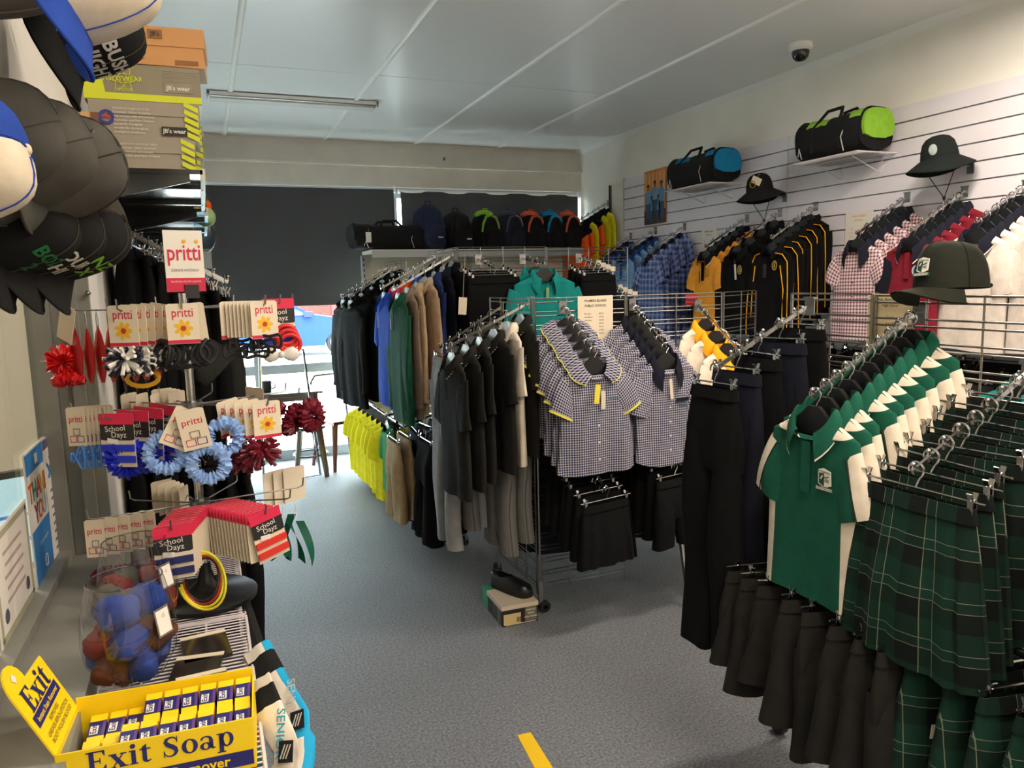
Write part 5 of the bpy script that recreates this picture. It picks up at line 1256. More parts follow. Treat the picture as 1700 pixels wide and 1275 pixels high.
# ---------------------------------------------------------------- ribbons, scrunchies, ties
def ruffle(R, r, k, seed, squash=0.55):
    rd = random.Random(seed); n = 64; m = 8; rows = []
    for i in range(n):
        a = 2 * PI * i / n; row = []
        for j in range(m):
            b = 2 * PI * j / m
            rr = r * (1 + 0.35 * math.sin(k * a + 2.5 * math.sin(b + i)) + rd.uniform(-0.28, 0.28))
            row.append(((R + rr * math.cos(b)) * math.cos(a), rr * math.sin(b) * squash * 1.4, (R + rr * math.cos(b)) * math.sin(a)))
        rows.append(row)
    rows.append(rows[0])
    return MB().grid(rows, True)
def satin(n, c): return mat(n, c, 0.38, 0, 0.5)
SAT_LB, SAT_MR, SAT_RD, SAT_RB, SAT_GR, SAT_NV = satin('satin_light_blue', (140, 175, 232)), satin('satin_maroon', (112, 18, 38)), satin('satin_red', (214, 24, 28)), satin('satin_royal', (24, 40, 180)), satin('satin_green', (18, 92, 70)), satin('satin_navy', (26, 26, 48))
SAT_W = satin('satin_white', (226, 222, 214))
def scrunchie(label, loc, m, R=0.034, r=0.014, rx=0.0, rz=0.0, group=None, seed=1, card_=None):
    t = thing('scrunchie', label, 'scrunchie', loc, rz, group)
    ruffle(R, r, 9, seed).build('ruffle', m, t, True, M=Matrix.Rotation(rx, 4, 'X'), angle=25)
    return t
def hp(tier, a, r, dz=0.0):
    return Vector((SX, SY, {1: T1, 2: T2, 3: T3}[tier] + dz)) + hdir(a) * r
def curls(label, loc, ms, n, R, seed, group=None):
    rd = random.Random(seed); t = thing('ribbon_bow', label, 'hair bow', loc, 0, group)
    bs = [MB() for _ in ms]
    for k in range(n):
        a = rd.uniform(0, 2 * PI); e = rd.uniform(-1.0, 0.9); d = Vector((math.cos(a) * math.cos(e), math.sin(a) * math.cos(e) * 0.7, math.sin(e) - 0.15))
        s = d.cross(Vector((0, 0, 1))).normalized() * rd.uniform(-0.3, 0.3)
        bs[k % len(ms)].tube([tuple(d * 0.006), tuple(d * R * 0.6 + s * R * 0.2), tuple(d * R * rd.uniform(0.85, 1.15) + s * R * 0.4)], 0.0046, 6)
    for b, m_ in zip(bs, ms): b.build('ribbon_curls', m_, t)
    return t
# tier 1
scrunchie('red satin bow scrunchie at far left of the top tier', hp(1, 180, .285, -0.12), SAT_RD, 0.02, 0.018, 0, R3(20), None, 3)
scrunchie('small red satin scrunchie under the far left red bow', hp(1, 180, .275, -0.165), SAT_RD, 0.018, 0.016, R3(70), 0, None, 4)
on_hook(cP, 1, 180, .262, 'blank card of the far left red bow on top tier', 'card', None, R3(40), 0.0, 0.35)
POUCH = mat('red_pouch', (176, 34, 34), 0.3); POUCHF = glassm('pouch_film', (0.85, 0.82, 0.8), 0.1)
for k in range(8):
    t = thing('ribbon_pouch', 'clear pouch of red ribbon on top tier left, %s' % (['leftmost', 'second from left', 'third from left', 'fourth from left', 'fourth from right', 'third from right', 'second from right', 'rightmost'][k]), 'pouch', hp(1, 180, .25 - k * 0.025, 0.0), R3(-62 + 3 * k), 'red ribbon pouches')
    MB().lathe([(0.001, -0.035), (0.012, -0.055), (0.026, -0.10), (0.022, -0.145), (0.008, -0.178)], 10, (0, 0, 0), 0, 1, 0.35).build('ribbon_fill', POUCH, t)
    MB().lathe([(0.009, -0.172), (0.004, -0.2), (0.001, -0.215)], 8, (0, 0, 0), 0, 1, 0.3).build('pouch_tip', POUCHF, t)
    MB().tube([(0.003, 0, -0.05), (0.005, 0, -0.02), (0, 0, 0.004), (-0.005, 0, -0.02), (-0.003, 0, -0.05)], 0.0012, 5).build('chain', STEEL, t)
for k in range(5):
    on_hook(cD, 1, 238, .235 - k * 0.034, 'pritti daisy card with navy and white curls, %s on top tier' % nth(k, 5), 'card', 'daisy cards with curled ribbon', R3(6 - 5 * k), 0, 0.03 * k)
    if k < 4: curls('navy and white curled ribbon bow, %s on the top tier' % nth(k, 4), hp(1, 238, .24 - k * 0.036, -0.105), [SAT_NV, SAT_W], 84, 0.042, 20 + k, 'navy and white curled bows')
tag(MB().tube([(SX - 0.1 + 0.035 * math.cos(q), SY - 0.12, T1 - 0.16 + 0.02 * math.sin(q)) for q in [i * PI / 8 for i in range(16)]], 0.006, 6, closed=True).build('hair_ring', mat('gold_elastic', (228, 170, 30), 0.6)), 'golden yellow hair ring below the curled ribbon bows', 'hair tie')
on_hook(cD, 1, 270, .195, 'pritti daisy card at the centre front of the top tier', 'card', None, R3(3))
on_hook(cP, 1, 276, .175, 'blank card just behind the centre daisy card', 'card', None, R3(-14), 0, -0.08)
for k in range(9):
    a = R3(-100 + 25 * k)
    c0 = hp(1, 270, .17, -0.10) + Vector((0.05 * math.sin(a), 0.01 * k % 3 * 0.01, -0.008 * math.cos(a)))
    o = MB().tube([(0.028 * math.cos(q), 0.003 * math.sin(3 * q), 0.03 * math.sin(q)) for q in [i * PI / 10 for i in range(20)]], 0.0045, 6, closed=True).build('hair_elastic', mat('black_elastic', (22, 22, 24), 0.7), None, True, M=Matrix.Translation(c0) @ Matrix.Rotation(a * 0.6, 4, 'Z') @ Matrix.Rotation(0.2 * k, 4, 'Y'))
    tag(o, 'black hair elastic under the centre daisy card, %s from the left' % ['first', 'second', 'third', 'fourth', 'fifth', 'sixth', 'seventh', 'eighth', 'ninth'][k], 'hair tie', 'black hair elastics')
for k in range(9):
    on_hook(cD if k in (0, 8) else cP, 1, 322, .235 - k * 0.011, 'pritti daisy card at the front of the black tie stack' if k == 0 else ('pritti daisy card at the back of the black tie stack' if k == 8 else 'blank card edge, %s from the front of the black tie stack' % ORD[k]), 'card', 'cards with black hair ties', R3(-30))
    if k < 6:
        o = MB().tube([(0.03 * math.cos(q), 0, 0.018 * math.sin(q) + 0.006 * math.sin(3 * q)) for q in [i * PI / 8 for i in range(16)]], 0.004, 5, closed=True).build('hair_elastic', MATS['black_elastic'], None, True, M=Matrix.Translation(hp(1, 322, .245 - k * 0.02, -0.085 - 0.012 * (k % 3))) @ Matrix.Rotation(R3(-20 + 7 * k), 4, 'Z'))
        tag(o, 'black twisted hair tie right of the pole, %s from the front' % ['first', 'second', 'third', 'fourth', 'fifth', 'sixth'][k], 'hair tie', 'twisted black hair ties')
on_hook(cRo, 1, 345, .235, 'school dayz card with red hair rings on top tier', 'card', None, R3(-62), 0.005)
for k in range(3):
    o = MB().tube([(0.026 * math.cos(q), 0, 0.024 * math.sin(q)) for q in [i * PI / 10 for i in range(20)]], 0.0055, 8, closed=True).build('hair_ring', mat('red_elastic', (216, 40, 34), 0.55), None, True, M=Matrix.Translation(hp(1, 345, .25, -0.075 - 0.012 * k) + Vector((0.004 * k, -0.01 - 0.004 * k, 0))))
    tag(o, 'red hair ring on the school dayz card, %s' % ['uppermost', 'middle', 'lowest'][k], 'hair tie', 'red hair rings')
t = thing('white_bow', 'white fabric hair bow below the red hair rings', 'hair bow', hp(1, 343, .235, -0.125) + Vector((0, -0.02, 0)), 0)
for s in (-1, 1):
    MB().lathe([(0.004, 0), (0.016, 0.015), (0.02, 0.03), (0.012, 0.042), (0.001, 0.045)], 12, (0, 0, 0), 0, 1, 0.5).build('bow_loop', SAT_W, t, True, M=Matrix.Rotation(R3(90 * s), 4, 'Y'))
MB().ball((0, -0.004, 0), 0.008, 0.007, 0.01).build('bow_knot', SAT_W, t)
t = thing('ribbon_tassel', 'red ribbon tassel at far right of the top tier', 'ribbon', hp(1, 2, .262, 0.0), 0)
MB().tube([(-0.008, 0, -0.075), (-0.006, 0, -0.02), (0, 0, 0.004), (0.006, 0, -0.02), (0.008, 0, -0.075)], 0.0012, 5).build('loop', SAT_W, t)
for k in range(5): MB().box((-0.011 + 0.0055 * k, 0.002 * (k % 2), -0.105 - 0.003 * (k % 3)), (0.0045, 0.003, 0.065)).build('ribbon_strip', SAT_RD, t, False)
# clear bag hanging behind the pole
tag(MB().prism([(-0.1, 0), (0.0, 0.07), (0.10, 0.0), (0.01, -0.09)], -0.006, 0.006, loc=(SX + 0.03, SY + 0.2, T1 - 0.14)).build('clear_bag', glassm('dark_bag_film', (0.45, 0.5, 0.46), 0.15), None, False), 'clear zip bag of dark ties hanging behind the pole', 'bag')
# tier 2
for k in range(8):
    o = on_hook(cE, 2, 188, .265 - k * 0.009, 'pritti card with blue clips in left stack, %s' % nth(k, 8), 'card', 'cards with blue clips', R3(58), 0.004)
    if k % 2 == 0:
        q_ = hp(2, 188, .268 - k * 0.009, -0.105)
        oo = MB().tube([(0.018 * math.cos(q), 0.0, 0.012 * math.sin(q) + 0.02 * math.sin(2 * q)) for q in [i * PI / 8 for i in range(16)]], 0.0035, 6, closed=True).build('snap_clip', mat('sky_clip', (70, 130, 205), 0.4), None, True, M=Matrix.Translation(q_) @ Matrix.Rotation(R3(-28), 4, 'Z'))
        tag(oo, 'sky blue hair clip below the left stack, %s' % nth(k // 2, 4), 'hair clip', 'sky blue hair clips')
for k in range(4):
    on_hook(cRo, 2, 224, .225 - k * 0.045, 'school dayz card with royal blue scrunchie, %s on middle tier' % nth(k, 4), 'card', 'royal blue scrunchie cards', R3(18 - 4 * k), 0, 0.04 * k)
for k in range(3):
    scrunchie('royal blue satin scrunchie on middle tier, %s' % nth(k, 3), hp(2, 224, .21 - k * 0.05, -0.10), SAT_RB, 0.03, 0.017, 0, R3(25 * k), 'royal blue scrunchies', 30 + k)
on_hook(cE, 2, 270, .235, 'pritti card in front of the light blue scrunchies, upright', 'card', None, R3(0), 0.006, -0.16).scale = (1.35, 1, 1.0)
on_hook(cE, 2, 268, .215, 'pritti card in front of the light blue scrunchies, tilted', 'card', None, R3(10), 0.004, 0.5).scale = (1.35, 1, 1.0)
for k, (dx, dy, dz, lab) in enumerate(((-0.062, 0.0, -0.085, 'left'), (0.03, -0.02, -0.115, 'lowest'), (0.068, 0.03, -0.065, 'right'))):
    scrunchie('light blue satin ruffled scrunchie on the front hook, %s one' % lab, hp(2, 270, .2, dz) + Vector((dx, dy, 0)), SAT_LB, 0.038, 0.014, R3(-12 + 10 * k), R3(10 * (k - 1)), 'light blue scrunchies', 40 + k)
for k in range(5):
    on_hook(cD, 2, 318, .235 - k * 0.03, 'pritti daisy card with maroon curls, %s on middle tier' % nth(k, 5), 'card', 'daisy cards with maroon curls', R3(-32 + 6 * k), 0, -0.03 * k)
    if k < 3: curls('maroon curled ribbon bow, %s on the middle tier' % nth(k, 3), hp(2, 318, .235 - k * 0.05, -0.105 - 0.012 * k) + Vector((0.02 * (k - 1), 0, 0)), [SAT_MR], 84, 0.045, 50 + k, 'maroon curled bows')
for k in range(4):
    scrunchie('maroon satin scrunchie on the right hook, %s from the end' % ['first', 'second', 'third', 'fourth'][k], hp(2, 352, .30 - k * 0.05, -0.05 - 0.008 * (k % 2)), SAT_MR, 0.028, 0.018, R3(15 * k), R3(35 + 20 * k), 'maroon scrunchies on the right hook', 60 + k)
for k in range(4):
    on_hook(cP, 2, 115, .18 - 0.03 * k, 'blank card back behind the pole on middle tier, %s' % nth(k, 4, 'farthest', 'nearest'), 'card', 'card backs behind the pole', R3(8 * k), 0.012)
for k in range(3):
    on_hook(cP, 2, 145, .19 - 0.04 * k, 'blank card back left of the pole on middle tier, %s' % nth(k, 3, 'outermost', 'innermost'), 'card', 'card backs left of the pole', R3(9 * k), 0.012)
on_hook(cRp, 2, 20, .17, 'pink topped card at the back right of middle tier', 'card', None, R3(10), 0.012)
# tier 3
for k in range(5):
    on_hook(cE, 3, 193, .25 - k * 0.03, 'pritti card at the lower left, %s in its row' % nth(k, 5), 'card', 'lower left pritti cards', R3(62 - 4 * k), -0.012)
for k in range(3):
    scrunchie('maroon satin scrunchie low behind the glass bowls, %s' % ['left', 'middle', 'right'][k], Vector((SX - 0.22 + 0.055 * k, SY + 0.02, TZ + 0.1)), SAT_MR, 0.03, 0.02, R3(60), R3(30 * k), 'low maroon scrunchies', 70 + k)
for k in range(11):
    on_hook(cN if k == 0 else cNp, 3, 256, .245 - k * 0.016, 'school dayz card with navy bands, frontmost on lower tier' if k == 0 else 'pink topped card edge, %s behind the front navy band card' % ['', 'first', 'second', 'third', 'fourth', 'fifth', 'sixth', 'seventh', 'eighth', 'ninth', 'last'][k], 'card', 'navy band cards', R3(20), 0, 0)
for k in range(15):
    on_hook(cR if k == 0 else cRp, 3, 306, .255 - k * 0.0125, 'school dayz card with red bands, frontmost on lower tier' if k == 0 else 'pink topped card edge, %s behind the front red band card' % ['', 'first', 'second', 'third', 'fourth', 'fifth', 'sixth', 'seventh', 'eighth', 'ninth', 'tenth', 'eleventh', 'twelfth', 'thirteenth', 'last'][k], 'card', 'red band cards', R3(-12), 0, -0.18 if k == 0 else -0.05)
rd = random.Random(9)
for k in range(6):
    t = thing('green_ribbon', 'dark green ribbon streamer on lower right hook, %s from the end' % ['first', 'second', 'third', 'fourth', 'fifth', 'sixth'][k], 'ribbon', hp(3, 340, .25 - k * 0.03, 0), R3(-20 + 22 * k), 'dark green ribbon streamers')
    MB().tube([(-0.004, 0, -0.05), (0, 0, 0.004), (0.004, 0, -0.05)], 0.0012, 5).build('loop', SAT_W, t)
    for s in (-1, 1):
        rows = []
        for q in range(9):
            u = q / 8; cx_ = s * (0.01 + 0.028 * math.sin(u * 1.8)); z = -0.05 - 0.125 * u - 0.01 * s
            tw = 1.6 * u * s + k
            rows.append([(cx_ - 0.011 * math.cos(tw), -0.011 * math.sin(tw), z), (cx_ + 0.011 * math.cos(tw) * (1 - 0.5 * (q == 8)), 0.011 * math.sin(tw), z + (0.02 if q == 8 else 0))])
        MB().grid(rows).grid([[(a_[0], a_[1] + 0.001, a_[2]) for a_ in r] for r in rows]).build('streamer', SAT_GR, t)
for k in range(3):
    o = on_hook(cP, 3, 20, .27 - 0.03 * k, 'brown kraft hair card at the right of lower tier, %s' % ['outer', 'middle', 'inner'][k], 'card', 'kraft hair cards', R3(-75), 0.03); o.scale = (1.3, 1, 1.1)
for k in range(5):
    on_hook(cP, 3, 120, .2 - 0.03 * k, 'blank card back behind the pole on lower tier, %s' % nth(k, 5, 'farthest', 'nearest'), 'card', 'lower card backs behind the pole', R3(10 * k), 0.016)
for k, (m_, nm_) in enumerate((((236, 222, 50), 'yellow'), ((236, 222, 50), 'yellow'), ((180, 50, 30), 'rust red'), ((40, 34, 34), 'black'))):
    r = 0.066 - 0.006 * k
    o = MB().tube([(r * 0.8 * math.cos(q), 0.01 * math.sin(2 * q) + 0.004 * k, r * 1.15 * math.sin(q)) for q in [R3(-150 + 300 * i / 24 - 30) for i in range(25)]], 0.0034, 6).build('head_band', mat('band_%s' % nm_.replace(' ', '_'), m_, 0.5), None, True, M=Matrix.Translation((SX - 0.005, SY - 0.17, TZ + 0.115)) @ Matrix.Rotation(R3(-8 + 6 * k), 4, 'Y'))
    tag(o, '%s plastic hair band hooped in front of the black base%s' % (nm_, ['', ', inner of two', '', ''][k]), 'hair band', 'plastic hair bands')
# ================================================================ glass bowls of socks
GLASS = glassm('bowl_glass', (0.90, 0.91, 0.93), 0.02, 0.09)
GLASS_RIM = glassm('rim_glass', (0.6, 0.63, 0.66), 0.05, 0.3)
def bowl(label, x, y, s, cols, seed):
    t = thing('glass_bowl', label, 'glass bowl', (x, y, TZ + 0.005))
    pr = [(0.045, 0.0), (0.045, 0.004), (0.012, 0.012), (0.009, 0.035), (0.02, 0.05), (0.06, 0.075), (0.083, 0.115), (0.088, 0.15), (0.084, 0.2), (0.074, 0.245), (0.068, 0.27)]
    pr = [(r * s, z * s) for r, z in pr]
    MB().lathe(pr, 40).build('bowl_wall', GLASS, t)
    MB().tube([(pr[-1][0] * math.cos(a), pr[-1][0] * math.sin(a), pr[-1][1]) for a in [i * PI / 20 for i in range(40)]], 0.0014, 6, closed=True).build('rim', GLASS_RIM, t)
    MB().box((0, 0, 0), (0.038, 0.001, 0.055)).box((0, -0.0008, 0), (0.032, 0.001, 0.047), 1).build('price_label', [INKG, WPAPER], t, False, M=Matrix.Translation((0.066 * s, -0.052 * s, 0.19 * s)) @ Matrix.Rotation(R3(52), 4, 'Z') @ Matrix.Rotation(R3(-10), 4, 'X'))
    rd_ = random.Random(seed)
    spots = [(0.0, 0.0, 0.085)] + [(0.045 * math.cos(a), 0.045 * math.sin(a), 0.11) for a in (0.3, 1.6, 2.8, 4.1, 5.2)] + [(0.047 * math.cos(a), 0.047 * math.sin(a), 0.16) for a in (0.8, 2.1, 3.5, 4.7, 5.8)] + [(0.038 * math.cos(a), 0.038 * math.sin(a), 0.215) for a in (0.2, 2.6, 4.4)]
    for i, (sx, sy, sz) in enumerate(spots if seed == 1 else spots[:9]):
        nm_, m_ = cols[i % len(cols)]
        o = MB().ball((0, 0, 0), 0.042, 0.028, 0.036, 24, 16).build('rolled_sock', m_, None, True, M=Matrix.Translation((x + sx * s, y + sy * s, TZ + 0.005 + sz * s)) @ Matrix.Rotation(rd_.uniform(0, 6), 4, 'Z') @ Matrix.Rotation(rd_.uniform(-1, 1), 4, 'X'))
        for v in o.data.vertices:
            k = 1 + 0.13 * math.sin(v.co.x * 90 + 2 * i) * math.cos(v.co.z * 110 + i) + 0.05 * math.sin((v.co.x + 0.6 * v.co.z) * 330 + 2 * i) + (-0.22 if abs(v.co.x - 0.5 * v.co.z) < 0.005 else 0); v.co = v.co * k
        lay = 'at the bottom' if i == 0 else ('in the lower ring' if i < 6 else ('in the upper ring' if i < 11 else 'on top'))
        an = ['', 'by the aisle', 'by the window side', 'by the wall', 'at the near left', 'at the near right', 'at the far right', 'at the far left', 'by the wall', 'facing the soap', 'by the aisle', 'by the aisle', 'by the wall', 'facing the soap'][i]
        tag(o, ('rolled %s sock %s of the %s glass bowl %s' % (nm_, lay, 'front' if seed == 1 else 'rear', an)).strip(), 'sock', 'rolled socks in the %s bowl' % ('front' if seed == 1 else 'rear'))
SB, SR, SGY, SBK = fab('sock_blue', (46, 68, 142)), fab('sock_red', (124, 42, 40)), fab('sock_grey', (84, 82, 74)), fab('sock_black', (30, 30, 32))
bowl('large clear glass bowl of rolled socks in front', -0.185, 1.60, 1.0, [('grey', SGY), ('blue', SB), ('red', SR), ('blue', SB), ('rust', fab('sock_rust', (96, 54, 36))), ('blue', SB)], 1)
bowl('clear glass bowl of rolled socks behind the first', -0.19, 1.87, 0.97, [('black', SBK), ('red', SR), ('grey', SGY), ('red', SR), ('black', SBK)], 2)
# ================================================================ soap display box
YLW = mat('soap_yellow', (250, 214, 16), 0.45); NVY = mat('soap_navy', (34, 34, 110), 0.5); WHT = mat('soap_white', (236, 232, 224), 0.5); PUR = mat('soap_purple', (96, 60, 140), 0.5)
BW, BD, BH = 0.30, 0.155, 0.095
t = thing('soap_box', 'open yellow soap display box with raised end flap', 'display box', (-0.12, 1.385, TZ + 0.006), R3(-3.5))
MB().box((0, 0, 0.002), (BW, BD, 0.003)).build('floor_panel', YLW, t, False)
fp_ = MB().box((0, -BD / 2, BH * 0.48), (BW, 0.003, BH * 0.96)).build('front_panel', YLW, t, False)
MB().box((0, BD / 2, BH * 0.55), (BW, 0.003, BH * 1.1)).build('back_panel', YLW, t, False)
for s in (-1, 1): MB().box((s * BW / 2, 0, BH * 0.48), (0.003, BD, BH * 0.96)).build('end_panel', YLW, t, False)
def serif(word, size, parent, org, right, up, m):
    """bold serif capitals and small letters drawn as flat strokes"""
    M_ = MB(); T_ = 0.02
    def bx_(x0, x1, z0, z1): M_.box(((x0 + x1) / 2 + ox, 0, (z0 + z1) / 2), (x1 - x0, T_, z1 - z0))
    def poly(pts): M_.prism([(x + ox, z) for x, z in pts], -T_ / 2, T_ / 2)
    def ribbon(pts):   # (x, z, width)
        L_, R__ = [], []
        for i, (x, z, w) in enumerate(pts):
            x0, z0 = pts[max(0, i - 1)][:2]; x1, z1 = pts[min(len(pts) - 1, i + 1)][:2]
            d = math.hypot(x1 - x0, z1 - z0) or 1; nx, nz = -(z1 - z0) / d, (x1 - x0) / d
            L_.append((x + nx * w / 2, z + nz * w / 2)); R__.append((x - nx * w / 2, z - nz * w / 2))
        for i in range(len(pts) - 1): poly([L_[i], R__[i], R__[i + 1], L_[i + 1]])
    def ring(cx_, cz, ro, zo, ri, zi):
        n = 28
        for i in range(n):
            a0, a1 = 2 * PI * i / n, 2 * PI * (i + 1) / n
            poly([(cx_ + ro * math.cos(a0), cz + zo * math.sin(a0)), (cx_ + ro * math.cos(a1), cz + zo * math.sin(a1)), (cx_ + ri * math.cos(a1), cz + zi * math.sin(a1)), (cx_ + ri * math.cos(a0), cz + zi * math.sin(a0))])
    ox = 0.0
    for ch in word:
        if ch == 'E':
            bx_(0.08, 0.23, 0, 0.72); bx_(0, 0.56, 0.675, 0.72); bx_(0, 0.58, 0, 0.045); bx_(0.23, 0.42, 0.34, 0.385)
            poly([(0.47, 0.675), (0.56, 0.675), (0.56, 0.53), (0.535, 0.53)]); poly([(0.46, 0.045), (0.555, 0.2), (0.58, 0.2), (0.58, 0.045)]); bx_(0.39, 0.42, 0.26, 0.465); adv = 0.66
        elif ch == 'x':
            poly([(0.04, 0.49), (0.2, 0.49), (0.53, 0.0), (0.36, 0.0)]); poly([(0.43, 0.49), (0.48, 0.49), (0.12, 0.0), (0.07, 0.0)])
            bx_(0, 0.25, 0.46, 0.5); bx_(0.35, 0.55, 0.46, 0.5); bx_(0, 0.2, 0, 0.04); bx_(0.31, 0.58, 0, 0.04); adv = 0.62
        elif ch == 'i':
            bx_(0.06, 0.2, 0, 0.5); bx_(0, 0.26, 0, 0.04); bx_(0, 0.2, 0.46, 0.5); poly([(0.125 + 0.085 * math.cos(q), 0.65 + 0.085 * math.sin(q)) for q in [i * PI / 6 for i in range(12)]]); adv = 0.32
        elif ch == 't':
            bx_(0.08, 0.22, 0.08, 0.56); poly([(0.08, 0.56), (0.22, 0.56), (0.22, 0.66)]); bx_(0, 0.34, 0.455, 0.5); ribbon([(0.15, 0.1, 0.14), (0.18, 0.04, 0.1), (0.25, 0.02, 0.06), (0.34, 0.07, 0.03)]); adv = 0.40
        elif ch == 'S':
            ribbon([(0.47, 0.53, 0.03), (0.44, 0.63, 0.04), (0.36, 0.69, 0.05), (0.25, 0.695, 0.06), (0.14, 0.64, 0.10), (0.11, 0.55, 0.13), (0.17, 0.45, 0.15), (0.29, 0.37, 0.16), (0.4, 0.28, 0.15), (0.43, 0.17, 0.13), (0.38, 0.07, 0.09), (0.27, 0.02, 0.05), (0.15, 0.03, 0.04), (0.08, 0.1, 0.035), (0.05, 0.21, 0.03)]); bx_(0.455, 0.485, 0.5, 0.72); bx_(0.035, 0.065, 0.0, 0.24); adv = 0.6
        elif ch == 'o':
            ring(0.26, 0.25, 0.26, 0.265, 0.115, 0.225); adv = 0.58
        elif ch == 'a':
            bx_(0.3, 0.43, 0.06, 0.36); ribbon([(0.05, 0.37, 0.08), (0.09, 0.45, 0.06), (0.2, 0.485, 0.045), (0.31, 0.45, 0.08), (0.365, 0.36, 0.12)]); ring(0.19, 0.13, 0.19, 0.14, 0.07, 0.105); ribbon([(0.365, 0.1, 0.12), (0.42, 0.02, 0.06), (0.5, 0.04, 0.03)]); adv = 0.55
        elif ch == 'p':
            bx_(0.07, 0.21, -0.22, 0.49); bx_(0, 0.28, -0.22, -0.18); bx_(0, 0.2, 0.455, 0.49); ring(0.32, 0.245, 0.225, 0.265, 0.095, 0.22); adv = 0.6
        else: adv = 0.3
        ox += adv
    W_ = ox - 0.06
    for i, v in enumerate(M_.v): M_.v[i] = ((v[0] - W_ / 2) * size, v[1] * 0.02, (v[2] - 0.25) * size)
    r = Vector(right).normalized(); u = Vector(up).normalized(); nn = u.cross(r).normalized()
    return M_.build('lettering', m, parent, False, M=Matrix(((r.x, nn.x, u.x, org[0]), (r.y, nn.y, u.y, org[1]), (r.z, nn.z, u.z, org[2]), (0, 0, 0, 1))))
serif('Exit Soap', 0.049, fp_, (0.005, -BD / 2 - 0.0022, BH * 0.66), R_, U_, NVY)
MB().box((0.04, -BD / 2 - 0.002, BH * 0.22), (0.215, 0.001, 0.027)).build('navy_strip', NVY, fp_, False)
text('Stain Remover', 0.025, YLW, fp_, (0.035, -BD / 2 - 0.0035, BH * 0.22), R_, U_, bold=0.02)
hu = Vector((-0.42, 0, 0.9)).normalized()
hd_ = MB()
poly = [(-BD / 2, 0.0), (BD / 2, 0.0), (BD / 2, 0.115)] + [(-0.005, 0.118)] + [(-0.041 + 0.036 * math.cos(R3(a)), 0.122 + 0.036 * math.sin(R3(a))) for a in range(10, 171, 20)] + [(-BD / 2, 0.115)]
MH = Matrix(((0, hu.z, hu.x), (1, 0, 0), (0, -hu.x, hu.z)))
ho_ = hd_.prism(poly, -0.0015, 0.0015, 0, MH, (-BW / 2 - 0.001, 0, BH * 0.95)).build('end_flap', YLW, t, False)
def hpt(u, v): return tuple(Vector((-BW / 2 - 0.001, 0, BH * 0.95)) + Vector((0, u, 0)) + hu * v + Vector((hu.z, 0, -hu.x)) * 0.003)
RY = (0, 1, 0)
serif('Exit', 0.056, ho_, hpt(0.0, 0.086), RY, hu, NVY)
MB().box((0, 0, 0), (0.13, 0.021, 0.001)).build('navy_strip', NVY, ho_, False, M=Matrix(((0, hu.x, hu.z, hpt(0, 0.058)[0] - 0.001), (1, hu.y, 0, 0), (0, hu.z, -hu.x, hpt(0, 0.058)[2]), (0, 0, 0, 1))))
text('Instant Stain Remover', 0.0125, YLW, ho_, hpt(0, 0.058), RY, hu, bold=0.015)
for k, l in enumerate(('REMOVES', 'GREASE-BIRO-LIPSTICK', 'BOOT POLISH BLOOD')): text(l, 0.0115, INK, ho_, hpt(0.0, 0.039 - 0.0125 * k), RY, hu)
MB().box((0, 0, 0), (0.012, 0.012, 0.0008)).build('white_diamond', WHT, ho_, False, M=Matrix(((0, hu.x, hu.z, hpt(-0.041, 0.135)[0]), (1, 0, 0, -0.041), (0, hu.z, -hu.x, hpt(-0.041, 0.135)[2]), (0, 0, 0, 1))) @ Matrix.Rotation(R3(45), 4, 'Z'))
def soap():
    o = thing('soap_bar', '', 'soap')
    MB().box((0, 0, 0.014), (0.0262, 0.072, 0.028)).build('bar', YLW, o, False)
    MB().box((0, 0.002, 0.0142), (0.0272, 0.034, 0.0292)).build('wrapper', NVY, o, False)
    MB().box((0.011, 0.002, 0.0292), (0.005, 0.034, 0.0006)).build('purple_edge', PUR, o, False)
    lb_ = MB().box((-0.004, -0.002, 0.0294), (0.013, 0.02, 0.0006)).build('label_patch', WHT, o, False)
    text('Exit', 0.013, NVY, lb_, (-0.004, -0.001, 0.03), (0, 1, 0), (-1, 0, 0), bold=0.02)
    return o
sp = proto(soap())
def put_soap(x, y, z, label):
    o = copy_tree(sp); a = R3(-3.5)
    o.location = (-0.12 + x * math.cos(a) - y * math.sin(a), 1.385 + x * math.sin(a) + y * math.cos(a), TZ + 0.006 + z)
    o.rotation_euler = (R3(14), 0, a + R3(rd.uniform(-2, 2))); tag(o, label, 'soap', 'soap bars in the yellow box')
sn = ['leftmost', 'second from left', 'third from left', 'fourth from left', 'fifth from left', 'fourth from right', 'third from right', 'second from right', 'rightmost']
for k in range(9): put_soap(-0.112 + k * 0.0305, -0.036, 0.048 if k > 1 else 0.03, 'yellow soap bar in navy wrapper, front row, %s' % sn[k])
for k in range(9): put_soap(-0.112 + k * 0.0305, 0.038, 0.058 if k > 2 else 0.036, 'yellow soap bar in navy wrapper, back row, %s' % sn[k])
for k in range(9): put_soap(-0.112 + k * 0.0305, -0.036, 0.008, 'lower yellow soap bar under the front row, %s' % sn[k])
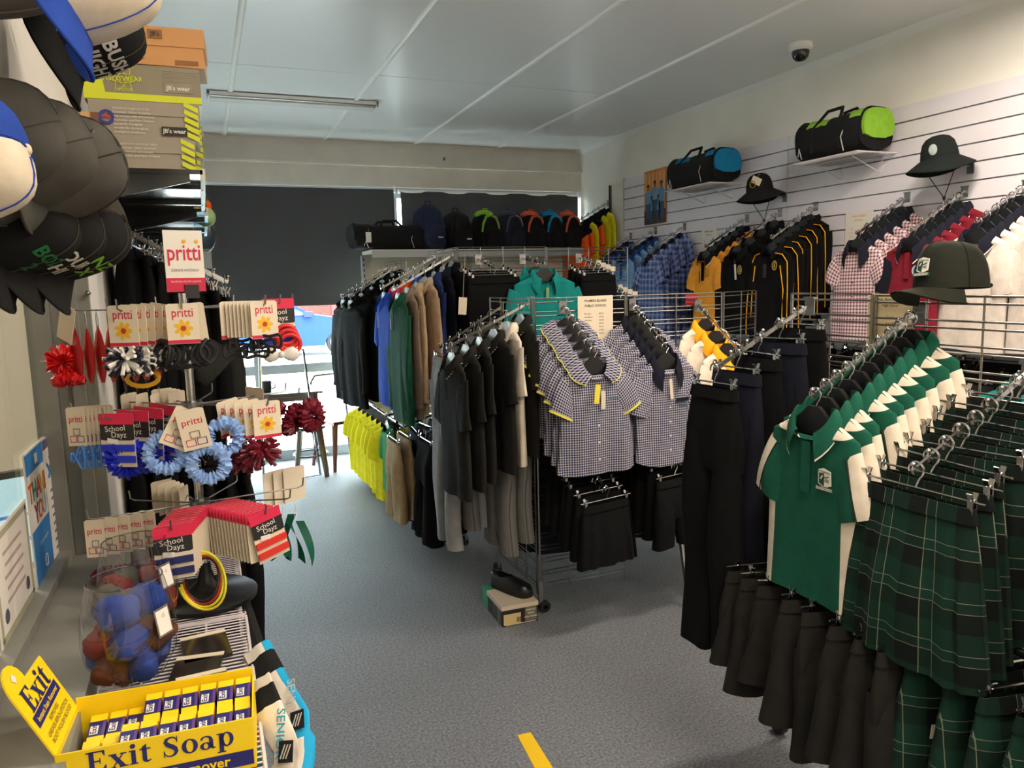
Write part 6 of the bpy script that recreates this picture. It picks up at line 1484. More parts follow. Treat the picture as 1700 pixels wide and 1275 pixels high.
# ================================================================ long white socks over the table edge
SKW = fab('white_sock', (228, 218, 204)); AQ = fab('aqua_sock', (40, 165, 215))
def sock(label, pts, w, seed, aqua=True, name='sports_sock'):
    t = thing(name, label, 'sock', (0, 0, 0), 0, 'long sports socks on the table edge')
    P = [Vector(p) for p in pts]; n = 18; rows = []
    def cat_(u):
        s = u * (len(P) - 1); i = min(len(P) - 2, int(s)); f = s - i
        return P[i].lerp(P[i + 1], f)
    rd_ = random.Random(seed); ph = rd_.uniform(0, 6)
    for i in range(n + 1):
        u = i / n; c = cat_(u); d = (cat_(min(1, u + 0.02)) - cat_(max(0, u - 0.02))).normalized()
        s_ = Vector((0.75, -0.66, 0)); s_ = (s_ - d * s_.dot(d)).normalized(); q = d.cross(s_)
        ww = w * (1 - 0.15 * u + (0.25 if 0.62 < u < 0.85 else 0)); row = []
        for j in range(14):
            a = 2 * PI * j / 14
            row.append(tuple(c + s_ * ww * math.cos(a) + q * 0.012 * math.sin(a) * (1 + 0.5 * math.sin(9 * u + ph)) + q * 0.004 * math.sin(ww * math.cos(a) * 260 + ph)))
        rows.append(row)
    def mi(i, j):
        u = (i + 0.5) / n; c = math.cos(2 * PI * (j + 0.5) / 14)
        if 0.04 < u < 0.14: return 2
        if 0.14 <= u < 0.16: return 0
        if 0.16 <= u < 0.19: return 2
        if aqua and (c > 0.55 or 0.56 < u < 0.66): return 1
        return 0
    MB().grid(rows, True, mi).build('knit', [SKW, AQ, SBK], t, angle=70)
    c = cat_(0.53); d = (cat_(0.56) - cat_(0.5)).normalized(); s_ = Vector((0.75, -0.66, 0)); s_ = (s_ - d * s_.dot(d)).normalized(); q = s_.cross(-d)
    nrm = q if q.y < 0 else -q
    B = MB().box((0, 0, 0), (0.03, 0.038, 0.002)); M_ = Matrix(((s_.x, -d.x, nrm.x, 0), (s_.y, -d.y, nrm.y, 0), (s_.z, -d.z, nrm.z, 0), (0, 0, 0, 1)))
    M_.translation = c + nrm * 0.016 + s_ * w * 0.35
    o = B.build('logo_patch', SBK, t, False, M=M_)
    for k in (-1, 0, 1): MB().box((0.006 * k, 0, 0.0014), (0.0022, 0.026, 0.001), 0, Matrix.Rotation(R3(-22), 3, 'Z')).build('logo_bar', LET_W, o, False)
    text('SENIOR', 0.026, LET_W if aqua else AQ, t, tuple(cat_(0.36) + nrm * 0.0165 + s_ * w * (0.6 if aqua else 0.4)), tuple(d), tuple(s_), bold=0.01)
    return t
sock('white and aqua sports sock hanging outermost over the table edge', [AY(425, 1080, 1.72), AY(462, 1150, 1.62), AY(490, 1195, 1.55), AY(492, 1250, 1.5), AY(480, 1330, 1.42)], 0.036, 1)
sock('white sports sock with aqua print hanging nearest the soap box', [AY(428, 1130, 1.50), AY(455, 1200, 1.44), AY(474, 1240, 1.40), AY(472, 1300, 1.37), AY(462, 1370, 1.34)], 0.032, 2, False)
tag(MB().tube([AY(408, 1000, 2.05), AY(418, 1045, 1.92), AY(430, 1085, 1.8), AY(432, 1140, 1.72)], [0.012, 0.018, 0.02, 0.016], 8).build('black_sock', SBK), 'plain black sock hanging at the table edge behind the white socks', 'sock')
# ================================================================ papers on the service window
def sheet(label, y0, y1, z0, z1, m=None, name='notice_sheet'):
    t = thing(name, label, 'notice', (-0.434, (y0 + y1) / 2, (z0 + z1) / 2), R3(90))
    w, h = y1 - y0, z1 - z0
    MB().box((0, 0, 0), (w, 0.001, h)).build('paper', m or WPAPER, t, False)
    return t, w, h
SKYB = mat('poster_blue', (52, 130, 200), 0.6)
t, w, h = sheet('thank you poster with blue bands on the service window', 2.09, 2.36, 0.965, 1.315, None, 'thank_you_poster')
MB().box((0, -0.0012, h * 0.41), (w * 0.88, 0.001, h * 0.15)).build('blue_band', SKYB, t, False); MB().box((0, -0.0012, -h * 0.27), (w * 0.88, 0.001, h * 0.4)).build('blue_block', SKYB, t, False)
MB().box((0.0, -0.002, h * 0.41), (0.03, 0.001, 0.025)).build('jar_logo', WHT, t, False)
lc = [(226, 90, 40), (60, 160, 120), (230, 60, 60), (240, 190, 40), (200, 80, 60)]
for k, ch in enumerate('THANK'): text(ch, 0.07, mat('letter_%d' % k, lc[k], 0.6), t, ((k - 2) * 0.046, -0.0015, h * 0.19), R_, U_, bold=0.02)
for k, ch in enumerate('YOU'): text(ch, 0.07, mat('letter_y%d' % k, ((140, 40, 90), (236, 120, 40), (150, 190, 220))[k], 0.6), t, ((k - 1) * 0.048, -0.0015, h * 0.02), R_, U_, bold=0.02)
text('for your support', 0.016, WHT, t, (0, -0.002, -h * 0.2), R_, U_); MB().lathe([(0.014, 0.0), (0.016, 0.001), (0.017, 0)], 16).build('ring_logo', WHT, t, False, M=Matrix.Translation((0, -0.0022, -h * 0.37)) @ Matrix.Rotation(R3(90), 4, 'X'))
t, w, h = sheet('purple headed notice in the corner of the service window', 2.365, 2.41 + 0.13, 0.95, 1.31)
t.location.y = 2.40; t.location.x = -0.432
PURB = mat('notice_purple', (110, 106, 140), 0.7)
MB().box((0, -0.0012, h * 0.46), (w, 0.001, h * 0.07)).build('top_band', PURB, t, False); MB().box((0, -0.0012, -h * 0.46), (w, 0.001, h * 0.07)).build('bottom_band', PURB, t, False)
for k in range(11): MB().box((0.01, -0.0012, h * (0.34 - 0.065 * k) - (0.02 if k > 2 else 0)), (w * (0.62 if k > 1 else 0.4), 0.001, 0.006)).build('text_line', PURB, t, False)
MB().tube([(-w * 0.3 + 0.014 * math.sin(q), -0.002, h * 0.2 + 0.01 * q) for q in [i * 0.5 for i in range(9)]], 0.003, 5).build('swirl', SKYB, t)
for k, (y0, y1, lab) in enumerate(((1.74, 2.075, 'framed certificate with two seals on the service window'), (1.36, 1.725, 'second pale certificate at the left edge of the window'))):
    t, w, h = sheet(lab, y0, y1, 0.975, 1.215, None, 'certificate')
    FRM = mat('certificate_border', (172, 168, 140), 0.7)
    for (cx_, cz, sx, sz) in ((0, h * 0.44, w * 0.92, 0.014), (0, -h * 0.44, w * 0.92, 0.014), (-w * 0.44, 0, 0.014, h * 0.9), (w * 0.44, 0, 0.014, h * 0.9)): MB().box((cx_, -0.0012, cz), (sx, 0.001, sz)).build('border', FRM, t, False)
    for q in range(5): MB().box((0, -0.0012, h * (0.26 - 0.11 * q)), (w * (0.5 - 0.06 * (q % 2)), 0.001, 0.007)).build('text_line', mat('faint_ink', (186, 160, 150), 0.8), t, False)
    for q in (-1, 1): MB().lathe([(0.001, 0.001), (0.014, 0.001), (0.016, 0)], 14).build('seal', mat('seal_ink', (80, 84, 100), 0.7), t, False, M=Matrix.Translation((q * w * 0.3, -0.0014, -h * 0.28)) @ Matrix.Rotation(R3(90), 4, 'X'))
# ================================================================ shelf unit in front of the window with the backpacks
GON = mat('gondola_cream', (206, 200, 184), 0.5); GONS = mat('gondola_post', (150, 156, 158), 0.4, 0.4)
gz = 2.03
t = thing('shelf_unit', 'tall cream metal shelf unit below the row of backpacks', 'shelf unit', (2.48, 7.05, 0))
MB().box((0.02, -0.02, gz - 0.02), (2.16, 0.46, 0.03)).build('top_shelf', GON, t, False)
MB().box((0.02, -0.25, gz - 0.045), (2.16, 0.012, 0.06)).build('shelf_front', GONS, t, False)
for k in range(5): MB().box((0.0, 0.19, 0.22 + 0.396 * k), (2.1, 0.012, 0.39)).build('back_panel', GON, t, False)
for x in (-1.06, 0.0, 1.06):
    MB().box((x, 0.17, gz / 2 - 0.02), (0.04, 0.05, gz - 0.04)).build('post', GONS, t, False)
    MB().box((x, 0.0, 0.05), (0.04, 0.4, 0.1)).build('foot', GONS, t, False)
for k in range(8): MB().box((-1.06, 0.1435, 1.95 - 0.05 * k), (0.012, 0.002, 0.024)).build('slot', BLACKP, t, False)
def rbox(w, d, h, p=4.0, n=28, rows_=10, taper=0.85, lean=0.0):
    """rounded upright bag body: z from 0 to h"""
    R = []
    for k in range(rows_ + 1):
        q = k / rows_; z = h * q
        s = (1 - abs(2 * q - 1) ** 5 * 0.28) * (1 - (1 - taper) * max(0, q - 0.45) / 0.55)
        if q > 0.75: s *= math.sqrt(max(0.02, 1 - ((q - 0.75) / 0.25) ** 2 * 0.85))
        r = []
        for i in range(n):
            a = 2 * PI * i / n; c, s_ = math.cos(a), math.sin(a)
            x = w / 2 * s * sgn(c) * abs(c) ** (2 / p); y = d / 2 * s * sgn(s_) * abs(s_) ** (2 / p)
            r.append((x + 0.006 * math.sin(9 * q + i), y + lean * q + 0.006 * math.sin(7 * q + 2 * i), z))
        R.append(r)
    m = MB(); m.grid(R, True)
    m.f.append(list(range(n))[::-1]); m.m.append(0); b = rows_ * n; m.f.append(list(range(b, b + n))); m.m.append(0)
    return m
BAGB = fab('bag_black', (26, 26, 28)); BAGN = fab('bag_navy', (40, 46, 70)); BAGG = fab('bag_slate', (34, 38, 50)); BL = fab('bag_lime', (134, 186, 56)); BO = fab('bag_orange', (204, 92, 62)); BBL = fab('bag_blue', (28, 130, 180)); BPIPE = mat('bag_piping', (196, 196, 190), 0.6); BGR = fab('bag_grey_trim', (70, 76, 90))
def backpack(label, x, m, trim, w=0.23, d=0.22, h=0.36, rz=20, big=False):
    t = thing('backpack', label, 'backpack', (x, 6.97, gz - 0.005), R3(rz), 'backpacks on the shelf unit')
    rbox(w, d, h, lean=0.01).build('body', m, t, angle=60)
    p = rbox(w * 0.82, d * 0.4, h * 0.55, taper=0.9); p.build('front_pocket', m, t, M=Matrix.Translation((0, -d * 0.48, 0.01)), angle=60)
    MB().tube([(-0.03, 0.0, h * 0.95), (-0.025, 0.0, h + 0.03), (0.025, 0.0, h + 0.03), (0.03, 0.0, h * 0.95)], 0.008, 6).build('grab_handle', trim if trim else m, t)
    if trim:
        MB().ball((0, 0.02, h * 0.93), w * 0.40, d * 0.42, 0.045, 16, 8).build('top_panel', trim, t)
        pts = [(-w * 0.46, -d * 0.30, h * 0.45), (-w * 0.43, -d * 0.34, h * 0.66), (-w * 0.28, -d * 0.36, h * 0.84), (0, -d * 0.36, h * 0.9), (w * 0.28, -d * 0.36, h * 0.84), (w * 0.43, -d * 0.34, h * 0.66), (w * 0.47, -d * 0.32, h * 0.40), (w * 0.47, -d * 0.34, h * 0.2)]
        MB().tube(pts[:-1], [0.008, 0.012, 0.013, 0.013, 0.013, 0.013, 0.011], 8).build('arch_trim', trim, t)
        MB().tube([(a * 1.06, b - 0.012, c * 1.0) for a, b, c in pts[3:]] + [(w * 0.5, -d * 0.36, 0.02)], 0.003, 5).build('piping', BPIPE, t)
    else:
        for s in (-1, 1): MB().tube([(s * w * 0.3, -d * 0.52, h * 0.1), (s * w * 0.36, -d * 0.56, h * 0.5), (s * w * 0.26, -d * 0.4, h * 0.85)], 0.012, 6).build('strap', m, t)
        MB().box((0.03, -d * 0.74, h * 0.26), (0.05, 0.003, 0.012)).build('logo_label', BPIPE, t, False)
    return t
backpack('large navy backpack with grab handle, left of the black backpack', 2.0, BAGN, None, 0.26, 0.24, 0.42, 12)
backpack('plain black backpack right of the large navy one', 2.27, BAGB, None, 0.25, 0.24, 0.36, 16)
backpack('black backpack with lime green trim on the shelf', 2.57, BAGB, BL, rz=24)
backpack('slate backpack with grey trim right of the lime one', 2.82, BAGG, BGR, rz=24)
backpack('black backpack with orange trim between slate and blue ones', 3.05, BAGB, BO, rz=24)
backpack('black backpack with bright blue trim on the shelf', 3.26, BAGB, BBL, rz=24)
backpack('black backpack with orange trim, rightmost on the shelf', 3.46, BAGB, BO, rz=24)
def duffel(name, label, loc, rz, L, W, Hh, m, m_end, group=None, tag_=False, top=None):
    t = thing(name, label, 'sports bag', loc, rz, group)
    n = 26; rows = []
    for k in range(13):
        u = -1 + 2 * k / 12; s = 1 - 0.10 * abs(u) ** 6; sag = 0.06 * Hh * math.cos(u * PI) 
        r = []
        for i in range(n):
            a = 2 * PI * i / n; c, s_ = math.cos(a), math.sin(a)
            y = W / 2 * s * sgn(c) * abs(c) ** 0.75; z = Hh / 2 + Hh / 2 * s * sgn(s_) * abs(s_) ** (0.55 if s_ < 0 else 0.85)
            if s_ > 0: z -= 0.10 * Hh * (1 - abs(u) ** 2) * s_
            r.append((L / 2 * u + 0.004 * math.sin(5 * i + k), y, z + 0.004 * math.sin(3 * k + i)))
        rows.append(r)
    def mi(i, j):
        if top is not None:
            a = 2 * PI * (j + 0.5) / n
            if math.sin(a) > 0.45 and (i > 9 or 2 <= i <= 5): return 1
        return 0
    MB().grid(rows, True, mi).build('body', [m, top or m], t, angle=60)
    for s in (-1, 1):
        e = MB(); rr = rows[0] if s < 0 else rows[-1]
        rings = []
        for q in (1.0, 0.97, 0.8, 0.55, 0.3, 0.02):
            rings.append([(p[0] + s * L * 0.02 * (1 - q * q), p[1] * q, Hh / 2 + (p[2] - Hh / 2) * q) for p in rr])
        e.grid(rings, True, 0, flip=(s < 0))
        o = e.build('end_panel', [m, m_end], t)
        arch = [(p[1] * 0.93, Hh / 2 + (p[2] - Hh / 2) * 0.93) for p in rr if p[2] > Hh * 0.42]
        arch += [(arch[-1][0] * 0.9, Hh * 0.34), (arch[-1][0] * 0.4, Hh * 0.27), (-arch[-1][0] * 0.4, Hh * 0.27), (-arch[-1][0] * 0.9, Hh * 0.34)] if arch[0][0] * arch[-1][0] < 0 else []
        arch = sorted(arch, key=lambda q: math.atan2(q[1] - Hh * 0.55, q[0]))
        xs_ = s * L / 2 + s * (L * 0.02 + 0.008)
        MB().add([(xs_ + s * 0.004, a_, b_) for a_, b_ in arch] + [(xs_ - s * 0.016, a_ * 1.02, b_) for a_, b_ in arch], [tuple(range(len(arch)))] + [(k_, (k_ + 1) % len(arch), len(arch) + (k_ + 1) % len(arch), len(arch) + k_) for k_ in range(len(arch))]).build('end_colour_panel', m_end, o)
        MB().tube([(p[0] * 1.003, p[1] * 1.01, p[2]) for p in rr], 0.0045, 5, closed=True).build('end_piping', BAGB, o)
    for s in (-1, 1):
        y = s * W * 0.47
        MB().tube([(-L * 0.22, y, Hh * 0.15), (-L * 0.2, y * 0.98, Hh * 0.7), (-L * 0.1, y * 0.5, Hh * 1.06), (L * 0.1, y * 0.4, Hh * 1.08), (L * 0.2, y * 0.98, Hh * 0.7), (L * 0.22, y, Hh * 0.15)], 0.011, 6).build('handle', m, t)
    MB().tube([(-L * 0.42, -W * 0.5, Hh * 0.12), (-L * 0.40, -W * 0.52, Hh * 0.3), (-L * 0.36, -W * 0.5, Hh * 0.05)], 0.003, 5).tube([(L * 0.3, -W * 0.5, Hh * 0.05), (L * 0.26, -W * 0.52, Hh * 0.35), (L * 0.3, -W * 0.45, Hh * 0.7)], 0.003, 5).build('reflective_piping', BPIPE, t)
    MB().box((0, 0, Hh * 0.915), (L * 0.8, 0.012, 0.006)).build('zip', BLACKP, t, False)
    if tag_: swing_tag(t, -L * 0.36, -W * 0.5 - 0.01, Hh * 0.62, 0.05, 0.09, WPAPER, 0.0)
    return t
duffel('duffel_bag', 'large black duffel bag with white tag, overhanging the shelf end', (1.60, 6.93, gz - 0.004), R3(8), 0.66, 0.28, 0.24, BAGB, BAGB, None, True)
# ================================================================ wire shelves and sports bags on the slatwall
WSH = mat('white_wire_shelf', (214, 210, 214), 0.45)
def wire_shelf(y0, y1, label):
    t = thing('wire_shelf', label, 'shelf', (3.775, (y0 + y1) / 2, 2.42), 0, 'white wire shelves on the slatwall')
    L = y1 - y0; m = MB(); x0, x1 = -0.16, 0.155
    m.tube([(x0, -L / 2, 0), (x1, -L / 2, 0), (x1, L / 2, 0), (x0, L / 2, 0)], 0.004, 6, closed=True)
    for k in range(1, 26):
        y = -L / 2 + L * k / 26; m.tube([(x0, y, 0), (x1, y, 0)], 0.0018, 5)
    m.tube([(-0.02, -L / 2, -0.004), (-0.02, L / 2, -0.004)], 0.003, 5)
    o = m.build('wire_deck', WSH, t); o['kind'] = 'stuff'
    for q in (-0.3, 0.3): MB().tube([(x0 + 0.06, L * q, -0.004), (x1 - 0.02, L * q, -0.1), (x1, L * q, -0.1), (x1, L * q, -0.01), (x1 + 0.0, L * q, 0.03)], 0.003, 5).build('brace', WSH, t)
wire_shelf(4.86, 5.46, 'white wire shelf under the blue sports bag'); wire_shelf(3.46, 3.98, 'white wire shelf under the lime sports bag')
duffel('sports_bag', 'black sports bag with blue end panels on a wire shelf', (3.76, 5.15, 2.425), R3(-90), 0.60, 0.29, 0.27, BAGB, BBL, 'sports bags on the slatwall', False, BBL)
duffel('sports_bag', 'black sports bag with lime green end panels on a wire shelf', (3.76, 3.72, 2.425), R3(-90), 0.52, 0.29, 0.27, BAGB, BL, 'sports bags on the slatwall', False, BL)
# ================================================================ bucket hats
def bucket(label, loc, m, cr=None, tagged=False, rx=5):
    t = thing('bucket_hat', label, 'hat', loc, 0, 'bucket hats on the slatwall')
    t.rotation_euler = (R3(rx), R3(-6), R3(-70))
    n = 32
    MB().lathe([(0.001, 0.122), (0.03, 0.12), (0.058, 0.108), (0.078, 0.084), (0.089, 0.045), (0.095, 0.0)], n).build('crown', m, t)
    rows = []
    for k in range(6):
        q = k / 5; rows.append([((0.095 + 0.075 * q) * math.cos(a), (0.095 + 0.075 * q) * math.sin(a), -0.062 * q + 0.016 * q * math.sin(2 * a + 0.6)) for a in [2 * PI * i / n for i in range(n)]])
    MB().grid(rows, True).grid([[(p[0], p[1], p[2] - 0.004) for p in r] for r in rows], True, flip=True).build('brim', m, t)
    CORD = mat('hat_cord', (20, 20, 20), 0.8)
    MB().tube([(-0.09, 0, -0.01), (-0.06, 0, -0.09), (-0.012, 0.01, -0.19), (0.0, 0.01, -0.22)], 0.0025, 5).build('chin_cord', CORD, t)
    MB().tube([(0.09, 0, -0.01), (0.06, 0, -0.09), (0.012, 0.01, -0.19), (0.0, 0.01, -0.22), (0.0, 0.012, -0.27)], 0.0025, 5).build('chin_cord', CORD, t)
    MB().ball((0, 0.01, -0.215), 0.009, 0.009, 0.012).build('cord_toggle', CORD, t)
    if cr == 'oval':
        MB().lathe([(0.001, 0.003), (0.02, 0.002), (0.022, 0)], 16, sy=1.35).build('badge', mat('pale_badge', (150, 160, 158), 0.8), t, M=Matrix.Translation((0.0, -0.089, 0.045)) @ Matrix.Rotation(R3(82), 4, 'X'))
    else:
        MB().tube([(0.02 * math.cos(a), -0.091, 0.045 + 0.024 * math.sin(a)) for a in [i * PI / 8 for i in range(16)]], 0.003, 5, closed=True).build('badge', MATS['crest_gold'], t)
    if tagged: swing_tag(t, 0.045, -0.087, 0.085, 0.075, 0.05, TAGM, 0.6)
    return t
bucket('black bucket hat with price tag hanging left of the jackets', (3.76, 4.47, 2.315), BAGB, 'ring', True)
bucket('black bucket hat with pale oval badge below the lime bag', (3.76, 3.03, 2.315), fab('hat_black_green', (18, 26, 24)), 'oval')
for (y, lab) in ((4.40, 'short wall hook under the tagged bucket hat'), (2.97, 'short wall hook under the badged bucket hat')):
    tag(MB().tube([(3.94, y, 2.27), (3.74, y, 2.275), (3.735, y, 2.29)], 0.004, 6).box((3.925, y, 2.26), (0.006, 0.04, 0.06)).build('wall_hook', STEEL), lab, 'hook', 'slatwall hooks')
# ================================================================ poster and price signs
PO = mat('poster_orange', (206, 128, 70), 0.4)
t = thing('photo_poster', 'family photo poster in blue shirts on the slatwall', 'poster', (3.92, 6.085, 2.455), R3(-90))
MB().box((0, 0, 0), (0.36, 0.006, 0.49)).build('print', PO, t, False)
MB().box((0, -0.0036, -0.18), (0.36, 0.001, 0.13)).build('printed_ground', mat('poster_brown', (84, 56, 44), 0.4), t, False)
for k in range(6): MB().box((-0.15 + 0.06 * k, -0.0036, 0.1), (0.035, 0.001, 0.24)).build('printed_plank', mat('poster_gold', (226, 158, 84), 0.4), t, False)
PSK = mat('poster_skin', (150, 96, 70), 0.5); PBL = mat('poster_shirt', (96, 150, 190), 0.5); PDB = mat('poster_jeans', (60, 84, 120), 0.5); PHR = mat('poster_hair', (44, 30, 26), 0.5)
for (x, z, s) in ((-0.11, 0.04, 1.0), (0.11, 0.05, 1.05), (0.0, 0.07, 0.95), (-0.05, -0.05, 0.75), (0.06, -0.05, 0.75)):
    f = MB().prism([(x - 0.045 * s, z - 0.10 * s), (x + 0.045 * s, z - 0.10 * s), (x + 0.05 * s, z), (x + 0.02 * s, z + 0.02 * s), (x - 0.02 * s, z + 0.02 * s), (x - 0.05 * s, z)], -0.0052, -0.0042, 0).prism([(x - 0.035 * s, z - 0.24 * s), (x + 0.035 * s, z - 0.24 * s), (x + 0.043 * s, z - 0.10 * s), (x - 0.043 * s, z - 0.10 * s)], -0.0052, -0.0042, 1)
    f.prism([(x + 0.022 * s * math.cos(a), z + 0.046 * s + 0.028 * s * math.sin(a)) for a in [i * PI / 5 for i in range(10)]], -0.0056, -0.0046, 2).prism([(x + 0.026 * s * math.cos(a), z + 0.056 * s + 0.026 * s * math.sin(a)) for a in [i * PI / 5 for i in range(6)]], -0.006, -0.005, 3)
    f.build('printed_figure', [PBL, PDB, PSK, PHR], t, False)
def sign(label, loc, rz, w, h, m, lines, head=None, size=0.012, name='price_sign', im=None, hs=0.017):
    t = thing(name, label, 'sign', loc, rz)
    MB().box((0, 0, 0), (w, 0.0015, h)).build('sheet', m, t, False)
    z = h * 0.40
    for l in (head or []):
        text(l, hs, im or INK, t, (0, -0.0015, z), R_, U_, bold=0.012); z -= hs * 1.5
    z -= size * 1.6
    for l in lines:
        a, b = l
        text(a, size, im or INK, t, (-w * 0.32 if b else 0, -0.0015, z), R_, U_, align='LEFT' if b else 'CENTER')
        if b: text(b, size, im or INK, t, (w * 0.1, -0.0015, z), R_, U_, align='LEFT')
        z -= size * 1.75
    return t
p = AY(989, 540, 3.385)
sign('white price list headed Palmers Island Public School on the grid', (1.83, 3.388, 1.50), 0, 0.20, 0.25, PAPER, [('Polo Shirt', '$35.00'), ('Girls Blouse', '$35.00'), ('Sport Shirt', '$35.00'), ('Shorts', '$27.00'), ('Skort', '$28.00'), ('', '$17.00'), ('', '$12.00')], ['PALMERS ISLAND', 'PUBLIC SCHOOL'], 0.0095, hs=0.0165)
sign('cream size list headed High School behind the green polo arm', (1.893, 1.665, 1.555), R3(-90), 0.165, 0.17, mat('cream_sheet', (218, 200, 160), 0.8), [('2 to 4', None), ('6 to 8', None), ('10 to 12', None), ('12 to 14', None), ('16 to S', None)], ['Polo Shirts Maclean', 'High School'], 0.011, hs=0.0115)
BLT = mat('blue_ink', (60, 80, 160), 0.8); ORT = mat('orange_ink', (220, 150, 70), 0.8)
sign('white price list with blue heading beside the plaid dresses', (3.924, 5.28, 1.97), R3(-90), 0.2, 0.28, WPAPER, [('Polo', '$30'), ('Shorts', '$25'), ('Jacket', '$45'), ('Dress', '$55')], ['YAMBA PUBLIC', 'SCHOOL'], 0.014, im=BLT, hs=0.018)
sign('white price list with orange heading beside the maroon dresses', (3.924, 3.72, 1.95), R3(-90), 0.22, 0.30, WPAPER, [('Polo', '$30'), ('Shorts', '$25'), ('Jacket', '$45'), ('Dress', '$55')], ['ILUKA PUBLIC', 'SCHOOL'], 0.014, im=ORT, hs=0.018)
tag(MB().box((0, 0, 0), (0.05, 0.002, 0.1)).tube([(0, 0, 0.05), (0, 0.004, 0.3)], 0.001, 4).build('price_card', PAPER, None, False, M=Matrix.Translation(AY(768, 508, 4.2)) @ Matrix.Rotation(R3(5), 4, 'Y')), 'small blank cream price card left of the teal polo', 'price card')
p = AY(1133, 490, 3.5)
tag(MB().box((0, 0, 0), (0.075, 0.004, 0.07)).build('red_ticket', mat('red_ticket', (150, 34, 44), 0.6), None, False, loc=(p.x, 3.42, 1.585)), 'small dark red ticket clipped behind the centre grid', 'ticket')
# tall strip fitting in the corner with the hi-vis arm
tag(MB().box((3.955, 6.98, 2.48), (0.012, 0.045, 0.36)).box((3.947, 6.98, 2.52), (0.006, 0.02, 0.3), 1).build('wall_strip', [STEEL, BLACKP], None, False), 'slotted steel strip on the wall above the hi-vis shirts', 'wall strip')
# ================================================================ cap on the right grid
cp = make_cap('dark olive trucker cap with white crest on the chrome grid', (1.87, 1.455, 1.655), (0.03, 0.05, 1), (-0.93, 0.20, -0.14), fab('olive_cap', (33, 35, 27)), fab('olive_mesh', (27, 29, 22)), None, None, None, None, None, 'trucker_cap', 1.0)
cr_o = crest(cp, 'shield', 0.012, -0.0925, 0.062, 0.036)
cr_o.rotation_euler = (R3(-13), 0, R3(7))
# ================================================================ shoe box and shoe on the floor
t = thing('clog_box', 'cream lidded black and green shoe box on the carpet', 'box', (1.355, 3.475, 0), R3(-1))
MB().box((0, -0.04, 0.045), (0.19, 0.22, 0.09)).build('carton', mat('carton_black', (36, 32, 32), 0.5), t, False)
MB().box((0, 0.11, 0.046), (0.19, 0.085, 0.092)).build('green_end', mat('carton_green', (40, 150, 110), 0.5), t, False)
MB().box((0, -0.04, 0.096), (0.198, 0.226, 0.022)).build('lid', mat('carton_cream', (214, 196, 172), 0.6), t, False)
MB().box((0, 0.112, 0.095), (0.197, 0.088, 0.012)).build('green_lid', MATS['carton_green'], t, False)
o = MB().box((-0.042, -0.1512, 0.035), (0.092, 0.001, 0.055)).build('size_label', mat('label_cream', (214, 188, 130), 0.7), t, False)
for k in range(7): MB().box((-0.018 + 0.004 * k, -0.152, 0.028), (0.0015 + 0.001 * (k % 2), 0.001, 0.026)).build('barcode_bar', INK, o, False)
o = MB().box((0.058, -0.1512, 0.045), (0.062, 0.001, 0.075)).build('print_block', mat('print_grey', (110, 104, 86), 0.6), t, False)
for k, l in enumerate(('SERIOUS', 'WEAR', 'FOR WORK')): text(l, 0.013, WPR, o, (0.058, -0.1522, 0.068 - 0.018 * k), R_, U_, bold=0.02)
MB().box((0.004, -0.1512, 0.006), (0.16, 0.001, 0.003)).build('print_line', WPR, t, False)
o = MB().box((-0.0956, -0.1, 0.045), (0.001, 0.05, 0.075)).build('side_print', MATS['print_grey'], t, False)
for k in range(6): MB().box((-0.0957, -0.03, 0.018 + 0.011 * k), (0.001, 0.05, 0.004)).build('side_text_line', MATS['print_grey'], t, False)
LEA = mat('clog_leather', (18, 18, 20), 0.28, 0, 0.6)
t = thing('work_clog', 'black leather slip-on work clog resting on its box', 'shoe', (1.375, 3.49, 0.108), R3(205))
def foot_w(u):  # u 0 heel .. 1 toe
    return 0.032 + 0.016 * math.sin(min(1, u * 1.25) * PI * 0.62) - (0.030 * max(0, (u - 0.82) / 0.18) ** 2.4) - 0.012 * max(0, (0.1 - u) / 0.1) ** 2
rows = []; L = 0.265
for (z, k, e) in ((0.0, 0.98, 0), (0.012, 1.03, 0), (0.022, 1.02, 0)):
    out = [(foot_w(i / 20) * k, -L / 2 + L * i / 20) for i in range(21)]
    rows.append([(x, y, z) for x, y in out] + [(-x, y, z) for x, y in reversed(out)])
m = MB(); m.grid(rows, True, flip=False); nn = 42; m.f.append(list(range(nn))); m.m.append(0)
m.build('sole', mat('clog_sole', (14, 14, 15), 0.6), t)
rows = []
for q in range(8):
    r = []
    for i in range(41):
        u = i / 40; ang = 0
        # top height profile
        H_ = 0.062 if u < 0.42 else 0.062 - 0.028 * ((u - 0.42) / 0.58) ** 1.5
        if u > 0.9: H_ *= math.sqrt(max(0.05, 1 - ((u - 0.9) / 0.1) ** 2 * 0.8))
        if u < 0.06: H_ *= 0.85 + 0.15 * u / 0.06
        r.append((u, H_))
    rows.append(r)
up_ = MB(); G = []
for i in range(25):
    u = i / 24; w_ = foot_w(u) * 0.98; H_ = (0.064 if u < 0.45 else 0.064 - 0.024 * ((u - 0.45) / 0.55) ** 1.4)
    if u > 0.88: H_ *= math.sqrt(max(0.08, 1 - ((u - 0.88) / 0.12) ** 2 * 0.75))
    ring = []
    op = 0.10 < u < 0.52
    amax = R3(52) if op else PI / 2
    if op: amax = R3(90 - 40 * math.sin((u - 0.10) / 0.42 * PI))
    for j in range(9):
        a = amax * j / 8; ring.append((w_ * math.cos(a) ** 0.7 if a < PI / 2 - 1e-6 else 0.0, -L / 2 + L * u, 0.02 + H_ * math.sin(a) ** 0.9))
    G.append(ring)
up_.grid(G, flip=False); up_.grid([[(-x, y, z) for x, y, z in r] for r in G], flip=True)
hb = [(foot_w(0) * math.cos(a), -L / 2 - 0.0, 0.02 + 0.0) for a in (0,)]
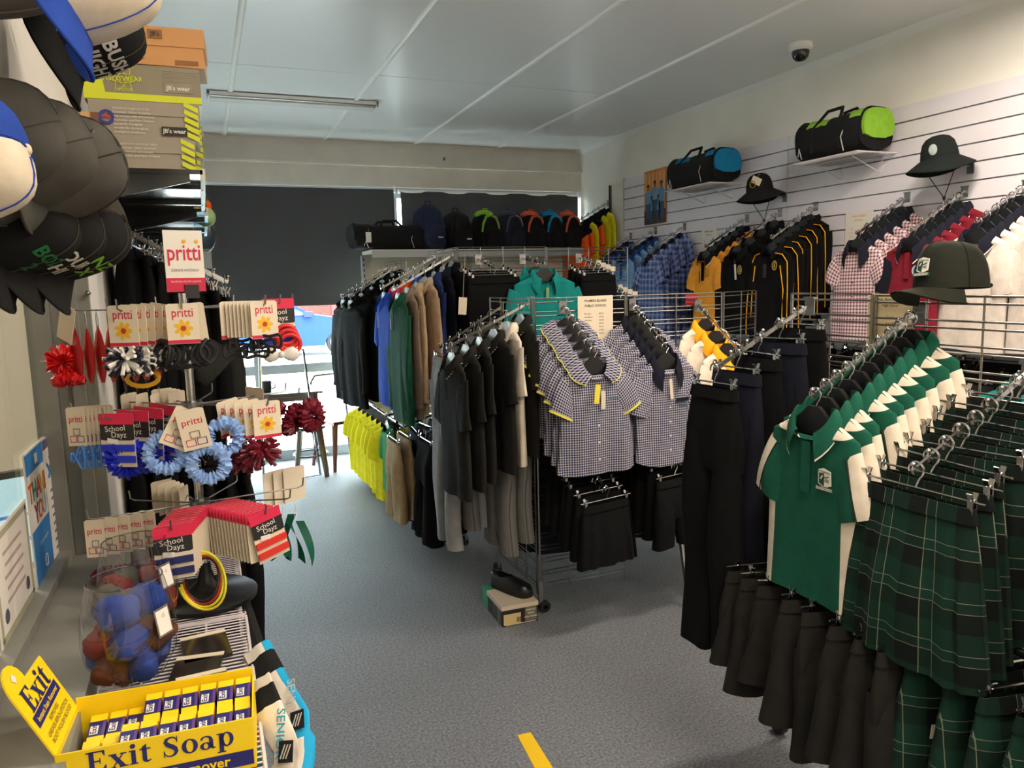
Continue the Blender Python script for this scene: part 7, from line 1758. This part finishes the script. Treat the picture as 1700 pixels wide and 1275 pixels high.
b0 = G[0]; up_.add([tuple(p) for p in b0] + [(-p[0], p[1], p[2]) for p in b0] + [(0, -L / 2 - 0.01, 0.04)], [(i, i + 1, 18) for i in range(8)] + [(9 + i + 1, 9 + i, 18) for i in range(8)])
e0 = G[-1]; up_.add([tuple(p) for p in e0] + [(-p[0], p[1], p[2]) for p in e0] + [(0, L / 2 + 0.004, 0.03)], [(i + 1, i, 18) for i in range(8)] + [(9 + i, 9 + i + 1, 18) for i in range(8)])
up_.build('upper', LEA, t, angle=70)
MB().prism([(0.03 * math.cos(a), 0.05 * math.sin(a)) for a in [i * PI / 8 for i in range(16)]], -0.001, 0.001, 0, Matrix.Rotation(R3(-90), 3, 'X'), (0, -0.052, 0.03)).build('insole', BLACKP, t, False)
# floor tape
a_, b_, c_, d_ = AZ(859, 1221, 0), AZ(881, 1216, 0), AZ(921, 1280, 0), AZ(890, 1280, 0)
tag(MB().add([(p.x, p.y, 0.0015) for p in (a_, b_, c_, d_)] + [(p.x, p.y, 0.0) for p in (a_, b_, c_, d_)], [(3, 2, 1, 0), (0, 1, 5, 4), (1, 2, 6, 5), (2, 3, 7, 6), (3, 0, 4, 7)]).build('floor_tape', mat('tape_yellow', (244, 200, 20), 0.5), None, False), 'short strip of yellow marking tape on the carpet', 'tape')
# ================================================================ furniture by the window
GUN = mat('gunmetal', (120, 116, 110), 0.35, 0.7); RUST = mat('brown_metal', (110, 70, 62), 0.4, 0.5)
t = thing('metal_table', 'grey metal cafe table by the shop window', 'table', (0.56, 7.12, 0))
MB().box((0, 0, 0.775), (0.72, 0.62, 0.02)).build('tabletop', GUN, t, False)
MB().box((0, 0, 0.735), (0.64, 0.54, 0.06)).build('apron', GUN, t, False)
for sx in (-1, 1):
    for sy in (-1, 1): MB().tube([(sx * 0.29, sy * 0.24, 0.76), (sx * 0.36, sy * 0.3, 0.0)], [0.032, 0.018], 8).build('leg', GUN if not (sx > 0 and sy < 0) else RUST, t)
t = thing('metal_chair', 'brown metal cafe chair with rod back by the window', 'chair', (1.13, 7.2, 0), R3(20))
MB().box((0, 0, 0.445), (0.36, 0.36, 0.03), taper=0.97).build('seat', RUST, t, False)
for sx in (-1, 1):
    for sy in (-1, 1): MB().tube([(sx * 0.15, sy * 0.15, 0.44), (sx * 0.21, sy * 0.21, 0.0)], [0.03, 0.016], 8).build('leg', RUST, t)
    MB().tube([(sx * 0.16, 0.16, 0.45), (sx * 0.17, 0.24, 0.8), (sx * 0.12, 0.25, 0.86)], 0.012, 8).build('back_rod', GUN, t)
MB().tube([(-0.12, 0.25, 0.86), (0.12, 0.25, 0.86)], 0.012, 8).build('back_rail', GUN, t)
t = thing('stool', 'round grey metal stool under the cafe table', 'stool', (0.80, 6.95, 0))
MB().lathe([(0.001, 0.46), (0.15, 0.46), (0.155, 0.45), (0.14, 0.43)], 20).build('seat', GUN, t)
for k in range(4): MB().tube([(0.11 * math.cos(k * PI / 2 + 0.6), 0.11 * math.sin(k * PI / 2 + 0.6), 0.44), (0.19 * math.cos(k * PI / 2 + 0.6), 0.19 * math.sin(k * PI / 2 + 0.6), 0.0)], [0.024, 0.014], 8).build('leg', GUN, t)
MB().tube([(0.15 * math.cos(a), 0.15 * math.sin(a), 0.2) for a in [i * PI / 10 for i in range(20)]], 0.008, 6, closed=True).build('foot_ring', GUN, t)
t = thing('coffee_mug', 'small black mug standing on the cafe table', 'mug', (0.46, 7.0, 0.786))
MB().lathe([(0.001, 0.0), (0.038, 0.0), (0.042, 0.05), (0.044, 0.1), (0.04, 0.1), (0.037, 0.01)], 20).build('cup', BLACKP, t)
MB().tube([(0.042, 0, 0.08), (0.07, 0, 0.075), (0.072, 0, 0.04), (0.042, 0, 0.025)], 0.006, 6).build('handle', BLACKP, t)
q1, q2, q3, q4 = AY(430, 576, 6.62), AY(503, 580, 6.62), AZ(532, 788, 0.012), AZ(478, 797, 0.012)
tag(MB().tube([AZ(425, 797, 0.012) * 0 + q1, q2, q3, q4], 0.011, 8).tube([q1, (q1.x - 0.02, q3.y + 0.06, 0.012), q4], 0.011, 8).build('sign_frame', CHROME), 'empty chrome sign frame standing near the cafe table', 'sign frame')
for o in PROTOS: delete_tree(o)
